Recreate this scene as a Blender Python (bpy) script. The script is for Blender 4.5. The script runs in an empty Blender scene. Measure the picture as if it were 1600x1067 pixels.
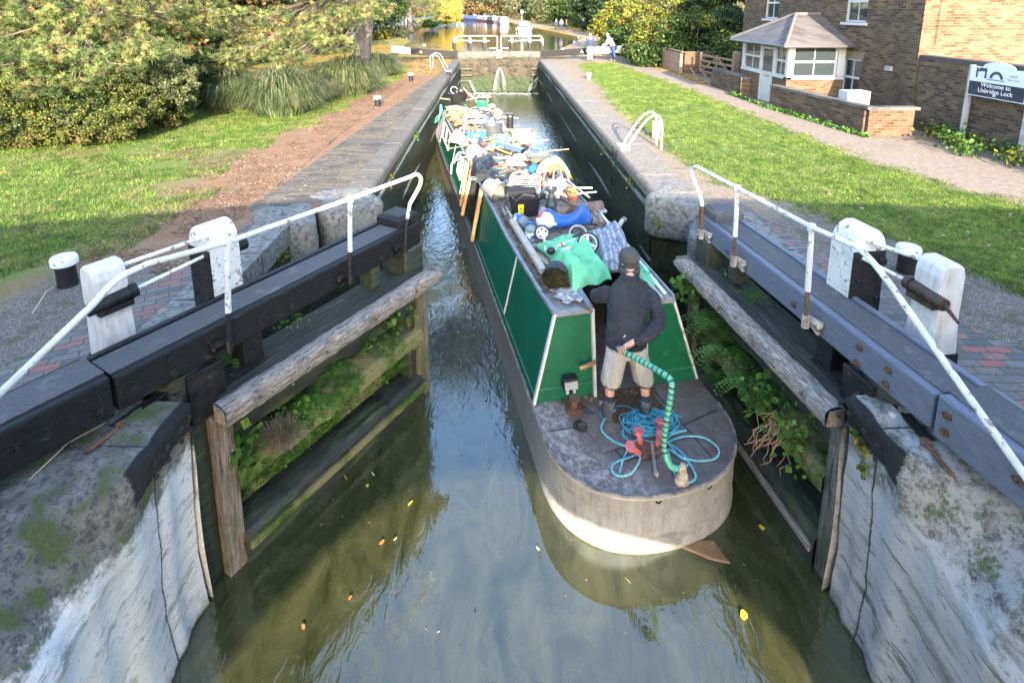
import bpy, bmesh, math, random
import numpy as np
from mathutils import Vector, Matrix, Euler
from mathutils.geometry import tessellate_polygon
R = math.radians
random.seed(7); rng = np.random.default_rng(11)
S = bpy.context.scene
# ---------------------------------------------------------------- camera, world, sun, exposure
cam_data = bpy.data.cameras.new('camera'); cam = bpy.data.objects.new('camera', cam_data)
S.collection.objects.link(cam); S.camera = cam
CH = 3.15; FPX = 850.; PITCH = math.atan(165 / 850.); YAW = .0300187
cam.location = (0, 0, CH); cam.rotation_euler = (R(90) - PITCH, 0, -YAW)
cam_data.sensor_width = 36; cam_data.lens = FPX / 1600 * 36
cam_data.shift_y = -(533.5 - 179) / 1600; cam_data.clip_end = 2000; cam_data.clip_start = .02
S.render.resolution_x = 1024; S.render.resolution_y = 682
SUN_EL = R(18); SUN_AZ = R(6)          # sun behind the camera, a little to the right; light runs to -x +y
W = bpy.data.worlds.new('World'); S.world = W; W.use_nodes = True
nt = W.node_tree; bgn = nt.nodes['Background']; sky = nt.nodes.new('ShaderNodeTexSky')
sky.sky_type = 'NISHITA'; sky.sun_disc = False; sky.sun_elevation = SUN_EL; sky.sun_rotation = R(180) - SUN_AZ
sky.air_density = 1.0; sky.dust_density = 1.3; sky.ozone_density = 1.1
nt.links.new(sky.outputs[0], bgn.inputs[0]); bgn.inputs[1].default_value = .133
sd = bpy.data.lights.new('sun', 'SUN'); sun = bpy.data.objects.new('sun', sd); S.collection.objects.link(sun)
sd.energy = 2.55; sd.angle = R(.5); sd.color = (1, .86, .68)
sdir = Vector((-math.sin(SUN_AZ) * math.cos(SUN_EL), math.cos(SUN_AZ) * math.cos(SUN_EL), -math.sin(SUN_EL)))
sun.rotation_euler = sdir.to_track_quat('-Z', 'Y').to_euler()
S.view_settings.view_transform = 'Standard'; S.view_settings.look = 'None'
S.view_settings.exposure = 3.02; S.view_settings.gamma = 1
S.cycles.max_bounces = 6; S.cycles.transparent_max_bounces = 8; S.cycles.use_denoising = True
S.cycles.caustics_reflective = False; S.cycles.caustics_refractive = False

# ---------------------------------------------------------------- helpers
def P(x, y, z=0.):
    """point of the level z seen at a pixel of the 1600 px wide photograph"""
    f = Vector((math.sin(YAW) * math.cos(PITCH), math.cos(YAW) * math.cos(PITCH), -math.sin(PITCH)))
    r = Vector((math.cos(YAW), -math.sin(YAW), 0)); u = r.cross(f)
    d = f + r * ((x - 800) / FPX) - u * ((y - 179) / FPX)
    t = (z - CH) / d.z
    return Vector((d.x * t, d.y * t, z))
BASE = {}                                   # world matrix of each Empty, used to move world coordinates into it
def V(p): return Vector(p)
def thing(name, label, cat, loc=(0, 0, 0), rz=0, group=None, rot=None):
    o = bpy.data.objects.new(name, None); S.collection.objects.link(o)
    o.empty_display_size = .1
    o.location = loc; o.rotation_euler = rot or (0, 0, rz)
    o['label'] = label; o['category'] = cat
    if group: o['group'] = group
    BASE[o.name] = Matrix.Translation(V(loc)) @ Euler(rot or (0, 0, rz)).to_matrix().to_4x4()
    return o
def tag(o, label, cat, group=None):
    o['label'] = label; o['category'] = cat
    if group: o['group'] = group
    return o
class MB:
    def __init__(s): s.v = []; s.f = []; s.m = []; s.mi = 0
    def add(s, vs, fs):
        b = len(s.v); s.v += [tuple(p) for p in vs]; s.f += [tuple(i + b for i in f) for f in fs]; s.m += [s.mi] * len(fs); return s
    def box(s, c, d, rz=0, M=None):
        x, y, z = d[0] / 2, d[1] / 2, d[2] / 2
        m = M if M is not None else Matrix.Rotation(rz, 4, 'Z')
        vs = [V(c) + (m @ V((a * x, b * y, e * z))) for a in (-1, 1) for b in (-1, 1) for e in (-1, 1)]
        return s.add(vs, [(0, 1, 3, 2), (4, 6, 7, 5), (0, 4, 5, 1), (2, 3, 7, 6), (0, 2, 6, 4), (1, 5, 7, 3)])
    def bar(s, a, b, w, h, up=(0, 0, 1)):
        a, b = V(a), V(b); d = (b - a).normalized(); u = V(up)
        x = d.cross(u)
        if x.length < 1e-4: x = d.cross(V((0, 1, 0)))
        x.normalize(); y = x.cross(d).normalized()
        vs = [p + x * (i * w / 2) + y * (j * h / 2) for p in (a, b) for i, j in ((-1, -1), (1, -1), (1, 1), (-1, 1))]
        return s.add(vs, [(3, 2, 1, 0), (4, 5, 6, 7), (0, 1, 5, 4), (1, 2, 6, 5), (2, 3, 7, 6), (3, 0, 4, 7)])
    def tube(s, pts, r, n=8, caps=True):
        pts = [V(p) for p in pts]; rs = r if isinstance(r, (list, tuple)) else [r] * len(pts)
        b = len(s.v); px = None
        for i, p in enumerate(pts):
            d = (pts[min(i + 1, len(pts) - 1)] - pts[max(i - 1, 0)]).normalized()
            if px is None:
                px = d.cross(V((0, 0, 1)))
                if px.length < .05: px = d.cross(V((1, 0, 0)))
            px = (px - d * px.dot(d)).normalized(); py = d.cross(px)
            for k in range(n):
                a = k * math.tau / n; s.v.append(tuple(p + (px * math.cos(a) + py * math.sin(a)) * rs[i]))
        for i in range(len(pts) - 1):
            for k in range(n):
                a, c = b + i * n + k, b + i * n + (k + 1) % n
                s.f.append((a, c, c + n, a + n)); s.m.append(s.mi)
        if caps:
            s.f.append(tuple(b + k for k in range(n))[::-1]); s.m.append(s.mi)
            e = b + (len(pts) - 1) * n; s.f.append(tuple(e + k for k in range(n))); s.m.append(s.mi)
        return s
    def lathe(s, c, prof, n=16, M=None, cap=True):
        """prof: list of (radius, z); M optional 3x3/4x4 rotation"""
        b = len(s.v); m = M if M is not None else Matrix.Identity(4)
        for r, z in prof:
            for k in range(n):
                a = k * math.tau / n; s.v.append(tuple(V(c) + (m @ V((r * math.cos(a), r * math.sin(a), z)))))
        for i in range(len(prof) - 1):
            for k in range(n):
                a, d = b + i * n + k, b + i * n + (k + 1) % n
                s.f.append((a, d, d + n, a + n)); s.m.append(s.mi)
        if cap:
            s.f.append(tuple(b + k for k in range(n))[::-1]); s.m.append(s.mi)
            e = b + (len(prof) - 1) * n; s.f.append(tuple(e + k for k in range(n))); s.m.append(s.mi)
        return s
    def ell(s, c, r, n=12, h=8, M=None):
        if not hasattr(r, '__len__'): r = (r, r, r)
        m = M if M is not None else Matrix.Identity(4); b = len(s.v)
        for i in range(1, h):
            t = math.pi * i / h
            for k in range(n):
                a = k * math.tau / n
                s.v.append(tuple(V(c) + (m @ V((r[0] * math.sin(t) * math.cos(a), r[1] * math.sin(t) * math.sin(a), -r[2] * math.cos(t))))))
        s.v.append(tuple(V(c) + (m @ V((0, 0, -r[2]))))); s.v.append(tuple(V(c) + (m @ V((0, 0, r[2])))))
        for i in range(h - 2):
            for k in range(n):
                a, d = b + i * n + k, b + i * n + (k + 1) % n
                s.f.append((a, d, d + n, a + n)); s.m.append(s.mi)
        e = b + (h - 1) * n
        for k in range(n):
            s.f.append((e, b + (k + 1) % n, b + k)); s.m.append(s.mi)
            t0 = b + (h - 2) * n; s.f.append((e + 1, t0 + k, t0 + (k + 1) % n)); s.m.append(s.mi)
        return s
    def prism(s, poly, a, b, fn=None):
        """poly 2D points extruded between a and b; fn(u, v, t) -> 3D point (default XY polygon along Z)"""
        fn = fn or (lambda u, v, t: (u, v, t)); n = len(poly)
        vs = [fn(u, v, a) for u, v in poly] + [fn(u, v, b) for u, v in poly]
        return s.add(vs, [tuple(range(n))[::-1], tuple(range(n, 2 * n))] + [(i, (i + 1) % n, n + (i + 1) % n, n + i) for i in range(n)])
    def grid(s, fn, nu, nv):
        b = len(s.v)
        for j in range(nv + 1):
            for i in range(nu + 1): s.v.append(tuple(fn(i / nu, j / nv)))
        for j in range(nv):
            for i in range(nu):
                a = b + j * (nu + 1) + i; s.f.append((a, a + 1, a + nu + 2, a + nu + 1)); s.m.append(s.mi)
        return s
    def torus(s, c, R1, r, n=24, k=8, M=None):
        m = M if M is not None else Matrix.Identity(4)
        return s.tube([V(c) + (m @ V((R1 * math.cos(a * math.tau / n), R1 * math.sin(a * math.tau / n), 0))) for a in range(n + 1)], r, k, False)
    def build(s, name, mats, parent=None, smooth=False, bevel=0, local=False, sharp=35):
        me = bpy.data.meshes.new(name); me.from_pydata(s.v, [], s.f)
        for m in (mats if isinstance(mats, (list, tuple)) else [mats]): me.materials.append(m)
        me.polygons.foreach_set('material_index', s.m)
        bm = bmesh.new(); bm.from_mesh(me); bmesh.ops.recalc_face_normals(bm, faces=bm.faces); bm.to_mesh(me); bm.free()
        return link(name, me, parent, smooth, bevel, local, sharp)
def link(name, me, parent=None, smooth=False, bevel=0, local=False, sharp=35):
    o = bpy.data.objects.new(name, me); S.collection.objects.link(o)
    if parent is not None:
        o.parent = parent; M = BASE[parent.name]; BASE[o.name] = M
        if not local: me.transform(M.inverted())
    else: BASE[o.name] = Matrix.Identity(4)
    if smooth:
        me.polygons.foreach_set('use_smooth', [True] * len(me.polygons))
        if sharp < 180: me.set_sharp_from_angle(angle=R(sharp))
    if bevel:
        b = o.modifiers.new('bevel', 'BEVEL'); b.width = bevel; b.segments = 2; b.limit_method = 'ANGLE'; b.angle_limit = R(40)
    me.update(); return o
def npmesh(name, v, tri, mat, parent=None, k=3):
    me = bpy.data.meshes.new(name); n = len(tri)
    me.vertices.add(len(v)); me.vertices.foreach_set('co', np.asarray(v, dtype=np.float32).ravel())
    me.loops.add(n * k); me.loops.foreach_set('vertex_index', np.asarray(tri, dtype=np.int32).ravel())
    me.polygons.add(n); me.polygons.foreach_set('loop_start', np.arange(0, n * k, k, dtype=np.int32))
    me.materials.append(mat); me.update(calc_edges=True)
    return link(name, me, parent)
def relief(o, strength=.04, size=.3, depth=3, mid=.5):
    nm = 'relief %.2f %d' % (size, depth); tx = bpy.data.textures.get(nm) or bpy.data.textures.new(nm, 'CLOUDS'); tx.noise_scale = size; tx.noise_depth = depth
    d = o.modifiers.new('relief', 'DISPLACE'); d.texture = tx; d.strength = strength; d.texture_coords = 'GLOBAL'; d.mid_level = mid; return o
def struct(o): o['kind'] = 'structure'; return o
def stuff(o, label=None, cat=None):
    o['kind'] = 'stuff'
    if label: o['label'] = label; o['category'] = cat
    return o
def copy_tree(o, loc=None, rz=None, label=None, parent=None):
    c = o.copy(); S.collection.objects.link(c); c.parent = parent
    BASE[c.name] = BASE.get(o.name, Matrix.Identity(4))
    if loc is not None: c.location = loc
    if rz is not None: c.rotation_euler = (0, 0, rz)
    if label: c['label'] = label
    for ch in list(o.children): copy_tree(ch, parent=c)
    return c
def arc(c, r, a0, a1, n, ax=(1, 0, 0), ay=(0, 0, 1)):
    return [V(c) + V(ax) * (r * math.cos(a0 + (a1 - a0) * i / n)) + V(ay) * (r * math.sin(a0 + (a1 - a0) * i / n)) for i in range(n + 1)]
def spline(pts, n=8):
    p = [V(a) for a in pts]; p = [p[0] * 2 - p[1]] + p + [p[-1] * 2 - p[-2]]; out = []
    for i in range(1, len(p) - 2):
        for j in range(n):
            t = j / n
            out.append(.5 * ((2 * p[i]) + (p[i + 1] - p[i - 1]) * t + (2 * p[i - 1] - 5 * p[i] + 4 * p[i + 1] - p[i + 2]) * t * t + (3 * p[i] - p[i - 1] - 3 * p[i + 1] + p[i + 2]) * t ** 3))
    return out + [p[-2]]

# ---------------------------------------------------------------- materials
class NT:
    def __init__(s, name):
        s.m = bpy.data.materials.new(name); s.m.use_nodes = True; s.t = s.m.node_tree
        s.b = s.t.nodes['Principled BSDF']; s.out = s.t.nodes['Material Output']
    def n(s, typ, ins=None, **kw):
        x = s.t.nodes.new(typ)
        for k, v in kw.items(): setattr(x, k, v)
        for k, v in (ins or {}).items(): s.set(x, k, v)
        return x
    def set(s, x, k, v):
        if isinstance(v, bpy.types.NodeSocket): s.t.links.new(v, x.inputs[k])
        elif isinstance(v, bpy.types.Node): s.t.links.new(v.outputs[0], x.inputs[k])
        else: x.inputs[k].default_value = v
    def pos(s): return s.n('ShaderNodeNewGeometry').outputs['Position']
    def obj(s): return s.n('ShaderNodeTexCoord').outputs['Object']
    def scale(s, v, sc, rot=(0, 0, 0), loc=(0, 0, 0)):
        return s.n('ShaderNodeMapping', {'Vector': v, 'Scale': sc, 'Rotation': rot, 'Location': loc}).outputs[0]
    def noise(s, v, sc, det=4, rough=.6, dist=0): return s.n('ShaderNodeTexNoise', {'Vector': v, 'Scale': sc, 'Detail': det, 'Roughness': rough, 'Distortion': dist}).outputs[0]
    def voro(s, v, sc, out=0, **kw): return s.n('ShaderNodeTexVoronoi', {'Vector': v, 'Scale': sc}, **kw).outputs[out]
    def ramp(s, f, stops, interp='LINEAR'):
        x = s.n('ShaderNodeValToRGB', {'Fac': f}); r = x.color_ramp; r.interpolation = interp
        while len(r.elements) < len(stops): r.elements.new(.5)
        for e, (p, c) in zip(r.elements, stops):
            e.position = p; c = c if hasattr(c, '__len__') else (c, c, c); e.color = (*c[:3], 1)
        return x.outputs[0]
    def mix(s, f, a, b, mode='MIX'):
        x = s.n('ShaderNodeMix', data_type='RGBA', blend_type=mode)
        s.set(x, 0, f)
        for i, v in ((6, a), (7, b)):
            if isinstance(v, (tuple, list)): v = (*v[:3], 1)
            s.set(x, i, v)
        return x.outputs[2]
    def math(s, op, a, b=0., c=0., clamp=False):
        x = s.n('ShaderNodeMath', operation=op, use_clamp=clamp); s.set(x, 0, a); s.set(x, 1, b); s.set(x, 2, c); return x.outputs[0]
    def xyz(s, v):
        x = s.n('ShaderNodeSeparateXYZ', {0: v}); return x.outputs
    def comb(s, a, b, c=0.): return s.n('ShaderNodeCombineXYZ', {0: a, 1: b, 2: c}).outputs[0]
    def col(s, c): s.set(s.b, 'Base Color', (*c[:3], 1) if isinstance(c, (tuple, list)) else c); return s
    def rough(s, r): s.set(s.b, 'Roughness', r); return s
    def bump(s, h, strength=.5, dist=.01):
        s.set(s.b, 'Normal', s.n('ShaderNodeBump', {'Height': h, 'Strength': strength, 'Distance': dist})); return s
MATS = {}
def pm(name, stops, sc=6, rough=.6, det=5, bump=.3, bsc=None, metal=0, stretch=(1, 1, 1), rot=(0, 0, 0), spots=None, spot_sc=3, dist=.01, spec=.5, coat=0, world=False):
    """mottled material: noise ramp + optional second colour in patches"""
    if name in MATS: return MATS[name]
    m = NT(name); v = m.scale(m.pos() if world else m.obj(), stretch, rot); n = m.noise(v, sc, det)
    c = m.ramp(n, stops) if len(stops) > 1 else (*stops[0][1], 1)
    if spots:
        k = m.ramp(m.noise(v, spot_sc, 6, .7), [(spots[0], 0), (spots[1], 1)])
        c = m.mix(k, c, spots[2])
    m.col(c).rough(rough); m.b.inputs['Metallic'].default_value = metal; m.b.inputs['Specular IOR Level'].default_value = spec
    m.b.inputs['Coat Weight'].default_value = coat
    if bump: m.bump(m.noise(v, bsc or sc * 3, 6, .7), bump, dist)
    MATS[name] = m.m; return m.m
def flat(name, c, rough=.5, metal=0, var=.12, sc=9, bump=.08):
    a = tuple(x * (1 - var) for x in c); b = tuple(min(1, x * (1 + var)) for x in c)
    return pm(name, [(.3, a), (.7, b)], sc, rough, 4, bump, metal=metal)
def leafmat(name, stops, rough=.55, trans=.35, clump=4.):
    m = NT(name); g = m.n('ShaderNodeNewGeometry')
    c = m.ramp(g.outputs['Random Per Island'], stops)
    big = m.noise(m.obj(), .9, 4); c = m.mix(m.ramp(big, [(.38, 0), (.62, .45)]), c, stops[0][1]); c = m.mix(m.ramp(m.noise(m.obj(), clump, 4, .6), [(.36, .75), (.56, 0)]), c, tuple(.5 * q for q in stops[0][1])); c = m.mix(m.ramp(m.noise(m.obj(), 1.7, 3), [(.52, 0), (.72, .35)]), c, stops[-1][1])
    m.col(c).rough(rough); m.b.inputs['Specular IOR Level'].default_value = .3
    tr = m.n('ShaderNodeBsdfTranslucent', {'Color': c}); mx = m.n('ShaderNodeMixShader', {0: trans, 1: m.b, 2: tr})
    m.t.links.new(mx.outputs[0], m.out.inputs[0]); m.m.use_backface_culling = False; return m.m
def brickmat(name, c1, c2, mortar, bw=.225, bh=.075, ms=.012, rot=0, plane='wall', dirt=(.3, .27, .22), dirtk=.5, contrast=None, bump=.6, offset=.5, rough=.85):
    m = NT(name); p = m.pos()
    if plane == 'wall': x = m.xyz(p); v = m.comb(m.math('ADD', x[0], x[1]), x[2])
    else: v = m.scale(p, (1, 1, 1), (0, 0, rot))
    n3 = m.noise(v, 6, 3); v2 = m.n('ShaderNodeVectorMath', {0: v, 1: m.n('ShaderNodeVectorMath', {0: m.n('ShaderNodeTexNoise', {'Vector': v, 'Scale': 9}).outputs[1], 'Scale': .006}, operation='SCALE').outputs[0]}, operation='ADD').outputs[0]
    b = m.n('ShaderNodeTexBrick', {'Vector': v2, 'Color1': (0, 0, 0, 1), 'Color2': (1, 1, 1, 1), 'Mortar': (.5, .5, .5, 1), 'Scale': 1, 'Mortar Size': ms / 2, 'Mortar Smooth': .3, 'Brick Width': bw, 'Row Height': bh, 'Bias': 0})
    b.offset = offset
    c = m.ramp(b.outputs[0], [(0, c1), (.5, c2), (1, contrast or c2)])
    c = m.mix(m.ramp(m.noise(p, 25, 4), [(.35, 0), (.7, .5)]), c, tuple(x * .6 for x in c1))
    c = m.mix(b.outputs[1], c, mortar)
    c = m.mix(m.math('MULTIPLY', m.ramp(m.noise(p, 1.3, 6, .7), [(.4, 0), (.65, 1)]), dirtk), c, dirt)
    m.b.inputs['Specular IOR Level'].default_value = .2
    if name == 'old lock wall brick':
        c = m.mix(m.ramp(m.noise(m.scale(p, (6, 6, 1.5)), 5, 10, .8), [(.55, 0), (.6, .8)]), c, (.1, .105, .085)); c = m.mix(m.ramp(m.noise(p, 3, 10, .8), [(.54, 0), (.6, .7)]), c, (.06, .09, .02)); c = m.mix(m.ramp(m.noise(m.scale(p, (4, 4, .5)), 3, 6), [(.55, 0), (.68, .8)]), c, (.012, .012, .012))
    m.col(c).rough(rough); h = m.math('SUBTRACT', m.math('MULTIPLY', m.noise(p, 60, 4), .35), b.outputs[1])
    m.bump(h, bump, .01); return m.m
# ---------------------------------------------------------------- setting materials
WL = -2.02; UWL = -.32
def m_ground(side):
    m = NT('ground ' + side); p = m.pos(); x = m.xyz(p)
    w = m.noise(p, .9, 5, .65); w2 = m.noise(p, 3.5, 6, .7)
    fine = m.noise(p, 55, 4, .7); peb = m.voro(p, 70, 0); pebc = m.voro(p, 70, 1)
    grav = m.mix(m.ramp(pebc, [(.2, 0), (.9, 1)]), (.13, .115, .10), (.34, .31, .28))
    grav = m.mix(m.ramp(peb, [(.25, 0), (.6, .8)]), grav, (.09, .08, .07))
    grav = m.mix(m.ramp(w2, [(.5, 0), (.62, .7)]), grav, (.07, .085, .035))
    litter = m.mix(m.ramp(m.noise(p, 40, 6, .8), [(.35, 0), (.65, 1)]), (.1, .055, .035), (.34, .2, .125))
    litter = m.mix(m.ramp(m.noise(p, 2.2, 5, .7), [(.45, 0), (.7, .75)]), litter, (.25, .19, .13))
    green = m.mix(m.ramp(m.noise(p, 30, 5, .75), [(.35, 0), (.65, 1)]), (.06, .1, .02), (.17, .22, .06))
    edge = m.math('ADD', m.math('MULTIPLY', m.math('SUBTRACT', w, .5), 3.2), m.math('MULTIPLY', m.math('SUBTRACT', w2, .5), 1.2))
    if side == 'left':
        # distance left of the leafy border, which swings outwards with Y
        e = m.math('ADD', m.math('MULTIPLY', m.math('ADD', x[0], 5.1), -1.), edge)
        c = m.mix(m.math('MULTIPLY', e, .9, clamp=True), litter, m.mix(m.ramp(m.noise(p, .55, 4), [(.5, 0), (.66, .6)]), green, litter))
        near = m.math('MULTIPLY', m.math('SUBTRACT', 6.6, m.math('ADD', x[1], m.math('MULTIPLY', edge, .35))), 2.5, clamp=True)
        inner = m.math('MULTIPLY', m.math('ADD', x[0], m.math('ADD', 5.6, m.math('MULTIPLY', edge, .3))), 2., clamp=True)
        c = m.mix(m.math('MULTIPLY', near, inner), c, grav)
        leaves = m.math('MULTIPLY', m.math('SUBTRACT', x[1], 24.), .2, clamp=True)
        yel = m.mix(m.ramp(m.noise(p, 6, 6, .8), [(.42, 0), (.6, 1)]), (.13, .12, .03), (.55, .33, .07))
        c = m.mix(m.math('MULTIPLY', leaves, m.ramp(w, [(.4, .1), (.6, .85)])), c, yel)
    else:
        tan = m.mix(m.ramp(m.noise(p, 16, 6, .75), [(.35, 0), (.65, 1)]), (.17, .13, .1), (.34, .27, .2))
        c = m.mix(m.ramp(w2, [(.5, 0), (.65, .6)]), tan, (.12, .14, .05))
        near = m.math('MULTIPLY', m.math('SUBTRACT', 8.3, m.math('ADD', x[1], m.math('MULTIPLY', edge, .35))), 1.5, clamp=True)
        c = m.mix(near, c, grav)
        far = m.math('MULTIPLY', m.math('SUBTRACT', x[1], 34.), .3, clamp=True)
        yel = m.mix(m.ramp(m.noise(p, 3, 6, .8), [(.42, 0), (.6, 1)]), (.16, .16, .04), (.5, .27, .08))
        c = m.mix(far, c, yel)
    m.col(c).rough(.95); m.b.inputs['Specular IOR Level'].default_value = .15
    m.bump(m.math('ADD', m.math('MULTIPLY', fine, .5), peb), .7, .012); return m.m
def m_water(name, churn=True, body=((.02, .025, .008), (.085, .087, .038)), amp=1., ior=2.15):
    m = NT(name); p = m.pos(); x = m.xyz(p)
    far = m.math('MULTIPLY', m.math('SUBTRACT', x[1], 9.), .12, clamp=True)
    n1 = m.noise(m.scale(p, (1, .55, 1), (0, 0, R(-25))), 5.5, 3, .55, 1.5)
    n2 = m.noise(m.scale(p, (1, .35, 1), (0, 0, R(10))), 13, 3, .6, .8)
    if churn:
        # rough where the propeller has stirred it, left of the stern and along the gates; glassy at the foot
        dx = m.math('SUBTRACT', x[0], -.65); dy = m.math('MULTIPLY', m.math('SUBTRACT', x[1], 7.6), .55)
        d = m.math('SQRT', m.math('ADD', m.math('MULTIPLY', dx, dx), m.math('MULTIPLY', dy, dy)))
        k = m.ramp(d, [(.2, .8), (.55, .35), (.9, .09)])
        calm = m.math('MULTIPLY', m.math('SUBTRACT', x[1], 4.6), .4, clamp=True)
        dc = m.math('SUBTRACT', x[0], .35); side = m.math('MULTIPLY', m.math('SUBTRACT', m.math('ABSOLUTE', dc), .55), .9, clamp=True)
        amt = m.math('MAXIMUM', m.math('MULTIPLY', k, m.math('MAXIMUM', calm, m.math('MULTIPLY', side, .6))), m.math('MULTIPLY', far, .15))
        swirl = m.n('ShaderNodeTexNoise', {'Vector': p, 'Scale': 3.6, 'Detail': 6, 'Roughness': .65, 'Distortion': 3.}).outputs[0]
        h = m.math('ADD', m.math('MULTIPLY', m.math('MULTIPLY', m.math('ADD', n1, m.math('MULTIPLY', n2, .25)), amt), .8), m.math('MULTIPLY', swirl, m.math('MULTIPLY', m.math('MULTIPLY', amt, amt), .9)))
    else:
        h = m.math('MULTIPLY', m.math('ADD', n1, m.math('MULTIPLY', n2, .5)), .35)
    m.bump(h, 1., (.15 if churn else .085) * amp)
    c = m.mix(m.ramp(m.noise(m.scale(p, (1, .4, 1), (0, 0, R(-30))), 2.2, 6, .7, 1.5), [(.3, 0), (.7, 1)]), body[0], body[1])
    m.col(c).rough(.03); m.b.inputs['IOR'].default_value = ior; m.b.inputs['Specular Tint'].default_value = (.78, .9, 1, 1); m.b.inputs['Specular IOR Level'].default_value = .5  # blue specular tint stands in for a bluer sky in the reflection
    return m.m
blue_brick = brickmat('blue brick paving', (.10, .1, .11), (.17, .16, .17), (.075, .095, .04), .225, .11, .012, R(0), 'floor', dirt=(.2, .18, .15), dirtk=.45, contrast=(.26, .13, .12), bump=.5)
blue_brick_left = brickmat('left lockside paving', (.055, .052, .055), (.115, .1, .098), (.055, .06, .035), .45, .075, .014, R(0), 'floor', dirt=(.2, .17, .11), dirtk=.55, contrast=(.2, .16, .15), bump=.5)
def heelmat(rot, nm): return brickmat(nm, (.1, .1, .115), (.18, .17, .18), (.06, .085, .025), .225, .105, .014, rot, 'floor', dirt=(.13, .13, .11), dirtk=.25, contrast=(.33, .12, .11), bump=.6)
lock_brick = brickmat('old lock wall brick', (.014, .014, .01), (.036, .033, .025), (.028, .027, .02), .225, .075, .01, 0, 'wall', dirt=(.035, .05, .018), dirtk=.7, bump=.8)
granite = pm('granite quoin', [(.3, (.2, .19, .175)), (.7, (.42, .4, .37))], 7, .85, 8, .6, spots=(.5, .68, (.09, .11, .05)), spot_sc=2.5, dist=.02, world=True)
granite_pale = pm('pale granite', [(.36, (.075, .073, .07)), (.6, (.22, .215, .2))], 16, .85, 8, .6, spots=(.55, .7, (.2, .21, .16)), spot_sc=3, dist=.02, world=True)
coping_m = pm('coping stone', [(.3, (.11, .095, .085)), (.7, (.25, .215, .185))], 10, .85, 8, .5, spots=(.52, .7, (.2, .19, .1)), spot_sc=1.4, dist=.012, world=True)
black_iron = pm('black iron', spec=.25, stops=[(.3, (.009, .009, .01)), (.7, (.024, .024, .026))], sc=14, rough=.5, det=6, bump=.25, spots=(.6, .75, (.12, .07, .045)), spot_sc=8, dist=.004)
black_paint = pm('black painted timber', spec=.22, stops=[(.3, (.006, .006, .007)), (.62, (.02, .02, .022)), (.75, (.06, .06, .06))], sc=9, rough=.55, det=10, bump=.9, stretch=(1, 7, 7), spots=(.62, .78, (.13, .13, .12)), spot_sc=9, dist=.004)
white_paint = pm('white paint', [(.3, (.55, .55, .53)), (.6, (.72, .72, .7))], 7, .5, 9, .4, spots=(.57, .61, (.22, .19, .16)), spot_sc=14, dist=.004)

# ---------------------------------------------------------------- ground: two land sheets with the cut of the lock between them
LB = [(-3.12, -60), (-3.12, 2.7), (-2.85, 3.4), (-2.9, 3.98), (-3.1, 4.4), (-3.12, 7.6), (-2.9, 8.5), (-2.3, 9.35), (-2.3, 34), (-2.65, 34.3), (-2.65, 37), (-5.3, 46), (-7, 52), (-11.4, 63), (-14, 102), (-13.7, 130), (-9, 190), (0, 260)]
RB = [(3.48, -60), (3.48, 2.7), (3.2, 3.4), (3.25, 3.88), (3.52, 4.3), (3.5, 8.1), (3.3, 8.5), (2.78, 8.95), (2.78, 34), (3.1, 34.3), (3.1, 37), (5.1, 43), (8., 54), (9.7, 58), (8.2, 76), (5, 105), (3.4, 127), (2, 190), (8, 260)]
def land(name, pts, mat, z=0., depth=4.):
    n = len(pts); vs = [(x, y, z) for x, y in pts] + [(x, y, z - depth) for x, y in pts]
    tri = tessellate_polygon([[V((x, y, 0)) for x, y in pts]])
    b = MB(); b.add(vs, [tuple(t) for t in tri] + [(i, (i + 1) % n, n + (i + 1) % n, n + i) for i in range(n)])
    return b.build(name, mat)
struct(land('ground', LB + [(0, 900), (-700, 900), (-700, -60)], m_ground('left')))
struct(land('ground', RB + [(0.2, 900), (700, 900), (700, -60)], m_ground('right')))
def sheet(name, pts, mat, z): 
    n = len(pts); tri = tessellate_polygon([[V((x, y, 0)) for x, y in pts]])
    b = MB(); b.add([(x, y, z) for x, y in pts], [tuple(t) for t in tri]); o = b.build(name, mat); return o
wb = MB(); wb.grid(lambda u, v: (-2.9 + 6.6 * u, -40 + 75.2 * v, WL), 40, 300)
struct(wb.build('lock_water', m_water('lock water'), smooth=True))
struct(sheet('canal_water', [(-2.7, 35.5), (3.2, 35.5), (10, 50), (14, 70), (12, 260), (-20, 260), (-20, 50)], m_water('canal water', False, ((.03, .033, .015), (.05, .05, .025)), .12, 1.45), UWL))
struct(sheet('canal_bed', [(-30, -60), (30, -60), (30, 300), (-30, 300)], flat('mud', (.03, .03, .02)), -3.6))
def wob(pts, amp=.06, step=.35, seed=1):
    r = random.Random(seed); out = []
    for (a, b) in zip(pts, pts[1:] + pts[:1]):
        L = math.hypot(b[0] - a[0], b[1] - a[1]); n = max(1, min(60, int(L / step)))
        for i in range(n): out.append((a[0] + (b[0] - a[0]) * i / n + (r.uniform(-amp, amp) if i else 0), a[1] + (b[1] - a[1]) * i / n + (r.uniform(-amp, amp) if i else 0)))
    return out
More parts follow.
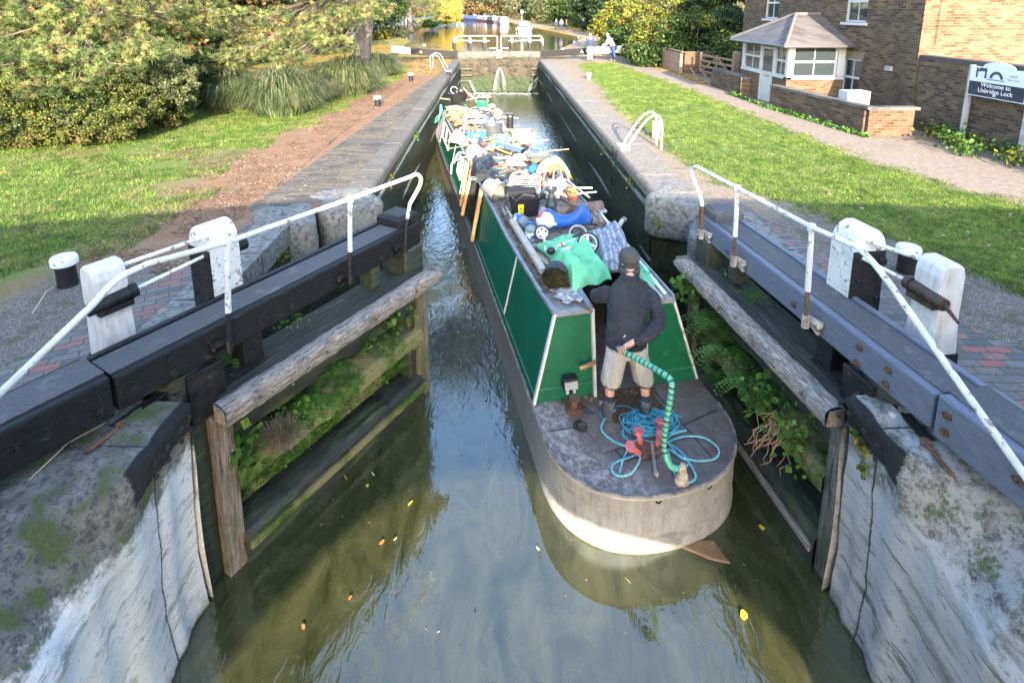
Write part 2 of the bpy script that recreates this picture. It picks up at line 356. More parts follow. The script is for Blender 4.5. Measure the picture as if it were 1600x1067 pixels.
# paved strips, 4 mm above the ground
struct(sheet('brick_paving', [(-2.34, 34), (-2.34, 9.4), (-2.75, 8.95), (-3.0, 8.6)] + wob([(-3.98, 8.3), (-3.92, 34)], .05)[:-1], blue_brick_left, .004))
hl = heelmat(R(-28), 'left heel paving'); hr = heelmat(R(4), 'right heel paving')
struct(sheet('heel_paving', [(-3.12, 4.5), (-3.12, 7.5)] + wob([(-3.05, 8.5), (-3.7, 8.3), (-3.75, 7.2), (-3.95, 6), (-4.25, 4.9), (-4.6, 4.0), (-4.3, 2.2), (-3.25, 2.6), (-3.15, 3.9)], .03)[:-1], hl, .008))
struct(sheet('heel_paving', [(3.56, 7.9), (3.56, 4.4)] + wob([(3.6, 3.7), (5.05, 3.75), (4.85, 4.6), (4.5, 5.7), (4.25, 6.6), (4.1, 7.7), (4.0, 8.6), (3.6, 8.6)], .03)[:-1], hr, .008))
pathm = pm('gravel path', [(.3, (.17, .125, .1)), (.7, (.3, .245, .185))], 9, .95, 8, .5, spots=(.55, .7, (.2, .15, .11)), spot_sc=.8, dist=.01, world=True)
struct(sheet('path', wob([(7.7, -5), (8.1, 8.5), (7.75, 11), (7.7, 15), (7.7, 21), (6.9, 31.5), (5.3, 33), (4.2, 33.6), (4.2, 38), (9.5, 60), (9.4, 78), (6.2, 105), (4.6, 127), (3.5, 190), (5.5, 190), (7, 127), (9, 105), (12.2, 78), (12.4, 60), (9.2, 40), (8.5, 33), (8.9, 26), (9.0, 21), (9.2, 17.5), (9.3, 13), (10.8, 12.2), (11.1, 9), (12, -5)], .07), pathm, .006))
# ---------------------------------------------------------------- lock walls
def lockwall(name, label, side):
    t = thing(name, label, 'lock wall'); sg = -1 if side == 'left' else 1
    xw = -2.26 if side == 'left' else 2.76; y0 = 9.35 if side == 'left' else 8.95
    b = MB(); r = random.Random(3)
    def face(u, v):
        y = y0 + (34.2 - y0) * u; z = -.2 - 2.3 * v
        return (xw + sg * (-.0 - .02 * math.sin(y * 1.3) + .03 * math.sin(z * 5 + y)) - sg * .05 * (v > .02), y, z)
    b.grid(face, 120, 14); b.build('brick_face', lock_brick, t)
    # two projecting bands running along the face
    b = MB()
    for z, w in ((-.34, .05), (-1.25, .03)): b.box((xw - sg * .0, (y0 + 34.2) / 2, z), (w * 2 + .05, 34.2 - y0, .045))
    b.build('string_course', pm('band', [(.3, (.12, .13, .12)), (.7, (.23, .24, .23))], 8, .8, 6, .5, spots=(.5, .65, (.06, .08, .03)), spot_sc=2, world=True), t)
    # recess behind the open gate
    b = MB(); pts = (LB[3:8] if side == 'left' else RB[3:8]); pts = [(p[0] + (.03 if side == 'left' else -.03), p[1]) for p in pts]
    for a, c in zip(pts, pts[1:]):
        b.add([(a[0], a[1], -.02), (c[0], c[1], -.02), (c[0], c[1], -2.6), (a[0], a[1], -2.6)], [(0, 1, 2, 3)])
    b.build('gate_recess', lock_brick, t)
    # coping
    b = MB(); y = y0; 
    wd = .42 if side == 'left' else .8
    while y < 34.1:
        L = min(r.uniform(.9, 1.5) if side == 'right' else 24.65 / 22, 34.2 - y); 
        x0 = xw - sg * .02; 
        prof = [(x0, -.22), (x0 - sg * .0, -.07), (x0 + sg * .02, -.025), (x0 + sg * .06, 0.012), (x0 + sg * wd, .012), (x0 + sg * wd, -.22)]
        dz = r.uniform(-.004, .004)
        b.prism([(px, pz + dz) for px, pz in prof], y + .004, y + L - .004, lambda u, v, s: (u, s, v)); y += L
    if side == 'left':
        cm = brickmat('bullnose coping brick', (.07, .07, .07), (.15, .14, .13), (.2, .19, .17), 3., .078, .012, 0, 'floor', dirt=(.17, .15, .12), dirtk=.4, bump=.9)
    else: cm = coping_m
    b.build('coping', cm, t, bevel=.012)
    return t
lwall = lockwall('lock_wall', 'left chamber wall of the lock with a bullnose brick edge', 'left')
rwall = lockwall('lock_wall', 'right chamber wall of the lock with wide stone coping slabs', 'right')
def rock(b, c, d, rz=0, seed=0, n=16, rough=.02, power=6.):
    """rounded block of stone"""
    m = Matrix.Rotation(rz, 4, 'Z'); r = random.Random(seed); ph = [r.uniform(0, 6) for _ in range(6)]
    def fn(u, v):
        t = math.pi * v; a = math.tau * u; s = lambda q: math.copysign(abs(q) ** (2 / power), q)
        x, y, z = s(math.sin(t)) * s(math.cos(a)), s(math.sin(t)) * s(math.sin(a)), -s(math.cos(t))
        k = 1 + rough * (math.sin(3 * x + ph[0]) + math.sin(4 * y + ph[1]) + math.sin(5 * z + ph[2]) + .5 * math.sin(9 * x + 7 * y + ph[3]))
        return V(c) + m @ V((x * d[0] / 2 * k, y * d[1] / 2 * k, z * d[2] / 2 * k))
    b.grid(fn, n * 2, n); return b
def stones(t, lst, mat):
    for i, (c, d, rz) in enumerate(lst):
        relief(rock(MB(), c, d, rz, i + 5).build('quoin_stone', mat, t, smooth=True, sharp=180), .07, .25, 4)
stones(lwall, [((-2.62, 8.95, -.38), (1.05, 1.15, .8), R(35)), ((-3.32, 8.1, -.36), (.95, 1.0, .76), R(20))], granite_pale)
stones(rwall, [((3.2, 8.98, -.36), (1.0, .98, .76), R(-30)), ((3.42, 8.15, -.62), (.62, .75, .62), R(-20))], granite_pale)
for t_, sg_, x_, ys_ in ((lwall, -1, 3.1, (4.45, 5.55, 6.7, 7.65)), (rwall, 1, 3.5, (4.35, 5.5, 6.6, 7.9))):
    for y0_, y1_ in zip(ys_, ys_[1:]):
        b = MB(); b.grid(lambda u, v: (sg_ * (x_ - .04 + .5 * max(0, (v - .25) / .75)), y0_ + .01 + (y1_ - y0_ - .02) * u, .03 - .32 * max(0, 1 - v / .25)), 24, 20); relief(b.build('recess_slab', granite_pale, t_, smooth=True, sharp=40), .035, .2, 4)
# wing walls below the gates, in the foreground
def wingwall(side):
    sg = -1 if side == 'left' else 1
    X0 = 2.5 if side == 'left' else 2.87; Yq = 3.98 if side == 'left' else 3.88
    t = thing('wing_wall', 'whitewashed stone wing wall with a black iron edge in the %s foreground' % side, 'lock wall')
    white = NT('limewashed stone ' + side); p = white.pos()
    st = white.scale(p, (1, .22, 1.2), (R(0), 0, 0)); st2 = white.scale(p, (1.2, 1.0, 1.2), (R(-8), 0, 0))
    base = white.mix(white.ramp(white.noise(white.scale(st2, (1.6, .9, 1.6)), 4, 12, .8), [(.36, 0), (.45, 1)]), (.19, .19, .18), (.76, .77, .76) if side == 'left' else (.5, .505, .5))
    drk = white.ramp(white.noise(white.scale(st2, (1.5, .28, 1.5)), 3.2, 7, .75), [(.5, 0), (.62, 1)])
    pit = white.ramp(white.noise(p, 34, 12, .8), [(.36, 1), (.42, 0)]); base = white.mix(white.math('MULTIPLY', pit, .75), base, (.13, .13, .12))
    flake = white.ramp(white.noise(white.scale(st2, (1.6, .5, 1.6)), 11, 12, .85), [(.58, 0), (.61, 1)]); base = white.mix(white.math('MULTIPLY', flake, .8), base, (.25, .245, .22))
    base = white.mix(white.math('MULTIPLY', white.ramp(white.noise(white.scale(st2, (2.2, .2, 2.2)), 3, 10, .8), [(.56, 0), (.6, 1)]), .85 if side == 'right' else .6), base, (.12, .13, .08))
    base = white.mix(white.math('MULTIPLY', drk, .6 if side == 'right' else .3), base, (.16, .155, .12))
    z = white.xyz(p)[2]; zn = white.math('ADD', z, white.math('MULTIPLY', white.noise(p, 5, 5), .5))
    moss = white.math('MULTIPLY', white.math('SUBTRACT', -1.35, white.math('ADD', zn, white.math('MULTIPLY', white.noise(p, 26, 10, .8), .5))), 4., clamp=True)
    base = white.mix(white.math('MULTIPLY', moss, .75), base, (.13, .17, .08))
    top = white.math('MULTIPLY', white.math('ADD', white.math('ADD', zn, white.math('MULTIPLY', white.noise(p, 24, 12, .85), .45)), .02), 9., clamp=True)
    tc = white.mix(white.ramp(white.noise(p, 16, 12, .8), [(.42, 0), (.58, 1)]), (.07, .068, .06), (.27, .255, .23))
    tc = white.mix(white.ramp(white.noise(p, 4, 10, .8), [(.51, 0), (.56, .95)]), tc, white.mix(white.noise(p, 50, 4), (.03, .05, .012), (.12, .17, .04)))
    if side == 'right': tc = white.mix(white.ramp(white.noise(p, 7, 12, .85), [(.46, 0), (.54, .85)]), tc, (.42, .42, .41))
    base = white.mix(top, base, tc)
    yj = white.math('FRACT', white.math('ADD', white.math('MULTIPLY', white.math('ADD', white.xyz(p)[1], white.math('MULTIPLY', white.noise(p, 2.5, 8, .7), .09)), .47), .32)); base = white.mix(white.ramp(yj, [(.0, 1), (.005, 1), (.01, 0)]), base, (.03, .03, .02))
    spl = white.ramp(white.voro(p, 2.7, 0, feature='SMOOTH_F1'), [(.07, 1), (.1, 0)]); base = white.mix(white.math('MULTIPLY', spl, top), base, (.7, .7, .68))
    kx = white.math('MULTIPLY', white.math('SUBTRACT', white.math('ADD', white.xyz(p)[1], white.math('MULTIPLY', white.noise(p, 20, 10, .8), .12)), 3.33), 60, clamp=True); kz = white.math('MULTIPLY', white.math('ADD', white.math('ADD', z, white.math('MULTIPLY', white.noise(p, 18, 10, .8), .14)), .2), 50, clamp=True); kk = white.math('MULTIPLY', white.math('SUBTRACT', X0 + .09, white.math('ABSOLUTE', white.xyz(p)[0])), 60, clamp=True)
    base = white.mix(white.math('MULTIPLY', white.math('MULTIPLY', white.math('MULTIPLY', kx, kz), kk), white.ramp(white.noise(p, 30, 8, .8), [(.3, .5), (.42, 1)])), base, (.012, .012, .014))
    base = white.mix(white.math('MULTIPLY', white.math('SUBTRACT', -1.94, white.math('ADD', z, white.math('MULTIPLY', white.noise(p, 14, 6), .08))), 30, clamp=True), base, (.03, .032, .022))
    white.col(base).rough(.9); white.bump(white.math('ADD', white.noise(white.scale(st2, (2, 1.2, 2)), 10, 12, .8), white.math('MULTIPLY', white.voro(p, 3, 0), .2)), .9, .02)
    # cross sections: list of (y, [(dist outwards, z) ...])
    secs = []
    for y in np.linspace(Yq, -2.5, 60):
        k = min(1, max(0, (3.45 - y) / .75)); k = k * k * (3 - 2 * k)
        out = .0 + .55 * k; rim = .5 * k
        n = .02 * math.sin(y * 7) + .015 * math.sin(y * 17)
        joint = .03 if abs((y + 10.1) % 1.35 - .1) < .06 else 0
        pr = [(.06 + n, -2.5), (.07 + n, -2.02), (.1 + n, -1.5), (.08 + n * .5, -1.0), (.05 + n, -.62 * k - .3 * (1 - k)), (.02 + .18 * k + n, -.36 * k - .12 * (1 - k)), (.0 + .36 * k, -.17 * k - .02), (out, -.05 * k + .004), (out + .35, .034), (out + .75, .0)]
        secs.append([(sg * (X0 - .0 + d + joint), y, z - joint) for d, z in pr])
    # refine
    b = MB(); ns = len(secs); m_ = len(secs[0])
    def fn(u, v):
        a = u * (ns - 1); i = min(int(a), ns - 2); f = a - i; c = v * (m_ - 1); j = min(int(c), m_ - 2); g = c - j
        q = lambda i, j: V(secs[i][j])
        return (q(i, j) * (1 - f) + q(i + 1, j) * f) * (1 - g) + (q(i, j + 1) * (1 - f) + q(i + 1, j + 1) * f) * g
    b.grid(fn, 150, 54); o = b.build('stonework', white.m, t, smooth=True, sharp=180)
    tex = bpy.data.textures.new('stone relief ' + side, 'CLOUDS'); tex.noise_scale = .35; tex.noise_depth = 4
    d = o.modifiers.new('relief', 'DISPLACE'); d.texture = tex; d.strength = .045; d.texture_coords = 'GLOBAL'; d.mid_level = .55
    # end face of the wall, at the hollow quoin
    b = MB(); b.grid(lambda u, v: (sg * (X0 + .04 + .95 * u), Yq + .02 + .02 * math.sin(9 * v) + .35 * u, .01 - 2.5 * v), 6, 12); b.build('quoin_face', white.m, t)
    # iron capping
    b = MB(); x = sg * X0
    poly = [(x - sg * .02, Yq + .02), (x - sg * .02, 3.3), (x + sg * .05, 3.3), (x + sg * .05, Yq)]
    pass; b = MB()
    b = MB()
    for y in (3.45, 3.6, 3.78, 3.9):
        for z in (-.07, -.18): b.ell((x - sg * .025, y, z), (.016, .022, .022), 8, 5)
    b.build('rivet', black_iron, t)
    return t
wl_ = wingwall('left'); wr_ = wingwall('right')
# streak of white paint on the left wall top
# ---------------------------------------------------------------- the road bridge the picture is taken from (its shade falls across the gates)
bt = thing('road_bridge', 'humped brick road bridge with one arch over the canal', 'bridge', (0, -3, 0))
bridge_brick = brickmat('bridge brick', (.2, .13, .09), (.3, .2, .14), (.3, .28, .25))
def ptop(x):
    k = [(-30, .9), (-14, 1.75), (-7.5, 2.52), (-4, 2.78), (-2.4, 2.93), (3.3, 2.93), (5, 2.86), (9, 2.68), (14, 2.2), (30, 1.1)]
    for (a, za), (c, zc) in zip(k, k[1:]):
        if a <= x <= c: return za + (zc - za) * (x - a) / (c - a)
    return .9
AC, AW, AS, AT = 1.05, 3.5, -.9, 1.45           # centre, half width, springing, crown of the arch
def brz(y0, y1, top, name):
    b = MB(); xs = sorted(set([-30, -14, -7.5, -4, AC - AW, AC + AW, 5, 9, 14, 30] + [AC + AW * math.cos(a * math.pi / 24) for a in range(25)]))
    for a, c in zip(xs, xs[1:]):
        def lo(x): return -2.6 if x <= AC - AW + 1e-6 or x >= AC + AW - 1e-6 else AS + (AT - AS) * math.sqrt(max(0, 1 - ((x - AC) / AW) ** 2))
        m_ = (a + c) / 2; la, lc = (lo(a), lo(c)) if AC - AW < m_ < AC + AW else (-2.6, -2.6)
        b.prism([(a, la), (c, lc), (c, top(c)), (a, top(a))], y0, y1, lambda u, v, t: (u, t, v))
    return b.build(name, bridge_brick, bt)
brz(-5.2, -.14, lambda x: ptop(x) - 1.05, 'arch'); brz(-.42, -.14, lambda x: ptop(x), 'parapet'); brz(-5.3, -5.02, lambda x: ptop(x), 'parapet')

# ---------------------------------------------------------------- lower gates
weathered = NT('weathered grey oak'); p_ = weathered.obj(); s_ = weathered.scale(p_, (2.5, 2.5, 2.5))
wav = weathered.noise(weathered.scale(p_, (1.6, 22, 22)), 3.4, 10, .75, .35)
c_ = weathered.ramp(wav, [(.36, (.04, .035, .03)), (.46, (.2, .17, .145)), (.62, (.5, .46, .41))])
c_ = weathered.mix(weathered.ramp(weathered.noise(p_, 2, 5, .7), [(.62, 0), (.72, .6)]), c_, (.07, .07, .04))
weathered.col(c_).rough(.9).bump(wav, .9, .02); weathered = weathered.m
upright = NT('weathered upright timber'); p_ = upright.obj(); wav = upright.noise(upright.scale(p_, (22, 22, 1.6)), 2.2, 10, .75, .3)
c_ = upright.mix(upright.ramp(upright.noise(p_, 3, 8, .75), [(.48, 0), (.6, .8)]), upright.ramp(wav, [(.36, (.035, .028, .022)), (.48, (.15, .12, .095)), (.66, (.34, .31, .26))]), (.09, .11, .05))
upright.col(c_).rough(.9).bump(wav, .8, .015); upright = upright.m
foot_dark = pm('dark wet foot board', [(.35, (.018, .018, .014)), (.6, (.055, .052, .042)), (.75, (.13, .12, .1))], 4, .8, 10, .9, stretch=(.8, 9, 9), spots=(.56, .66, (.05, .08, .02)), spot_sc=1.6, dist=.02)
gold_end = pm('split timber end', [(.3, (.25, .17, .09)), (.7, (.5, .38, .22))], 12, .9, 6, .8)
slimy = pm('wet gate timber', [(.3, (.014, .016, .014)), (.7, (.05, .055, .045))], 3, .45, 8, .7, stretch=(1, 8, 8), spots=(.5, .65, (.07, .11, .03)), spot_sc=1.6, dist=.015)
mossy = pm('mossy rail', [(.35, (.03, .07, .01)), (.65, (.1, .19, .025))], 14, .95, 8, 1., spots=(.46, .56, (.27, .24, .11)), spot_sc=1.8, dist=.03)
grip = pm('grit coated beam top', [(.3, (.05, .052, .056)), (.7, (.1, .102, .108))], 60, .9, 4, .6, spots=(.55, .75, (.16, .16, .16)), spot_sc=5, dist=.004)
beam_grey = pm('worn blue grey beam paint', [(.3, (.085, .1, .135)), (.7, (.15, .175, .23))], 9, .55, 10, .7, stretch=(1, 6, 6), spots=(.55, .7, (.15, .17, .2)), spot_sc=3, dist=.004)
rusty = pm('rusty iron', [(.3, (.07, .035, .022)), (.7, (.2, .1, .06))], 14, .85, 6, .6)
def gate(side):
    left = side == 'left'
    ang = R(32) if left else R(6.5)
    u = V((math.sin(ang) * (1 if left else -1), math.cos(ang), 0)); toe = V((-1.03, 6.7, 0)) if left else V((2.76, 6.85, 0))
    h = toe - u * 3; n = V((u.y, -u.x, 0)) if left else V((-u.y, u.x, 0))
    G = lambda s, d, z: h + u * s + n * d + V((0, 0, z))
    t = thing('lock_gate', ('left' if left else 'right') + (' lower lock gate swung half open, with black balance beam and white handrail' if left else ' lower lock gate folded against the wall, with blue grey balance beam and white handrail'), 'lock gate', h)
    # local frame with x along the leaf, so that wood grain follows it
    ax = Matrix((( u.x, n.x, 0, h.x), (u.y, n.y, 0, h.y), (0, 0, 1, 0), (0, 0, 0, 1)))
    pass
    if ax.to_3x3().determinant() < 0:       # keep a right handed frame
        ax = Matrix(((u.x, -n.x, 0, h.x), (u.y, -n.y, 0, h.y), (0, 0, 1, 0), (0, 0, 0, 1)))
    t.location = h; t.rotation_euler = ax.to_euler(); BASE[t.name] = ax
    face = black_paint if left else beam_grey
    def pr(name, poly, s0, s1, mat, bev=.012, par=t):      # poly in (d, z), extruded along s
        b = MB(); b.prism(poly, s0, s1, lambda d, z, s: G(s, d, z)); return b.build(name, mat, par, bevel=bev)
    r4 = lambda d0, d1, z0, z1: [(d0, z0), (d1, z0), (d1, z1), (d0, z1)]
    # balance beam: a main run and a deeper tail
    beam = pr('balance_beam', r4(-.43, 0, .13, .42), -.5, 3.06, face, .02)
    pr('balance_beam', r4(-.46, .015, .12, .455), -5.2, -.53, face, .02)
    pr('beam_tread', r4(-.36, -.07, .42, .432), -.5, 2.7, grip, .003)
    pr('beam_tread', r4(-.40, -.07, .455, .467), -5.2, -.53, grip, .003)
    for s, z in [(2.96, .22), (2.31, .22), (1.05, .24), (.69, .25), (.2, .33), (.2, .18), (-.1, .33), (-.1, .2), (-.62, .35), (-.62, .22), (-1.1, .3), (-1.6, .35), (-1.6, .22)]:
        b = MB(); M = ax.to_3x3().to_4x4() @ Matrix.Rotation(R(90), 4, 'X')
        b.torus(G(s, .012 if s > -.5 else .026, z), .026, .007, 14, 6, M); b.ell(G(s, .012 if s > -.5 else .026, z), .016, 8, 6)
        b.build('bolt', rusty if not left else black_iron, t, smooth=True)
    # mitre post with a stepped cap, heel post
    pr('mitre_post', r4(-.4, .02, -2.4, .13), 2.74, 3.08, slimy if left else slimy, .03)
    b = MB(); b.add([G(s, d, z) for z, k in ((.42, 0), (.52, 0), (.56, .05)) for s, d in ((2.72 + k, -.44 + k), (3.09 - k, -.44 + k), (3.09 - k, -.05 - k), (2.72 + k, -.05 - k))],
        [(0, 1, 5, 4), (1, 2, 6, 5), (2, 3, 7, 6), (3, 0, 4, 7), (4, 5, 9, 8), (5, 6, 10, 9), (6, 7, 11, 10), (7, 4, 8, 11), (8, 9, 10, 11)])
    b.build('post_cap', black_iron if left else grip, t, bevel=.008)
    b = MB(); b.tube([G(.02, -.2, -2.4), G(.02, -.2, .13)], .21, 18); b.build('heel_post', slimy, t, smooth=True)
    pr('heel_board', r4(-.02, .09, -2.3, -.35), .12, .3, upright, .01)
    pr('heel_strap', r4(0.005, .05, -.35, .12), -.02, .3, black_iron, .01)
    pr('mitre_board', r4(-.3, .09, -2.2, -.3), 2.86, 3.06, upright, .02)
    # weathered foot board along the front
    b = MB(); rr = random.Random(4 if left else 9)
    def fb(s_, v):
        s = .12 + 2.98 * s_; w = .012 * math.sin(s * 9) + .008 * math.sin(s * 23)
        sec = [(.13, -.2), (.14, -.175), (.2, -.165), (.27, -.175), (.30, -.2), (.305, -.3), (.29, -.35), (.2, -.355), (.13, -.36), (.13, -.2)]
        k = min(8.999, v * 9); i = int(k); f = k - i; d = sec[i][0] * (1 - f) + sec[i + 1][0] * f; z = sec[i][1] * (1 - f) + sec[i + 1][1] * f
        e = max(0, s - 2.9) * 3
        return G(s, d + (w if .05 < v < .7 else 0), z + (w * .5 if v < .6 else w) - (e * .12 if v < .5 else -e * .03))
    b.grid(fb, 110, 27)
    for s in (.12, 3.1): b.prism([(.13, -.19), (.28, -.2), (.29, -.34), (.13, -.355)], s, s + (.01 if s < 1 else -.01), lambda d, z, q: G(q, d, z))
    o = relief(b.build('foot_board', weathered, t, smooth=True, sharp=50), .02, .08, 4)
    pr('foot_board', r4(-.1, .115, -.3, -.2), .2, 2.95, foot_dark, .012); pr('foot_board', r4(-.4, -.12, -.32, -.235), .3, 2.85, foot_dark, .01); pr('beam_edge', r4(-.435, -.375, .42, .448), -.5, 2.7, face, .006)
    for s in (.45, 1.2, 1.9, 2.6):
        b = MB(); b.ell(G(s, .3, -.27), (.02, .02, .02), 8, 6); b.build('bolt', rusty, t)
    # angle plates holding the foot board
    pr('iron_plate', r4(-.3, -.0, -.165, -.155), .3, .75, black_iron, .004)
    pr('strut', r4(-.25, -.05, -.17, .13), .55, .75, black_paint, .01)
    pr('strut', r4(-.25, -.05, -.17, .13), 2.2, 2.35, slimy, .01)
    # boarding and rails of the leaf under water level and above
    b = MB(); s = .28
    while s < 2.8:
        w = .21; b.prism(r4(-.36, -.27, -2.6, -.4), s, s + w - .012, lambda d, z, q: G(q, d, z)); s += w
    b.build('boarding', slimy, t)
    for z0, z1, dd, mt, nm in ((-.72, -.5, .04, slimy, 'rail'), (-1.18, -.98, .12, mossy, 'rail'), (-2.15, -1.66, .12, slimy, 'fender_rail')):
        b = MB()
        def fr(a, v, z0=z0, z1=z1, dd=dd):
            s = .28 + 2.6 * a; sec = [(-.28, z1), (-.1, z1 + .005), (dd - .03, z1 - .015), (dd, z1 - .05), (dd, z0)]
            k = min(3.999, v * 4); i = int(k); f = k - i
            return G(s, sec[i][0] * (1 - f) + sec[i + 1][0] * f + .005 * math.sin(s * 8 + z0), sec[i][1] * (1 - f) + sec[i + 1][1] * f + .01 * math.sin(s * 13))
        b.grid(fr, 80, 16); relief(b.build(nm, mt, t, smooth=True, sharp=60), .03, .1, 4)
    if left:      # thick moss slope between the rails
        b = MB(); b.grid(lambda a, v: G(.3 + 2.5 * a, -.22 + .2 * v, -1.17 - .3 * v), 90, 14)
        relief(b.build('moss_bank', mossy, t, smooth=True), .08, .12, 4)
        rg = np.random.default_rng(2); n_ = 5000; a_ = rg.uniform(.3, 2.8, n_); v_ = rg.uniform(-.1, 1, n_); cs = np.array([G(a, -.22 + .2 * v + .015, -1.17 - .3 * v + .015) for a, v in zip(a_, v_)]) + rg.normal(0, .012, (n_, 3))
        d_ = rg.normal(size=(n_, 3)) * .014; e_ = rg.normal(size=(n_, 3)) * .006; npmesh('moss_fronds', np.stack([cs - e_, cs + e_, cs + d_], 1).reshape(-1, 3), np.arange(n_ * 3).reshape(n_, 3), leafmat('moss frond', [(0, (.02, .08, .006)), (.5, (.07, .2, .012)), (1, (.2, .36, .03))]), t)
        pr('rubbing_strip', r4(.12, .17, -1.86, -1.78), .3, 2.9, mossy, .01)
    else:
        pr('rubbing_strip', r4(.12, .16, -1.86, -1.78), .3, 2.9, weathered, .01)
    # handrail and stanchions
    if left: rp = [(2.7, .6), (2.76, .78), (2.95, .95), (2.98, 1.05), (2.9, 1.12), (2.78, 1.12), (1.81, 1.14), (.42, 1.18), (-.22, 1.25), (-.42, 1.22), (-.6, 1.1), (-1.14, .77), (-1.95, .3)]
    else: rp = [(2.82, .62), (2.86, .72), (3.1, .92), (3.15, 1.02), (3.05, 1.09), (2.92, 1.1), (2.0, 1.13), (.8, 1.17), (.25, 1.22), (.1, 1.18), (-.1, 1.08), (-.69, .72), (-1.6, .18)]
    path = [G(s, .1, z) for s, z in rp]
    path = path[:1] + spline(path[1:6], 5)[:-1] + [path[5], path[6], path[7]] + spline(path[8:11], 5) + path[11:]
    b = MB(); b.tube(path, .024, 10); b.build('handrail', white_paint, t, smooth=True)
    sts = [(2.64, 2.7, .62), (1.74, 1.81, 1.14), (.33, .42, 1.18)] if left else [(2.79, 2.82, .64), (2.0, 2.05, 1.13), (.74, .8, 1.17)]
    for i, (s0, s1, zt) in enumerate(sts):
        mid = .55 if i else .62
        f = (mid - .28) / (zt - .28)
        b = MB(); b.tube([G(s0, .1, .24), G(s0 + (s1 - s0) * f, .1, mid)], .02, 10); b.build('stanchion_foot', black_iron if left else rusty, t, smooth=True)
        if i:
            b = MB(); b.tube([G(s0 + (s1 - s0) * f, .1, mid), G(s0 + (s1 - s0) * .8, .1, mid + (zt - mid) * .8), G(s1, .1, zt)], [.027, .024, .022], 10); b.lathe(G(s1, .1, zt - .03), [(.034, 0), (.038, .03), (.034, .06)], 10); b.build('stanchion', white_paint, t, smooth=True)
        b = MB(); b.tube([G(s0, .1, .19), G(s0, .1, .31)], .036, 10); b.bar(G(s0 - .12, .02, .27), G(s0 + .02, .06, .27), .03, .05); b.bar(G(s0 + .0, .03, .2), G(s0 - .1, .03, .17), .03, .03); b.ell(G(s0 - .1, .04, .24), .022, 8, 6)
        b.build('rail_bracket', black_iron if left else pm('chipped white bracket', [(.35, (.2, .16, .12)), (.6, (.5, .47, .42))], 12, .8), t, smooth=True)
    # paddle gear: a round topped post and a tapered stand joined by two rods
    pc = (.71, -.62) if left else (.93, -.52)
    b = MB(); w, d = .17, .15
    z0 = .1
    body = [(-w, z0), (w, z0), (w, .92)] + [(w * math.cos(a), .92 + .2 * math.sin(a)) for a in [math.pi * k / 14 for k in range(1, 14)]] + [(-w, .92)]
    b.prism(body, -d, d, lambda a, z, q: G(pc[0] + q, pc[1] + a, z)); o = b.build('paddle_post', white_paint, t, bevel=.012)
    b = MB()
    for dd in ((-w - .006, w + .006),): b.prism(r4(-w - .008, w + .008, .05, .42), -d - .008, d + .008, lambda a, z, q: G(pc[0] + q, pc[1] + a, z))
    b.build('post_foot', black_iron, t, bevel=.006)
    b = MB(); b.prism(r4(-w + .01, w - .0, .35, .9), -d - .016, -d - .004, lambda a, z, q: G(pc[0] + q, pc[1] + a, z))
    for a in (-.11, .11):
        for z in (.42, .62, .82): b.ell(G(pc[0] - d - .02, pc[1] + a, z), .02, 8, 6)
    b.build('rack_plate', black_iron, t)
    b = MB(); b.tube([G(pc[0] + d - .02, pc[1] + .0, .78), G(pc[0] + d + .16, pc[1], .78)], .07, 14) if left else b.tube([G(pc[0], pc[1] - w + .02, .72), G(pc[0], pc[1] - w - .13, .72)], .055, 14)
    b.build('gear_drum', black_iron, t, smooth=True)
    sc_ = (-.18, -.76) if left else (.3, -.78)
    b = MB(); tp = [(-.17, .02), (.17, .02), (.12, .55), (.12, .92), (.1, 1.0), (.05, 1.035), (-.05, 1.035), (-.1, 1.0), (-.12, .92), (-.12, .55)]
    b.prism(tp, -.13, .13, lambda a, z, q: G(sc_[0] + q * (1), sc_[1] + a, z)); b.build('paddle_stand', pm('streaked white stand', [(.3, (.5, .49, .46)), (.7, (.7, .69, .67))], 5, .6, 7, .4, stretch=(4, 4, .7), spots=(.52, .7, (.42, .34, .24)), spot_sc=4), t, bevel=.02)
    b = MB(); b.prism([(-.178, .0), (.178, .0), (.166, .2), (-.166, .2)], -.137, .137, lambda a, z, q: G(sc_[0] + q, sc_[1] + a, z)); b.build('stand_foot', black_paint, t, bevel=.008)
    b = MB(); b.tube([G(sc_[0] - .2, sc_[1] + .13, .72), G(sc_[0] + .12, sc_[1] + .13, .74)], .055, 14); b.tube([G(sc_[0] + .12, sc_[1] + .13, .74), G(sc_[0] + .17, sc_[1] + .13, .745)], .066, 14)
    b.box(G(sc_[0], sc_[1] + .1, .66), (.26, .14, .05), M=ax.to_3x3().to_4x4())
    if not left: b.tube([G(sc_[0] - .2, sc_[1] + .13, .72), G(sc_[0] - .36, sc_[1] + .16, .66)], [.02, .012], 8)
    b.build('spindle', black_iron if left else pm('dark rusty iron', [(.3, (.02, .016, .014)), (.7, (.08, .045, .03))], 14, .6), t, smooth=True)
    b = MB(); b.tube([G(pc[0] - d, pc[1] + .02, 1.0), G(sc_[0] + .1, sc_[1] + .03, .96)], .019, 10); b.lathe(G(pc[0] - d, pc[1] + .02, 1.0), [(.03, -.01), (.035, .01)], 8); b.build('tie_rod', white_paint, t, smooth=True)
    b = MB(); b.tube([G(pc[0] - d, pc[1] + .08, .84), G(sc_[0] + .17, sc_[1] + .13, .745)], .017, 10); b.build('paddle_rod', white_paint, t, smooth=True)
    # collar iron that ties the heel to the quoin
    b = MB(); b.bar(G(.05, -.12, .03), G(-.55, -.02, .02), .08, .02)
    b.build('collar_iron', black_iron, t, smooth=True)
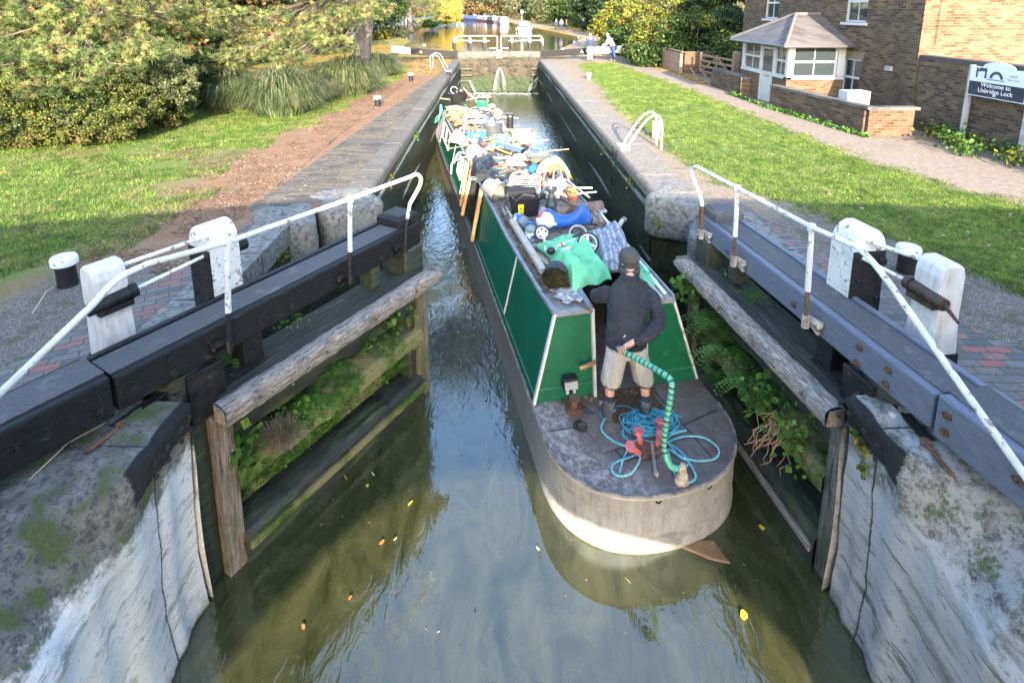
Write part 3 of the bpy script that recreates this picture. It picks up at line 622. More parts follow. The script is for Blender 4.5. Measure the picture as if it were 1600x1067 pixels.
    b = MB(); b.tube([G(-.5, .04, .045), G(-.78, .1, .04)], .016, 8); b.lathe(G(-.52, .04, .015), [(.035, 0), (.035, .05)], 6); b.build('anchor_bolt', rusty, t, smooth=True)
    return t, G
gl, GL = gate('left'); gr_, GR = gate('right')
gr_['label'] = 'right lower lock gate folded against the wall, with blue grey balance beam and white handrail'

# ---------------------------------------------------------------- upper gates, closed, 25 m further on
def upper_gate(side):
    left = side == 'left'; sg = -1 if left else 1
    t = thing('lock_gate', 'far upper lock gate on the %s with a long beam ending in white' % side, 'lock gate', (sg * 2.8 + .2, 34.6, 0))
    hx = -2.45 if left else 2.9; mx = .24
    A = V((mx, 35.25, 0)); H = V((hx, 34.5, 0)); E_ = V((-6.35, 33.45, 0)) if left else V((8.05, 33.25, 0))
    z1 = .42; 
    def seg(a, b_, za, zb, z2, w, nm, mt):
        b = MB(); d = (b_ - a).normalized(); n = V((-d.y, d.x, 0)) * w / 2
        b.add([a - n + V((0, 0, za)), a + n + V((0, 0, za)), a + n + V((0, 0, z2[0])), a - n + V((0, 0, z2[0])), b_ - n + V((0, 0, zb)), b_ + n + V((0, 0, zb)), b_ + n + V((0, 0, z2[1])), b_ - n + V((0, 0, z2[1]))],
              [(0, 1, 2, 3), (7, 6, 5, 4), (0, 4, 5, 1), (1, 5, 6, 2), (2, 6, 7, 3), (3, 7, 4, 0)]); return b.build(nm, mt, t, bevel=.01)
    mid = H + (E_ - H) * (.72 if left else .62)
    seg(A, H, .1, .14, (.45, .5), .32, 'balance_beam', pm('worn dark beam', [(.3, (.06, .055, .05)), (.7, (.15, .14, .13))], 5, .8, 6, .4))
    seg(H, mid, .14, .4, (.5, .8), .34, 'balance_beam', black_paint)
    seg(mid, E_, .4, .52, (.8, .95), .36, 'beam_end', white_paint if not left else pm('greyish white paint', [(.3, (.4, .42, .45)), (.7, (.52, .54, .57))], 6))
    d = (A - H)
    # leaf below the beam
    b = MB(); b.add([A + V((0, -.1, .1)), H + V((0, -.1, .1)), H + V((0, -.1, -.35)), A + V((0, -.1, -.35))], [(0, 1, 2, 3)])
    b.build('boarding', slimy, t)
    b = MB(); b.box(A + V((0 - sg * -.1, -.05, .1)), (.18, .25, .9)); b.build('mitre_post', weathered, t)
    b = MB(); b.box(H + V((sg * .02, 0, .05)), (.25, .3, .95)); b.build('heel_post', black_iron, t)
    # warning panel near the white end
    q = H + (E_ - H) * .55; 
    b = MB(); q2 = mid + (H - mid) * .12; dd = (E_ - H).normalized(); nn = V((dd.y, -dd.x, 0)); nn = nn if nn.y < 0 else -nn
    for k, (w) in enumerate((.28, .2)):
        if left and k == 0: continue
        c = mid + (H - mid) * (.1 + .12 * k) + nn * .185; zc = .58 - .03 * k
        if k == 0: b.add([c - dd * w / 2 + V((0, 0, zc - .1)), c + dd * w / 2 + V((0, 0, zc - .1)), c + dd * w / 2 + V((0, 0, zc + .1)), c - dd * w / 2 + V((0, 0, zc + .1))], [(0, 1, 2, 3)])
        else: b.add([c - dd * w / 2 + V((0, 0, zc - .09)), c + dd * w / 2 + V((0, 0, zc - .09)), c + V((0, 0, zc + .1))], [(0, 1, 2)])
    b.build('beam_marking', white_paint if not left else flat('yellow warning paint', (.6, .55, .08)), t)
    # rail on the far side carried by white headed paddle posts
    xs = (-2.55, -1.6, .02 - .45 - .5) if left else (1.0 - .0, 2.35 - .15, 2.95)
    b = MB(); yy = 35.55
    x0, x1 = (-2.45, .12) if left else (.34, 2.95)
    zt, zb = 1.42, .95
    xe, xo = (x1, x0) if left else (x0, x1)
    b.tube([(xo, yy, zt), (xe - sg * -.06 * 1, yy, zt), (xe, yy, zt - .07), (xe, yy, .62), (xe + sg * .5, yy, .62)], .028, 8)
    b.tube([(xo, yy, 1.12), (xe + sg * .5, yy, 1.1)], .024, 8); b.tube([(xo, yy, zt), (xo + sg * .12, yy, 1.15), (xo + sg * .14, yy, .8)], .028, 8)
    b.build('handrail', white_paint, t, smooth=True)
    for x in ((-2.62, -1.65, -.7) if left else (1.05, 2.2, 2.98)):
        b = MB(); b.box((x, 35.35, 1.12), (.17, .17, .26)); b.ell((x, 35.35, 1.24), (.085, .085, .1), 10, 6); b.build('paddle_post', white_paint, t)
        b = MB(); b.box((x, 35.35, .5), (.18, .18, .98)); b.tube([(x - .1, 35.18, 1.1), (x - .1, 35.18, .6)], .05, 8); b.build('post_foot', black_iron, t)
    return t
upper_gate('left'); upper_gate('right')
# the cill wall under the upper gates, with leaks spurting through
t = thing('cill_wall', 'mossy stone cill wall under the far upper gates with water spurting', 'wall', (.25, 34.4, -2))
b = MB()
def cf(u, v):
    x = -2.3 + 5.1 * u; z = .0 - 2.4 * v; bow = .28 * math.sin(math.pi * u)
    return (x, 34.25 + bow + .03 * math.sin(x * 5.3 + z * 3), z)
b.grid(cf, 60, 30); b.grid(lambda u, v: (-2.3 + 5.1 * u, 34.25 + .28 * math.sin(math.pi * u) + 1.3 * v, .0), 20, 2)
cm_ = NT('mossy cill stone'); p = cm_.pos(); z = cm_.xyz(p)[2]
c = cm_.mix(cm_.ramp(cm_.noise(p, 3, 6, .75), [(.35, 0), (.65, 1)]), (.015, .015, .01), (.085, .065, .042))
c = cm_.mix(cm_.math('MULTIPLY', cm_.math('SUBTRACT', -.75, cm_.math('ADD', z, cm_.math('MULTIPLY', cm_.noise(p, 4), .4))), 3, clamp=True), c, (.03, .05, .018))
cm_.col(c).rough(.7).bump(cm_.noise(p, 8, 8), 1, .08); relief(b.build('stonework', cm_.m, t), .15, .25, 4)
b = MB()
for z in (-.55, -.95, -1.3):
    for x0, x1 in ((-2.25, -1.5), (2.2, 2.75)): b.box(((x0 + x1) / 2, 34.2, z), (x1 - x0, .25, .12))
b.build('step_timber', slimy, t)
foam = pm('white water', [(.3, (.3, .32, .33)), (.7, (.5, .52, .53))], 14, .4, 5, .6)
def spurt(pts, w0, w1, n, seed, label):
    """spray: many thin strands falling from a leak"""
    r = random.Random(seed); b = MB(); a, c, e = [V(q) for q in pts]
    for i in range(n):
        k = r.uniform(-.5, .5); f1 = r.uniform(.75, 1); st = r.uniform(0, .3); q = []
        for j in range(7):
            t = st + (1 - st) * j / 6 * f1; m_ = a * (1 - t) ** 2 + c * 2 * t * (1 - t) + e * t * t
            w = w0 + (w1 - w0) * t; q.append(m_ + V((k * w, r.uniform(-.05, .05), r.uniform(-.02, .02))))
        b.tube(q, [r.uniform(.002, .006) for _ in range(7)], 4)
    return tag(b.build('water_spurt', foam), label, 'water jet')
spurt([(.24, 34.2, -.45), (.24, 33.8, -.6), (.24, 33.45, WL)], .02, 1.0, 20, 1, 'white water leaking in a fan from the middle of the far gates')
spurt([(2.75, 34.0, -1.0), (2.5, 33.8, -1.2), (2.1, 33.6, WL)], .04, .5, 18, 2, 'white water gushing out beside the far right corner')
spurt([(-1.75, 34.1, -1.25), (-1.55, 33.9, -1.4), (-1.3, 33.75, WL)], .02, .2, 20, 3, 'thin trickle of white water left of the far gates')
b = MB(); r = random.Random(8)
for i in range(230):
    x = r.uniform(-2.2, 2.7); b.ell((x, 33.35 + r.gauss(0, .14) + .25 * math.sin((x + 2.2) / 5 * math.pi * 2) * .4, WL + .004), (r.uniform(.03, .12), r.uniform(.02, .05), .012), 7, 4)
stuff(b.build('foam', foam), 'foam line on the water below the far gates', 'foam')
# ---------------------------------------------------------------- the narrowboat.  local frame: x to the right, y towards the bow
BO = V((1.42, 5.95, 0)); BR = R(10.7)
boat = thing('narrowboat', 'long green narrowboat with raked cabin and rusty grey stern, roof heaped with clutter', 'narrowboat', BO, BR)
BM_ = BASE[boat.name]; BI = BM_.inverted()
def L(x, y, z):                      # pixel -> boat frame at level z
    return BI @ P(x, y, z)
DK = -1.38; RF = -.36
green = pm('dark green boat paint', [(.3, (.004, .085, .048)), (.7, (.008, .135, .075))], 2, .4, 6, .12, stretch=(3, 3, .4), spots=(.6, .66, (.04, .13, .09)), spot_sc=7, dist=.003, coat=0, spec=.25)
green_l = flat('pale green line', (.05, .2, .13), .4)
trim_w = pm('off white trim', [(.3, (.55, .54, .5)), (.7, (.72, .71, .67))], 10, .5, 6, .2, spots=(.6, .75, (.33, .28, .22)), spot_sc=9)
gutter = pm('weathered grey gutter', [(.3, (.17, .19, .22)), (.7, (.29, .31, .34))], 8, .6, 6, .3, spots=(.58, .7, (.3, .27, .2)), spot_sc=8)
hull_m = NT('scuffed hull steel'); p = hull_m.obj(); st = hull_m.scale(p, (1.2, 1.2, .5)); z = hull_m.xyz(p)[2]; yy = hull_m.xyz(p)[1]
c = hull_m.ramp(hull_m.noise(st, 3.5, 8, .72), [(.3, (.16, .15, .135)), (.42, (.32, .315, .305)), (.6, (.44, .44, .43))])
c = hull_m.mix(hull_m.ramp(hull_m.noise(hull_m.scale(p, (1, 1, 3)), 2.2, 7, .75), [(.56, 0), (.68, .75)]), c, (.16, .14, .12))
c = hull_m.mix(hull_m.ramp(hull_m.noise(hull_m.scale(p, (7, 7, .5)), 3, 9, .8), [(.52, 0), (.66, .6)]), c, (.21, .175, .14)); c = hull_m.mix(hull_m.ramp(hull_m.noise(p, 30, 8, .8), [(.6, 0), (.64, .4)]), c, (.12, .1, .09))
c = hull_m.mix(hull_m.math('MULTIPLY', hull_m.math('ADD', yy, .9), .9, clamp=True), c, hull_m.mix(hull_m.noise(hull_m.scale(p, (1, .3, 3)), 5, 7, .7), (.08, .07, .062), (.27, .24, .21)))
wl = hull_m.math('MULTIPLY', hull_m.math('SUBTRACT', -1.965, hull_m.math('ADD', z, hull_m.math('MULTIPLY', hull_m.noise(p, 9, 4), .05))), 30, clamp=True)
c = hull_m.mix(wl, c, (.15, .14, .055)); hull_m.col(c).rough(.45).bump(hull_m.noise(p, 3, 3), .2, .02); hull_m = hull_m.m
deck_m = NT('grey steel deck'); p = deck_m.obj()
c = deck_m.ramp(deck_m.noise(p, 9, 8, .7), [(.3, (.1, .083, .076)), (.7, (.215, .185, .17))])
c = deck_m.mix(deck_m.ramp(deck_m.noise(p, 2.3, 7, .78), [(.5, 0), (.62, .8)]), c, (.14, .075, .06))
sx = deck_m.xyz(p); ring = deck_m.math('SQRT', deck_m.math('ADD', deck_m.math('POWER', sx[0], 2.), deck_m.math('POWER', deck_m.math('ADD', sx[1], .6), 2.)))
lf = deck_m.math('MULTIPLY', deck_m.math('SUBTRACT', -.1, sx[0]), 4, clamp=True)
c = deck_m.mix(deck_m.math('MULTIPLY', deck_m.math('MULTIPLY', lf, deck_m.ramp(ring, [(.68, 0), (.8, 1)])), deck_m.ramp(deck_m.noise(p, 14, 7, .8), [(.45, 0), (.6, .9)])), c, (.42, .38, .36))
deck_m.col(c).rough(.75).bump(deck_m.noise(p, 30, 6), .3, .01); deck_m = deck_m.m
def outline(off=0., y1=17.3):
    pts = []
    for i in range(33):                      # counter stern
        a = math.pi + math.pi * i / 32; cx = math.cos(a); sy = math.sin(a)
        pts.append(((1.07 - off) * math.copysign(abs(cx) ** .85, cx) - .04 * (abs(sy)), -.62 + (1.0 - off) * math.copysign(abs(sy) ** .88, sy)))
    right = [(1.07 - off, y) for y in (1, 4, 8, 12, 13.5)] + [((1.07 - off) * math.cos(k * math.pi / 2) ** .6 if k < 1 else 0.02, 13.5 + (y1 - 13.5) * k) for k in (.15, .3, .45, .6, .72, .82, .9, .96, 1)]
    return pts, pts + right + [(-x, y) for x, y in right[::-1][1:]]
_, ol = outline()
def sheer(y): return DK + max(0, (y - 12) / 5.3) ** 1.6 * .45
b = MB(); n = len(ol); prof = [(0, 0), (.012, -.03), (.0, -.06), (-.005, -.32), (.0, -.36), (-.01, -.56), (.012, -.6), (.012, -.64), (-.06, -.9), (-.3, -1.1)]
def ins(pt, d):
    k = max(.01, 1 - d / 1.07); 
    cy = min(max(pt[1], -.62), 13.5); return (pt[0] * k, cy + (pt[1] - cy) * k)
vs = [(*ins(q, -o_), sheer(q[1]) + dz) for o_, dz in prof for q in ol]; fs = []
for i in range(len(prof) - 1):
    for k in range(n): fs.append((i * n + k, i * n + (k + 1) % n, (i + 1) * n + (k + 1) % n, (i + 1) * n + k))
b.add(vs, fs); b.build('hull', hull_m, boat, smooth=True, local=True, sharp=40)
b = MB(); nd = [q for q in ol]; vs = [(x, y, sheer(y) - .002) for x, y in nd]; tri = tessellate_polygon([[V((x, y, 0)) for x, y in nd]])
b.add(vs, [tuple(t_) for t_ in tri]); b.build('deck', deck_m, boat, local=True)
b = MB(); b.tube([(x, y, sheer(y) + .004) for x, y in ol[:33]], .014, 6); b.tube([(x * 1.0, y, sheer(y)) for x, y in [(-1.07, -.6), (-1.07, 13.5)]], .014, 6); b.build('rim', pm('rusty rim', [(.35, (.1, .08, .07)), (.65, (.33, .29, .26))], 9), boat, local=True)
# deck plate seams and lids
b = MB()
for a, c in (((-.52, -.3), (-.36, -1.12)), ((-.36, -1.12), (.02, -1.2)), ((-.52, -.62), (-.98, -.62)), ((.42, -.2), (.55, -1.35)), ((.98, -.72), (.48, -.85)), ((-.25, -.75), (-.3, -1.15)), ((-.5, -.3), (-.3, -.74)), ((-.3, -.74), (.1, -.66))):
    b.bar((*a, DK + .001), (*c, DK + .001), .012, .004)
b.build('plate_seam', flat('seam', (.035, .033, .035)), boat, local=True)
b = MB(); b.box((-.36, -.74, DK + .008), (.42, .52, .012), R(8)); b.build('deck_lid', deck_m, boat, local=True, bevel=.004)
b = MB(); b.torus((-.62, -.62, DK + .01), .055, .009, 20, 6); b.torus((-.62, -.62, DK + .006), .085, .006, 20, 6); b.build('filler_cap', black_iron, boat, local=True)
b = MB(); b.box((.06, -.42, DK + .008), (.66, .5, .014), R(3)); b.build('foot_mat', pm('wet brown mat', [(.35, (.05, .028, .012)), (.65, (.17, .095, .045))], 25, .8, 6, .8), boat, local=True, bevel=.004)
for x_, y_ in ((-.78, -1.28), (-.2, -1.6), (.35, -1.56), (.84, -1.12)):
    b = MB(); b.torus((x_ * 1.0, y_ * 1.0 - .012, DK - .045), .028, .009, 12, 6, Matrix.Rotation(R(80), 4, 'X')); b.build('mooring_eye', black_iron, boat, local=True)
# cabin sides and ends
def hw(y, z):                        # half width of the cabin
    k = (z - DK) / (RF - DK); top = .76 + .09 * min(1, max(0, y) / 2.2) ** .8; 
    if y > 12.5: top -= .12 * (y - 12.5)
    return .1 * 0 + 1.05 * (1 - k) + top * k if y < 12.5 else (1.05 - .08 * (y - 12.5)) * (1 - k) + top * k
YB = 13.2
def yend(z): return -.17 + .17 * (z - DK) / (RF - DK)
HA, HB = 4.75, 5.75                  # side hatch
for sg, nm in ((-1, 'cabin_side'), (1, 'cabin_side')):
    b = MB()
    segs = [(0, HA), (HB, YB)] if sg < 0 else [(0, YB)]
    for y0_, y1_ in segs:
        b.grid(lambda u, v: ((lambda z, y: (sg * hw(y, z), y + (yend(z) if y0_ == 0 and u == 0 else 0), z))(DK + .99 * v, y0_ + (y1_ - y0_) * u)), 30, 2)
    b.build(nm, green, boat, local=True, smooth=True)
    b = MB(); b.tube([(sg * (hw(y, DK + .09) + .008), y, DK + .09) for y in np.linspace(-.14, YB, 20)], .009, 6); b.build('coach_line', green_l, boat, local=True)
    for y in ((1.62, 7.0, 8.95, 12.4) if sg < 0 else (1.6, 4, 7, 10)):
        b = MB(); b.bar((sg * (hw(y, DK + .1) + .006), y, DK + .1), (sg * (hw(y, RF) + .006), y, RF - .02), .045, .014, (1, 0, 0)); b.build('panel_trim', trim_w, boat, local=True)
    # roof gutter rail
    b = MB(); sec = [(-.05, 0), (.03, 0), (.03, .055), (.0, .06), (-.01, .02), (-.05, .02)]
    ys = list(np.linspace(0, YB, 24)); m_ = len(sec)
    vs = [(sg * (hw(y, RF) + s_[0]), y, RF - .01 + s_[1]) for y in ys for s_ in sec]
    fs = [(i * m_ + k, i * m_ + (k + 1) % m_, (i + 1) * m_ + (k + 1) % m_, (i + 1) * m_ + k) for i in range(len(ys) - 1) for k in range(m_)] + [tuple(range(m_)), tuple((len(ys) - 1) * m_ + k for k in range(m_))]
    b.add(vs, fs); b.build('roof_rail', gutter, boat, local=True, bevel=.004)
# rear bulkhead: left panel, right panel, dark doorway between
OPL, OPR = -.3, .38
for x0_, x1_ in ((-1, OPL), (OPR, 1)):
    b = MB()
    b.grid(lambda u, v: ((lambda z: (((-hw(0, z) if x0_ == -1 else x0_) * (1 - u) + (hw(0, z) if x1_ == 1 else x1_) * u), yend(z) - .003, z))(DK + .985 * v)), 6, 3)
    b.build('rear_panel', pm('rear green paint', [(.3, (.004, .09, .042)), (.7, (.01, .135, .065))], 2.5, .3, 6, .1, spots=(.6, .8, (.07, .26, .15)), spot_sc=3.5, coat=.3), boat, local=True)
    b = MB(); b.bar((-hw(0, DK + .16) if x0_ == -1 else x0_, yend(DK + .16) - .012, DK + .16), (hw(0, DK + .16) if x1_ == 1 else x1_, yend(DK + .16) - .012, DK + .16), .012, .012); b.build('coach_line', green_l, boat, local=True)
for sg in (-1, 1):
    b = MB(); b.bar((sg * hw(0, DK), yend(DK) - .01, DK + .005), (sg * hw(0, RF), -.012, RF), .055 if sg < 0 else .035, .03, (1, 0, 0)); b.build('corner_trim', trim_w, boat, local=True)
b = MB(); b.bar((OPL + .0, yend(DK) - .03, DK), (OPL + .0, -.03, RF + .02), .045, .035, (1, 0, 0)); b.build('door_post', trim_w, boat, local=True)
b = MB(); b.bar((OPR, yend(DK) - .02, DK), (OPR, -.02, RF + .02), .03, .03, (1, 0, 0)); b.build('door_post', trim_w, boat, local=True)
dark = flat('dark cabin interior', (.012, .012, .013), .8)
b = MB(); b.add([(OPL, -.02, DK - .35), (OPR, -.02, DK - .35), (OPR, 1.2, DK - .35), (OPL, 1.2, DK - .35), (OPL, -.02, RF), (OPR, -.02, RF), (OPR, 1.2, RF), (OPL, 1.2, RF)], [(0, 1, 2, 3), (0, 3, 7, 4), (1, 5, 6, 2), (3, 2, 6, 7)]); b.build('doorway', dark, boat, local=True)
# hatch void in the side
b = MB(); b.add([(-1.04, HA, DK), (-1.04, HB, DK), (-.5, HB, DK), (-.5, HA, DK), (-.86, HA, RF - .02), (-.86, HB, RF - .02), (-.5, HB, RF - .02), (-.5, HA, RF - .02)], [(0, 1, 2, 3), (3, 2, 6, 7), (0, 3, 7, 4), (1, 5, 6, 2)]); b.build('side_hatch', dark, boat, local=True)
# roof with a slight camber, hatch opening near the man
roof_m = pm('grimy roof', [(.3, (.14, .14, .14)), (.7, (.3, .29, .27))], 8, .8, 7, .4, spots=(.5, .62, (.16, .11, .07)), spot_sc=3, dist=.01)
def roofz(x, y): return RF + .03 * (1 - (x / .85) ** 2)
b = MB()
for x0_, x1_, ya, yb in ((-1, OPL, 0, .75), (OPR, 1, 0, .75), (-1, 1, .75, YB)):
    b.grid(lambda u, v: ((lambda y: (lambda x: (x, y, roofz(x, y)))((-hw(y, RF) if x0_ == -1 else x0_) * (1 - u) + (hw(y, RF) if x1_ == 1 else x1_) * u))(ya + (yb - ya) * v)), 12, 2 if yb < 1 else 40)
b.build('roof', roof_m, boat, local=True, smooth=True)
b = MB(); b.box((0, YB - .02, (DK + RF) / 2), (1.62, .03, 1.0)); b.build('front_panel', green, boat, local=True)
for x0_, x1_ in ((-.78, OPL), (OPR, .78)):
    b = MB(); b.box(((x0_ + x1_) / 2, -.005, RF - .005), (x1_ - x0_, .06, .06)); b.build('roof_lip', gutter, boat, local=True, bevel=.006)
b = MB(); b.bar((OPL - .03, -.06, RF + .035), (OPL - .03, .8, RF + .055), .06, .07); b.build('hatch_runner', gutter, boat, local=True, bevel=.008)
b = MB(); b.bar((OPR + .03, -.03, RF + .035), (OPR + .03, .8, RF + .055), .04, .05); b.build('hatch_runner', gutter, boat, local=True, bevel=.008)
# framed windows on the far part of the left side
for ya, yb in ((10.2, 12.0), (7.25, 7.9)):
    wf = MB(); q = lambda y, z, o_=.02: (-(hw(y, z) + o_), y, z)
    z0_, z1_ = RF - .62, RF - .14
    for a, c in ((q(ya, z0_), q(yb, z0_)), (q(ya, z1_), q(yb, z1_)), (q(ya, z0_), q(ya, z1_)), (q(yb, z0_), q(yb, z1_)), (q((ya + yb) / 2, z0_), q((ya + yb) / 2, z1_))): wf.bar(a, c, .05, .03, (1, 0, 0))
    w_ = wf.build('window', trim_w, boat, local=True)
    g = MB(); g.add([q(ya, z0_, .01), q(yb, z0_, .01), q(yb, z1_, .01), q(ya, z1_, .01)], [(0, 1, 2, 3)]); gg = g.build('pane', flat('dusty pane', (.1, .1, .09), .15), w_, local=True)
# orange wooden shutters of the side hatch, folded open
wood_o = pm('varnished orange wood', [(.3, (.4, .17, .045)), (.7, (.62, .31, .1))], 5, .45, 6, .3, stretch=(5, 5, .8), spots=(.6, .75, (.3, .12, .04)), spot_sc=3, coat=.2)
for y_, o_, w_, lean in ((6.55, .035, .26, .03), (5.98, .035, .28, .07), (4.6, .04, .28, .05)):
    b = MB(); zt, zb = RF + .03, DK + .1
    a, c = V((-(hw(y_, zb) + o_ + lean), y_ - .22, zb)), V((-(hw(y_, zt) + o_), y_, zt))
    b.bar(a, c, w_, .03, (1, 0, .2)); d = (c - a).normalized()
    b.bar(a + V((-.012, .0, 0)) - V((0, w_ * .5, 0)), c + V((-.012, 0, 0)) - V((0, w_ * .5, 0)), .03, .07, (1, 0, .2))
    b.build('shutter', wood_o, boat, local=True, bevel=.005)
# floodlight, small handle, rusty stud on the rear
lx = L(882, 600, -1.1)
b = MB(); b.box((-.62, -.2, -1.14), (.19, .1, .14)); s_ = b.build('floodlight', black_iron, boat, local=True, bevel=.02)
b = MB(); b.box((-.62, -.258, -1.14), (.16, .01, .1), M=Matrix.Rotation(R(-20), 4, 'X')); b.build('lens', flat('grey lens', (.35, .36, .38), .2), s_, local=True, bevel=.004)
b = MB(); b.tube([(-.66, -.24, -1.22), (-.66, -.26, -1.25)], .018, 8); b.tube([(-.58, -.24, -1.22), (-.58, -.26, -1.25)], .018, 8); b.build('lamp_foot', white_paint, s_, local=True)
b = MB(); b.tube([(-.5, -.2, -.98), (-.36, -.2, -.95), (-.3, -.18, -.94)], [.022, .026, .02], 8); b.build('door_handle', pm('worn wood', [(.3, (.28, .12, .05)), (.7, (.5, .27, .13))], 8), boat, local=True, smooth=True)
b = MB(); b.lathe((-.62, -.36, DK), [(.11, 0), (.1, .02), (.04, .03), (.035, .12), (.06, .13), (.06, .16)], 12); b.build('mooring_stud', rusty, boat, local=True)
# painted rudder post, tiller
swan = spline([(.07, -1.5, DK + .13), (-.0, -1.44, DK + .14), (-.04, -1.38, DK + .3), (-.02, -1.36, -.8), (.03, -1.33, -.5), (.04, -1.28, -.42), (-.02, -1.18, -.4), (-.12, -.95, -.42), (-.21, -.78, -.43), (-.26, -.68, -.43)], 8)
fine = [swan[i] + (swan[i + 1] - swan[i]) * (k / 6) for i in range(len(swan) - 1) for k in range(6)]; tl = MB(); tl.tube(fine, .03, 12); acc = 0; ms = []
for a, c in zip(fine, fine[1:]): acc += (c - a).length; ms += [1 if acc > .2 and (acc % .055) < .016 else 0] * 12
tl.m[:len(ms)] = ms; tiller = tl.build('tiller', [pm('jade green paint', [(.3, (.08, .42, .24)), (.7, (.16, .55, .34))], 8, .35, 5, .1), flat('dark stripes', (.02, .03, .06), .4)], boat, local=True, smooth=True)
b = MB(); b.tube(swan[64:], .0312, 10); b.build('grip', pm('tape mix', [(.35, (.02, .05, .16)), (.48, (.05, .33, .2)), (.6, (.02, .03, .07)), (.7, (.28, .1, .05))], 16, .5), tiller, local=True, smooth=True)
b = MB(); b.lathe((.09, -1.52, DK), [(.07, 0), (.07, .03), (.055, .04), (.055, .09), (.038, .1), (.038, .17), (.025, .18), (.025, .21)], 16); b.build('rudder_post', pm('cream rusty', [(.35, (.3, .16, .09)), (.6, (.6, .5, .38))], 10), boat, local=True, smooth=True)
b = MB(); b.prism([(-.03, -1.55), (.42, -1.62), (.45, -1.88), (.28, -1.8)], -2.5, WL + .012); b.build('rudder', pm('rusty rudder', [(.3, (.2, .1, .04)), (.7, (.38, .24, .12))], 6, .5), boat, local=True, bevel=.02)
# T stud with pink capped pins where the rope is made fast
b = MB(); b.box((-.03, -1.08, DK + .03), (.34, .2, .03), R(10)); dol = b.build('mooring_dolly', rusty, boat, local=True, bevel=.005)
pk = pm('pink red paint', [(.3, (.5, .08, .09)), (.7, (.65, .2, .2))], 8)
for x_, y_, tx, ty in ((-.11, -1.02, -.02, .02), (-.18, -1.14, -.1, -.03), (.12, -.96, .03, .03), (.05, -1.08, .02, -.02)):
    b = MB(); b.tube([(x_, y_, DK + .03), (x_ + tx, y_ + ty, DK + .16)], .03, 10); b.tube([(x_ + tx, y_ + ty, DK + .15), (x_ + tx * 1.3, y_ + ty * 1.3, DK + .19)], .052, 12); b.build('pin', pk, dol, local=True, smooth=True)
b = MB(); b.tube([(.0, -1.06, DK + .05), (-.13, -1.4, DK + .05)], .018, 8); b.ell((-.13, -1.42, DK + .045), .03, 8, 6); b.build('deck_lever', pm('dull rod', [(.3, (.2, .17, .14)), (.7, (.35, .3, .26))]), boat, local=True, smooth=True)
# front: low well deck and cratch board hidden behind the clutter
b = MB(); b.box((0, 15.2, DK + .25), (.6, .6, .4)); b.build('bow_locker', green, boat, local=True, bevel=.01)

# blue polypropylene ropes
rope_m = NT('blue rope'); c = rope_m.ramp(rope_m.n('ShaderNodeTexWave', {'Vector': rope_m.obj(), 'Scale': 60.}), [(.2, (.03, .26, .4)), (.8, (.12, .5, .62))]); rope_m.col(c).rough(.6); rope_m = rope_m.m
def wl_pt(x, y, z): return BM_ @ V((x, y, z))
b = MB(); r = random.Random(5)
for i in range(46):
    cx, cy = .1 + r.gauss(0, .1), -.8 + r.gauss(0, .08); a0 = r.uniform(0, 6.3); rr = r.uniform(.05, .22); pts = []
    for k in range(9): a = a0 + k * .62 + r.uniform(-.2, .2); pts.append(wl_pt(cx + rr * math.cos(a) * 1.1, cy + rr * .75 * math.sin(a), DK + .02 + r.uniform(.0, .12) * max(.2, 1 - rr * 3)))
    b.tube(spline(pts, 4), r.uniform(.004, .008), 5)
tag(b.build('tangled_rope', rope_m, smooth=True), 'tangled heap of thin blue rope at the helmsman feet', 'rope')
lp = [(962, 640), (945, 655), (940, 672), (960, 690), (985, 700), (1000, 715), (985, 740), (962, 742), (958, 725), (990, 712), (1025, 700), (1045, 690), (1070, 682), (1100, 684), (1122, 700), (1118, 716), (1090, 720), (1062, 712), (1040, 695), (1048, 680), (1072, 672)]
lp2 = [(1042, 690), (1066, 708), (1084, 735), (1086, 748), (1072, 754), (1056, 742), (1046, 715), (1040, 688), (1060, 712), (1076, 722), (1066, 732), (1050, 725), (1042, 700), (1022, 680), (990, 690), (975, 715), (968, 738)]
b = MB()
for l_ in (lp, lp2): b.tube(spline([P(x, y, DK + .02 + .012 * (i % 3)) for i, (x, y) in enumerate(l_)], 6), .0105, 8)
tag(b.build('mooring_rope', pm('pale turquoise rope', [(.3, (.08, .36, .46)), (.7, (.25, .56, .62))], 30, .7), smooth=True), 'thick turquoise rope lying in loops round the tiller foot', 'rope')
b = MB(); r = random.Random(6)
for i in range(60): 
    x_ = r.uniform(-.75, .5); y_ = -.2 - abs(r.gauss(0, .05)); a = r.uniform(0, 6); q = wl_pt(x_, y_, DK + .015); s_ = r.uniform(.015, .04)
    e1 = V((math.cos(a), math.sin(a), r.uniform(-.3, .3))) * s_; e2 = V((-math.sin(a), math.cos(a), r.uniform(-.3, .3))) * s_ * .6
    b.add([q - e1, q + e2, q + e1, q - e2], [(0, 1, 2, 3)])
stuff(b.build('dead_leaves', leafmat('dead leaf', [(0, (.2, .1, .05)), (.5, (.4, .25, .14)), (1, (.55, .42, .3))])), 'dead leaves gathered along the foot of the rear cabin panel', 'leaves')
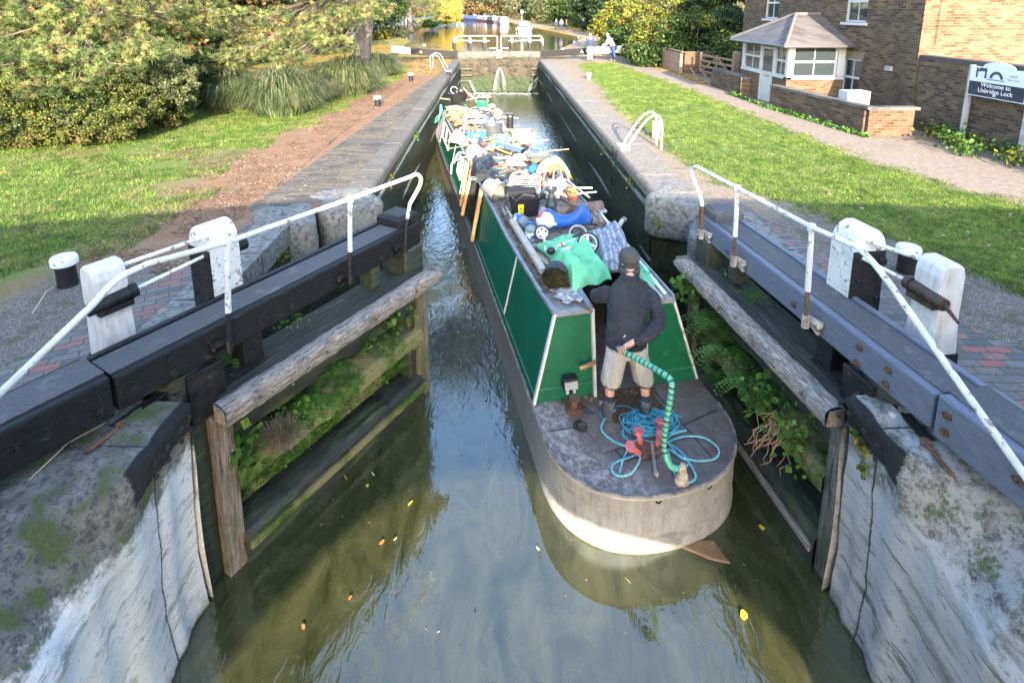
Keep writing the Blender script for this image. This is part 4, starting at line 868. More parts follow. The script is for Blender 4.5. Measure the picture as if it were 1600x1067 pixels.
# ---------------------------------------------------------------- people
def skin(name, nodes, edges, mat, parent, root=None, sub=2, M=None):
    ks = list(nodes); me = bpy.data.meshes.new(name)
    me.from_pydata([(M @ V(nodes[k][:3])) if M else nodes[k][:3] for k in ks], [(ks.index(a), ks.index(c)) for a, c in edges], []); me.materials.append(mat)
    o = link(name, me, parent, local=(M is None))
    sk = o.modifiers.new('skin', 'SKIN'); sk.use_smooth_shade = True
    for i, k in enumerate(ks):
        r_ = nodes[k][3]; r_ = r_ if hasattr(r_, '__len__') else (r_, r_)
        me.skin_vertices[0].data[i].radius = r_; me.skin_vertices[0].data[i].use_root = (k == (root or ks[0]))
    ss = o.modifiers.new('smooth', 'SUBSURF'); ss.levels = sub; ss.render_levels = sub
    return o
skin_m = pm('skin', [(.3, (.5, .27, .2)), (.7, (.66, .4, .31))], 6, .5, 5, .1)
def chain(*ks): return list(zip(ks, ks[1:]))
man = thing('person', 'helmsman in charcoal jacket, grey hood and pale shorts, one hand behind on the tiller', 'person', BM_ @ V((-.05, -.45, DK)), BR)
MM = BM_ @ Matrix.Translation((-.04, -.12, 0))        # nodes are given in the boat frame
D = DK + .015
N = {'pelvis': (-.03, -.36, D + .93, (.13, .1)), 'waist': (0, -.33, D + 1.06, (.12, .1)), 'chest': (.04, -.25, D + 1.26, (.12, .09)), 'upper': (.07, -.18, D + 1.4, (.08, .06)), 'neck': (.1, -.12, D + 1.54, .062), 'head0': (.115, -.06, D + 1.59, .085), 'head1': (.125, -.01, D + 1.66, .1), 'head2': (.13, .02, D + 1.73, .07),
     'lsh': (-.12, -.2, D + 1.37, .05), 'lel': (-.2, .07, D + 1.19, .045), 'lwr': (-.16, .3, D + 1.1, .034), 'lha': (-.15, .37, D + 1.08, (.042, .022)),
     'rsh': (.27, -.22, D + 1.37, .05), 'rel': (.32, -.42, D + 1.1, .045), 'rwr': (-.08, -.58, D + .97, .034), 'rha': (-.17, -.6, D + .955, (.042, .026)),
     'lhip': (-.14, -.38, D + .84, .1), 'lkn': (-.2, -.36, D + .47, .062), 'lca': (-.225, -.42, D + .33, .058), 'lan': (-.24, -.45, D + .1, .042), 'lft': (-.25, -.35, D + .05, .04), 'lto': (-.26, -.25, D + .04, .032),
     'rhip': (.1, -.38, D + .84, .1), 'rkn': (.16, -.42, D + .47, .062), 'rca': (.165, -.5, D + .33, .058), 'ran': (.16, -.53, D + .1, .042), 'rft': (.18, -.43, D + .05, .04), 'rto': (.21, -.33, D + .04, .032)}
E_ = chain('pelvis', 'waist', 'chest', 'upper', 'neck', 'head0', 'head1', 'head2') + chain('upper', 'lsh', 'lel', 'lwr', 'lha') + chain('upper', 'rsh', 'rel', 'rwr', 'rha') + chain('pelvis', 'lhip', 'lkn', 'lca', 'lan', 'lft', 'lto') + chain('pelvis', 'rhip', 'rkn', 'rca', 'ran', 'rft', 'rto')
skin('body', N, E_, skin_m, man, 'pelvis', 2, MM)
# nose, ears and jaw on the far side of the cap
b = MB(); h0 = MM @ V(N['head1'][:3])
for sx_ in (-1, 1): b.ell(MM @ V((.125 + sx_ * .095, -.07, D + 1.64)), (.015, .025, .035), 8, 6)
b.ell(MM @ V((.125, .105, D + 1.62)), (.016, .025, .03), 8, 6); b.build('face_detail', skin_m, man, smooth=True)
# right hand closed round the tiller: thumb and four curled fingers
fb = {}; fe = []
for i in range(4):
    t_ = i / 3; cx, cy, cz = -.165 - .028 * i, -.615 - .012 * i, D + .955
    fb.update({f'a{i}': (cx, cy + .02, cz + .03, .0105), f'b{i}': (cx - .005, cy - .035, cz + .03, .0095), f'c{i}': (cx - .005, cy - .045, cz - .015, .0085), f'd{i}': (cx, cy - .01, cz - .035, .0075)})
    sk_ = {k: fb[k] for k in (f'a{i}', f'b{i}', f'c{i}', f'd{i}')}
    skin('finger', sk_, chain(*sk_), skin_m, man, f'a{i}', 2, MM)
skin('thumb', {'a': (-.13, -.59, D + .97, .013), 'b': (-.16, -.585, D + .93, .011), 'c': (-.2, -.6, D + .915, .009)}, chain('a', 'b', 'c'), skin_m, man, 'a', 2, MM)
jk = NT('charcoal fleece'); p = jk.obj(); c = jk.ramp(jk.noise(p, 4, 6, .7), [(.3, (.014, .017, .023)), (.7, (.034, .039, .048))])
c = jk.mix(jk.ramp(jk.noise(p, 3.2, 5, .7), [(.6, 0), (.78, .6)]), c, (.15, .13, .11)); jk.col(c).rough(.9)
fold = jk.n('ShaderNodeTexNoise', {'Vector': jk.scale(p, (1, 1, 2.2), (R(20), R(25), 0)), 'Scale': 5., 'Detail': 3., 'Distortion': .8}).outputs[0]
jk.bump(jk.math('ADD', jk.math('MULTIPLY', fold, 2.2), jk.math('MULTIPLY', jk.noise(p, 60, 3), .03)), .8, .05); jk = jk.m
J = {'hem': (-.035, -.37, D + .9, (.235, .165)), 'waist': (-.01, -.34, D + 1.04, (.225, .165)), 'chest': (.04, -.25, D + 1.26, (.235, .17)), 'upper': (.07, -.185, D + 1.42, (.19, .125)), 'neck': (.1, -.13, D + 1.53, (.1, .09)),
     'lsh': (-.14, -.2, D + 1.36, .115), 'lel': (-.22, .07, D + 1.19, .09), 'lwr': (-.17, .27, D + 1.1, .056),
     'rsh': (.26, -.21, D + 1.36, .12), 'rmi': (.32, -.32, D + 1.24, .105), 'rel': (.335, -.43, D + 1.1, .095), 'rfo': (.17, -.54, D + 1.03, .082), 'rwr': (-.05, -.585, D + .975, .054)}
b = MB(); 
for i, (x_, y_, z_) in enumerate(((-.13, -.545, 1.03), (-.12, -.55, 1.045), (.3, -.56, 1.04), (.02, -.54, .95))): b.ell(MM @ V((x_, y_ + .02, D + z_)), (.006, .006, .013), 6, 4)
b.build('paint_spot', white_paint, man)
hood = pm('grey knit hood', [(.3, (.045, .045, .047)), (.7, (.085, .083, .08))], 8, .95, 6, .8, bsc=14, dist=.02)
b = MB(); hc = V((.125, -.02, D + 1.66))
def hf(u, v):
    a = math.tau * u; t = math.pi * (.0 + .8 * v); k = 1 + .05 * math.sin(9 * t + 2 * math.cos(a)) * (v > .35)
    return MM @ (hc + V((.118 * math.sin(t) * math.cos(a) * k, .132 * math.sin(t) * math.sin(a) * k - .012, .125 * math.cos(t) + .03)))
b.grid(hf, 28, 18); b.torus(MM @ (hc + V((-.005, -.045, -.12))), .085, .036, 24, 8, Matrix.Rotation(R(14), 4, 'X')); b.torus(MM @ (hc + V((0, -.025, -.085))), .092, .034, 24, 8, Matrix.Rotation(R(8), 4, 'X')); b.torus(MM @ (hc + V((0, -.02, -.045))), .1, .022, 24, 8, Matrix.Rotation(R(-6), 4, 'X'))
b.build('hood', hood, man, smooth=True, sharp=180)
def loft(b, rings, n=20, cap=True):
    st = len(b.v)
    for c, rx, ry, tilt in rings:
        for k in range(n):
            a = math.tau * k / n; b.v.append(tuple(MM @ (V(c) + V((rx * math.cos(a), ry * math.sin(a), tilt * math.sin(a))))))
    for i in range(len(rings) - 1):
        for k in range(n): a, d = st + i * n + k, st + i * n + (k + 1) % n; b.f.append((a, d, d + n, a + n)); b.m.append(b.mi)
    if cap: b.f.append(tuple(st + k for k in range(n))[::-1]); b.m.append(b.mi)
b = MB()
loft(b, [((-.04, -.39, D + .86), .21, .17, 0), ((-.04, -.39, D + .87), .24, .2, .0), ((-.035, -.385, D + .93), .24, .195, .01), ((-.02, -.355, D + 1.03), .235, .19, .015), ((.0, -.32, D + 1.14), .24, .185, .02), ((.03, -.275, D + 1.25), .25, .18, .025), ((.05, -.23, D + 1.34), .255, .17, .03), ((.065, -.195, D + 1.42), .22, .145, .035), ((.08, -.175, D + 1.48), .13, .105, .03), ((.095, -.14, D + 1.53), .09, .09, .02), ((.1, -.13, D + 1.56), .085, .085, 0)], n=32)
relief(b.build('jacket', jk, man, smooth=True, sharp=180), .06, .12, 2)
for nm_, ks_ in (('l', ('lsh', 'lel', 'lwr')), ('r', ('rsh', 'rmi', 'rel', 'rfo', 'rwr'))): relief(skin('sleeve', {k: J[k] for k in ks_}, chain(*ks_), jk, man, ks_[0], 3, MM), .035, .08, 2)
shorts = NT('pale grey cotton'); p = shorts.obj(); c = shorts.ramp(shorts.noise(p, 5, 5), [(.3, (.36, .345, .31)), (.7, (.5, .48, .44))]); shorts.col(c).rough(.9)
fold = shorts.n('ShaderNodeTexNoise', {'Vector': shorts.scale(p, (2.5, 2.5, .8)), 'Scale': 5., 'Detail': 3., 'Distortion': 1.}).outputs[0]; shorts.bump(fold, .9, .045); shorts = shorts.m
b = MB()
loft(b, [((-.03, -.38, D + 1.0), .185, .14, 0), ((-.03, -.385, D + .9), .2, .155, 0), ((-.03, -.39, D + .8), .22, .165, 0), ((-.03, -.39, D + .74), .225, .16, 0)])
for cx, kx, ky in ((-.145, -.2, -.385), (.09, .165, -.44)):
    loft(b, [((cx, -.385, D + .84), .11, .15, 0), ((cx, -.388, D + .74), .118, .15, 0), (((cx + kx) / 2, (-.39 + ky) / 2, D + .6), .118, .14, 0), ((kx, ky, D + .43), .12, .127, .02), ((kx, ky, D + .39), .114, .12, .02), ((kx, ky, D + .5), .1, .1, 0)])
o = relief(b.build('shorts', shorts, man, smooth=True, sharp=180), .02, .1, 2)
boot = pm('dusty work boot', [(.3, (.035, .045, .055)), (.7, (.12, .14, .15))], 9, .85, 6, .6, bsc=20)
for kx, ky, tx in ((-.24, -.45, -.02), (.16, -.53, .05)):
    b = MB()
    loft(b, [((kx, ky, D + .22), .055, .058, 0), ((kx, ky, D + .235), .068, .072, 0), ((kx, ky, D + .2), .07, .074, 0), ((kx, ky + .0, D + .16), .064, .068, 0), ((kx, ky + .01, D + .12), .058, .072, 0), ((kx + tx * .2, ky + .04, D + .07), .058, .11, 0), ((kx + tx * .3, ky + .06, D + .03), .056, .14, 0), ((kx + tx * .3, ky + .06, D - .012), .056, .145, 0)], cap=False)
    st_ = b.v[-20:]; b.add(st_, [tuple(range(20))])
    b.build('boot', boot, man, smooth=True, sharp=180)
    b = MB(); loft(b, [((kx, ky + .005, D + .27), .05, .053, 0), ((kx, ky, D + .25), .057, .06, 0), ((kx, ky, D + .2), .06, .062, 0)]); b.build('sock', flat('dark sock', (.03, .032, .04), .95), man, smooth=True)

def walker(loc, rz, label, top, legs, hair, pose, h=1.7, group=None):
    """smaller figure, facing local +y"""
    t = thing('person', label, 'person', loc, rz, group); k = h / 1.75; le, ar, st = pose
    B = {'pel': (0, 0, .92, (.14, .11)), 'wai': (0, .0 + le * .25, 1.08, (.14, .11)), 'che': (0, le * .6, 1.3, (.17, .12)), 'upp': (0, le * .8, 1.43, (.12, .09)), 'nec': (0, le * .95, 1.53, .055), 'hea': (0, le * 1.1 + .01, 1.62, .085), 'top': (0, le * 1.15, 1.7, .08)}
    for s_, sd_ in ((-1, 'l'), (1, 'r')):
        e, w = ar[0 if s_ < 0 else 1]
        B.update({sd_ + 'sh': (s_ * .19, le * .75, 1.41, .06), sd_ + 'el': e + (.045,), sd_ + 'wr': w + (.032,), sd_ + 'ha': (w[0], w[1] + .05, w[2] - .05, .035),
                  sd_ + 'hi': (s_ * .09, 0, .88, .09), sd_ + 'kn': (s_ * .1, st * s_ * .12 + .02, .48, .06), sd_ + 'an': (s_ * .11, st * s_ * .22 - .02, .09, .042), sd_ + 'to': (s_ * .12, st * s_ * .22 + .13, .04, .035)})
    B = {a: tuple(c * k for c in v[:3]) + ((v[3],) if True else ()) for a, v in B.items()}
    Eg = chain('pel', 'wai', 'che', 'upp', 'nec', 'hea', 'top')
    for q in 'lr': Eg += chain('upp', q + 'sh', q + 'el', q + 'wr', q + 'ha') + chain('pel', q + 'hi', q + 'kn', q + 'an', q + 'to')
    skin('body', B, Eg, skin_m, t, 'pel', 1)
    gr = lambda v, g: v[:3] + ((v[3][0] + g, v[3][1] + g) if hasattr(v[3], '__len__') else v[3] + g,)
    JK = {a: gr(B[a], .03) for a in ('pel', 'wai', 'che', 'upp', 'lsh', 'rsh', 'lel', 'rel', 'lwr', 'rwr')}
    skin('jacket', JK, chain('pel', 'wai', 'che', 'upp') + chain('upp', 'lsh', 'lel', 'lwr') + chain('upp', 'rsh', 'rel', 'rwr'), top, t, 'pel', 2)
    TR = {a: gr(B[a], .025) for a in ('pel', 'lhi', 'rhi', 'lkn', 'rkn', 'lan', 'ran')}
    skin('trousers', TR, chain('pel', 'lhi', 'lkn', 'lan') + chain('pel', 'rhi', 'rkn', 'ran'), legs, t, 'pel', 2)
    b = MB(); c = V(B['top'][:3]); b.ell(c + V((0, -.015, .02)), (.092, .1, .07), 12, 8); b.ell(c + V((0, -.05, -.04)), (.08, .06, .08), 10, 6); b.build('hair', hair, t, smooth=True, local=True)
    for q in 'lr': 
        b = MB(); c = V(B[q + 'an'][:3]); b.ell((c.x, c.y + .07, .05), (.05, .14, .05), 10, 6); b.build('shoe', flat('brown shoe', (.12, .08, .05)), t, smooth=True, local=True)
    return t
navy = flat('navy jacket', (.03, .045, .09), .9); beige = flat('beige trousers', (.33, .31, .25), .9); cream = flat('cream jacket', (.72, .68, .6), .9); jeans = flat('blue jeans', (.03, .05, .13), .9); grey_hair = flat('grey hair', (.45, .43, .41), .9)
hang = (((-.26, -.05, 1.14), (-.22, .02, .88)), ((.26, -.05, 1.14), (.22, .02, .88)))
walker((5.73, 33.0, 0), R(-4), 'grey haired person in navy jacket and beige trousers standing before the far balance beam', navy, beige, grey_hair, (0, hang, 0), 1.62)
walker((7.15, 32.9, 0), R(55), 'person in cream jacket and blue jeans leaning on the white beam end', cream, jeans, flat('fair hair', (.5, .4, .28), .9), (.42, (((-.26, .42, 1.12), (-.16, .72, 1.0)), ((.26, .4, 1.12), (.16, .72, 1.0))), .8), 1.66)
tp = 'walkers on the far towpath'
q = P(869, 49); walker((q.x, q.y, 0), R(-20), 'leftmost walker on the far towpath, in a dark navy coat', navy, flat('dark trousers', (.03, .03, .035), .9), grey_hair, (0, hang, .6), 1.65, tp)
q = P(877, 48.5); walker((q.x, q.y, 0), R(170), 'middle walker on the far towpath, in a bluish grey coat', flat('grey blue coat', (.16, .17, .22), .9), navy, flat('dark hair', (.05, .035, .025), .9), (0, hang, .5), 1.75, tp)
q = P(885.5, 48.5); walker((q.x, q.y, 0), R(150), 'right hand walker on the far towpath, in an olive coat', flat('olive coat', (.09, .1, .05), .9), flat('dark trousers', (.03, .03, .035), .9), grey_hair, (.1, hang, .4), 1.6, tp)
# ---------------------------------------------------------------- clutter on the cabin roof
def C(x, y, dz=0.): return P(x, y, RF + .03 + dz)
RX = Matrix.Rotation(BR, 4, 'Z')
def one(b, name, mats, label, cat, smooth=True, bevel=0, sharp=35, group=None): return tag(b.build(name, mats, None, smooth, bevel, False, sharp), label, cat, group)
def lying(a, c, d=None):
    z = (V(c) - V(a)).normalized(); x = z.cross(V((0, 0, 1))).normalized(); y = z.cross(x)
    return Matrix(((x.x, y.x, z.x), (x.y, y.y, z.y), (x.z, y.z, z.z))).to_4x4()
blackp = flat('black plastic', (.018, .018, .02), .35); greyp = flat('grey plastic', (.19, .2, .19), .5); whitep = pm('white plastic', [(.3, (.24, .23, .21)), (.55, (.4, .4, .38))], 6, .5, 8, .2, spots=(.58, .75, (.3, .26, .2)), spot_sc=7)
steel = pm('stainless steel', [(.3, (.5, .5, .52)), (.7, (.65, .65, .67))], 3, .22, 4, .05, metal=1, stretch=(1, 1, 9)); chrome = flat('bright tube', (.6, .62, .64), .3, .6)
pine = pm('sawn pine', [(.3, (.26, .17, .09)), (.7, (.4, .3, .18))], 4, .7, 6, .3, stretch=(6, 1, 6)); palew = pm('pale board', [(.3, (.34, .3, .24)), (.7, (.5, .46, .39))], 5, .7, 6, .3)
log_m = pm('split logs', [(.3, (.14, .08, .04)), (.7, (.4, .27, .15))], 9, .9, 6, .7); bark = pm('bark', [(.3, (.08, .055, .04)), (.7, (.24, .18, .13))], 9, .95, 8, 1, dist=.02)
bluep = pm('blue plastic', [(.3, (.015, .08, .33)), (.6, (.02, .11, .42)), (.75, (.1, .17, .36))], 6, .45, 9, .2); soil = pm('soil and twigs', [(.3, (.03, .02, .012)), (.7, (.16, .1, .06))], 20, .95, 6, 1)
# loose litter of leaves, twigs and wood chips over the roof
r = random.Random(21); vs = []; tris = []
for i in range(9000):
    y = r.uniform(.4, 13.0); w = .8 if y < 12.4 else .65
    x = r.uniform(-w, w) if r.random() > .35 else -w + abs(r.gauss(0, .15))
    if y < 1.6 and x > -.45: continue
    h = RF + .035 + abs(r.gauss(0, .012)) * (3 if y > 3 else 1); s_ = r.uniform(.01, .035) * (1 if y < 5 else 1.7); a = r.uniform(0, 6.28)
    e1 = V((math.cos(a), math.sin(a), r.uniform(-.4, .4))) * s_; e2 = V((-math.sin(a), math.cos(a), r.uniform(-.4, .4))) * s_ * r.choice((.25, .6)); c = V((x, y, h)); k = len(vs)
    vs += [BM_ @ (c - e1), BM_ @ (c + e2), BM_ @ (c + e1)]; tris.append((k, k + 1, k + 2)); vs.append(BM_ @ (c - e2)); tris.append((k, k + 2, k + 3))
npl = npmesh('roof_litter', [tuple(v) for v in vs], tris, leafmat('roof litter', [(0, (.05, .035, .02)), (.4, (.22, .13, .07)), (.75, (.4, .27, .16)), (1, (.5, .43, .35))])); stuff(npl, 'dry leaves, twigs and chips scattered over the cabin roof', 'leaf litter')
# firewood pile at the bow end: individual split logs
r = random.Random(4); logp = None; lg = []
for i in range(46):
    px = r.uniform(702, 742); py = 172 + (px - 702) * r.uniform(.3, 1.9) * .6 + r.uniform(-4, 10)
    c = C(px, py, r.uniform(.02, .2)); a = r.uniform(0, 3.14); l_ = r.uniform(.12, .24)
    if logp is None:
        b = MB(); b.prism([(-.05, -.03), (.05, -.04), (.06, .02), (.0, .055), (-.05, .03)], -.17, .17, lambda u, v, t: (t, u, v)); logp = b.build('firewood_log', log_m, None, bevel=.006); o = logp
    else: o = logp.copy(); S.collection.objects.link(o)
    o.location = c; o.rotation_euler = (r.uniform(-.3, .3), r.uniform(-.5, .5), a); tag(o, 'split firewood log in the pile along the left edge near the bow', 'firewood', 'split logs piled near the bow')
# planks and boards laid along the far roof
for i, (a, c, w, h, m_, lab) in enumerate([((716, 176), (797, 207), .3, .03, palew, 'long pale plank running towards the chimney'), ((704, 166), (746, 178), .5, .02, whitep, 'white plastic sheet under the black tub'), ((724, 182), (772, 190), .12, .05, pine, 'short pine plank behind the white step stool'), ((752, 196), (786, 216), .28, .03, palew, 'whitewashed board beside the grey bucket'),
        ((688, 154), (705, 156), .1, .04, pine, 'timber stub sticking out at the bow left corner'), ((788, 326), (849, 424), .09, .07, palew, 'long squared timber lying along the left roof edge'), ((836, 396), (866, 420), .07, .02, pine, 'thin slat beside the water bottle'), ((727, 164), (731, 176), .1, .04, bark, 'upright brown offcut near the green basket')]):
    b = MB(); b.bar(C(*a, .06 + .03 * (i % 2)), C(*c, .06), w, h); one(b, 'plank', m_, lab, 'plank', False, .006)
# black tub with pans and a red handle
c = C(716, 158); t = thing('washing_tub', 'round black tub full of odds and ends at the bow end', 'tub', c)
b = MB(); b.lathe(c, [(.3, 0), (.37, .3), (.39, .31), (.36, .31), (.3, .04), (.05, .03)], 24); b.build('bowl', blackp, t, smooth=True)
b = MB(); b.torus(c + V((-.15, 0, .42)), .13, .012, 16, 6, Matrix.Rotation(R(80), 4, 'X')); b.build('wire_loop', chrome, t)
b = MB(); b.ell(c + V((.1, .1, .36)), (.18, .12, .16)); b.ell(c + V((-.05, -.02, .33)), (.1, .1, .13)); b.build('black_bundle', blackp, t, smooth=True)
b = MB(); b.tube([c + V((.2, 0, .5)), c + V((.45, -.1, .22)), c + V((.6, -.1, .15))], .03, 8); b.build('handle', flat('red pink', (.65, .15, .14)), t, smooth=True)
b = MB(); b.tube([C(728, 157, .06), C(768, 148, .18)], .018, 6); b.tube([C(752, 153, .1), C(768, 152, .1)], .014, 6); one(b, 'garden_tool', flat('pinkish handle', (.5, .28, .22)), 'thin tool handle poking out right of the black tub', 'tool')
# green basket
c = C(753, 168); t = thing('plastic_basket', 'green plastic basket beside the bow tub', 'basket', c)
b = MB(); b.lathe(c, [(.16, 0), (.22, .2), (.24, .21), (.21, .21), (.15, .03), (.02, .02)], 20); b.build('basket', flat('bright green plastic', (.02, .35, .1), .4), t, smooth=True)
b = MB(); b.torus(c + V((0, 0, .24)), .22, .012, 20, 6, Matrix.Rotation(R(70), 4, 'X')); b.build('handle', whitep, t)
r = random.Random(2); labels = ['white bottle right of the green basket', 'orange rag right of the green basket', 'blue crumpled packet by the tangle of hoses', 'yellow hose coil behind the chimney', 'red hose offcut behind the chimney', 'white tub lid near the blue hose', 'pale sack on the right roof edge', 'blue cloth on the right roof edge']
for i, (px, py, s_, col) in enumerate([(762, 172, .1, (.7, .7, .7)), (768, 166, .13, (.7, .4, .28)), (772, 178, .12, (.07, .12, .3)), (778, 183, .13, (.7, .5, .12)), (786, 184, .12, (.6, .12, .08)), (781, 176, .1, (.75, .73, .7)), (744, 180, .16, (.6, .52, .42)), (776, 172, .09, (.25, .4, .6))]):
    b = MB(); c = C(px, py, s_ * .5); ph = r.uniform(0, 6)
    b.grid(lambda u, v: c + V((s_ * math.sin(math.pi * v) * math.cos(math.tau * u) * (1 + .25 * math.sin(5 * math.tau * u + ph)), s_ * math.sin(math.pi * v) * math.sin(math.tau * u) * (1 + .2 * math.sin(4 * math.tau * u + ph)), -.55 * s_ * math.cos(math.pi * v) + .1 * s_ * math.sin(9 * u + 7 * v))), 20, 10)
    one(b, ['bottle', 'rag', 'packet', 'hose_coil', 'hose_offcut', 'tub_lid', 'sack', 'cloth'][i], flat('odd colour %d' % i, col, .6, var=.25), labels[i], ['bottle', 'rag', 'packet', 'hose', 'hose', 'lid', 'sack', 'cloth'][i])
# white step stool over a blue crate of kindling
c = C(743, 205); t = thing('step_stool', 'white step stool standing over the blue crate', 'stool', c, BR)
b = MB(); b.box(c + V((0, .1, .42)), (.62, .26, .04), M=RX); b.box(c + V((0, -.06, .28)), (.6, .03, .12), M=RX); b.build('top', whitep, t, bevel=.01)
for sx_ in (-1, 1):
    for sy in (-1, 1):
        b = MB(); e = RX @ V((sx_ * .3, sy * .14 + .1, 0)); b.bar(c + e, c + e * .92 + V((0, 0, .42)), .05, .04); b.build('leg', whitep, t)
def crate(c, d, rz, name, label, m_, group=None, fill=None, rim=.02):
    t = thing(name, label, 'crate', c, rz, group); M = Matrix.Rotation(rz, 4, 'Z'); w, l_, h = d
    b = MB()
    for x_, y_, a, e in ((-w / 2, 0, rim, l_), (w / 2, 0, rim, l_), (0, -l_ / 2, w - rim, rim), (0, l_ / 2, w - rim, rim)): b.box(V(c) + M @ V((x_, y_, h / 2)), (a, e, h), M=M)
    b.box(V(c) + V((0, 0, .012)), (w - rim, l_ - rim, .02), M=M); b.build('tray', m_, t, bevel=.006)
    b = MB()
    for x_, y_, a, e in ((-w / 2, 0, rim * 2.2, l_ + rim * 2), (w / 2, 0, rim * 2.2, l_ + rim * 2), (0, -l_ / 2, w, rim * 2.2), (0, l_ / 2, w, rim * 2.2)): b.box(V(c) + M @ V((x_, y_, h)), (a, e, .02 + (.002 if a > e else 0)), M=M)
    b.build('rim', m_, t, bevel=.004)
    if fill:
        b = MB(); r = random.Random(int(w * 100))
        for i in range(26): b.box(V(c) + M @ V((r.uniform(-w * .4, w * .4), r.uniform(-l_ * .4, l_ * .4), h * r.uniform(.8, 1.25))), (r.uniform(.06, .2), r.uniform(.03, .07), r.uniform(.02, .06)), r.uniform(0, 3))
        b.build('contents', fill, t)
    return t, M
t, M = crate(C(743, 219), (.52, .36, .26), BR, 'plastic_crate', 'blue plastic crate of kindling under the white stool', bluep, fill=log_m)
b = MB(); b.box(C(743, 219) + M @ V((0, -.195, .17)), (.16, .012, .05), M=M); b.build('handle', flat('pale label', (.5, .55, .6)), t)
# white chair leg frame to the left of the crate
b = MB()
for k in range(3): b.tube([C(716 + k * 7, 214 + 3 * k, .02), C(720 + k * 7, 200, .3)], .03, 8)
b.tube([C(720, 200, .3), C(734, 200, .3)], .03, 8); one(b, 'chair_frame', whitep, 'white plastic chair frame left of the blue crate', 'chair')
b = MB(); c = C(769, 212); b.lathe(c, [(.26, 0), (.3, .3), (.315, .31), (.28, .31), (.26, .2)], 26); one(b, 'bucket', flat('dark grey plastic', (.07, .075, .08), .5), 'large dark grey bucket right of the blue crate', 'bucket')
# roof chimney
c = C(797, 208); t = thing('chimney', 'upright black stove chimney with steel bands on the roof', 'chimney', c)
b = MB(); b.lathe(c, [(.12, 0), (.12, .04), (.095, .05), (.095, .52), (.11, .53), (.11, .56), (.07, .57)], 20); b.build('flue', blackp, t, smooth=True)
b = MB(); b.lathe(c, [(.1, .46), (.103, .47), (.103, .49), (.1, .5)], 20, cap=False); b.build('band', steel, t, smooth=True)
# straw filled wooden box
t, M = crate(C(816, 220), (.62, .42, .26), BR, 'wooden_box', 'wooden box stuffed with straw at the right roof edge', pine)
b = MB(); r = random.Random(9); c = C(816, 220, .26)
for i in range(260): a = r.uniform(0, 3.14); p0 = c + V((r.uniform(-.28, .28), r.uniform(-.2, .2), r.uniform(-.02, .08))); d = V((math.cos(a), math.sin(a), r.uniform(-.2, .8))) * r.uniform(.05, .14); b.tube([p0, p0 + d], .004, 3, False)
b.build('straw', pm('straw', [(.3, (.4, .3, .14)), (.7, (.7, .58, .34))]), t)
# turquoise mesh sheet
def drape(name, label, cat, corners, mat, h=.1, amp=.04, n=30, seed=1, dz=.03, sag=0, fn=None):
    """crumpled cloth over a four cornered patch of roof"""
    r = random.Random(seed); ph = [r.uniform(0, 6) for _ in range(8)]; A, B_, Cc, D_ = [C(*c) for c in corners]; b = MB()
    def f(u, v):
        q = A * (1 - u) * (1 - v) + B_ * u * (1 - v) + Cc * u * v + D_ * (1 - u) * v
        e = min(u, 1 - u, v, 1 - v); k = min(1, e * 6) ** .6
        z = dz + k * h * (1 + .3 * math.sin(3 * u + ph[0]) * math.sin(2.5 * v + ph[1])) + k * amp * (math.sin(9 * u + 5 * v + ph[2]) + .7 * math.sin(4 * u - 13 * v + ph[3]) + .5 * math.sin(21 * u + 9 * v + ph[4]) + .3 * math.sin(33 * v - 15 * u + ph[5])) * .5
        q = q + V((.03 * math.sin(11 * v + ph[6]) * (1 - k), .03 * math.sin(13 * u + ph[7]) * (1 - k), 0))
        if fn: z += fn(u, v)
        q.z += max(z, .01); return q
    b.grid(f, n, n); return one(b, name, mat, label, cat, True, sharp=180)
turq = NT('turquoise mesh'); p = turq.obj(); c = turq.mix(turq.ramp(turq.noise(p, 14, 6, .7), [(.4, 0), (.6, 1)]), (.04, .3, .3), (.2, .46, .42)); turq.col(c).rough(.6); turq.bump(turq.noise(p, 40, 4), .6, .02); turq = turq.m
drape('mesh_sheet', 'crumpled turquoise netting behind the steel pipe', 'netting', ((757, 236), (800, 236), (800, 217), (768, 219)), turq, .12, .05, 24, 3)
b = MB(); a, c = C(780, 229, .16), C(818, 240, .14); b.tube([a, c], .115, 22); o = one(b, 'flue_pipe', steel, 'shiny steel flue pipe lying across the roof', 'pipe'); 
b = MB(); c = C(826, 244, .14); M = lying((0, 0, 0), (.3, -.9, .5)); b.torus(c, .11, .022, 20, 8, M)
for k in range(5): a = k * math.tau / 5; b.bar(c, c + M @ V((.11 * math.cos(a), .11 * math.sin(a), 0)), .03, .015)
b.lathe(c, [(.03, -.02), (.03, .02)], 10, M); one(b, 'small_wheel', whitep, 'small white spoked wheel at the end of the steel pipe', 'wheel', False)
b = MB(); b.tube([C(758, 233, .2), C(856, 219, .22)], .02, 8); one(b, 'white_pole', whitep, 'long white pole crossing the right roof edge', 'pole')
c = C(741, 252); t = thing('plastic_drum', 'squat white plastic drum near the left roof edge', 'drum', c)
b = MB(); b.lathe(c, [(.15, 0), (.19, .1), (.2, .26), (.13, .36), (.06, .4)], 20); b.build('tank', whitep, t, smooth=True); b = MB(); b.lathe(c, [(.05, .39), (.055, .44), (.02, .45)], 12); b.build('cap', whitep, t, smooth=True)
c = C(845, 262); t = thing('bucket', 'grey bucket of plants at the right roof edge', 'bucket', c)
b = MB(); b.lathe(c, [(.2, 0), (.25, .26), (.27, .27), (.23, .27), (.22, .22), (.02, .21)], 24); b.build('bowl', flat('olive grey plastic', (.16, .15, .12), .5), t, smooth=True)
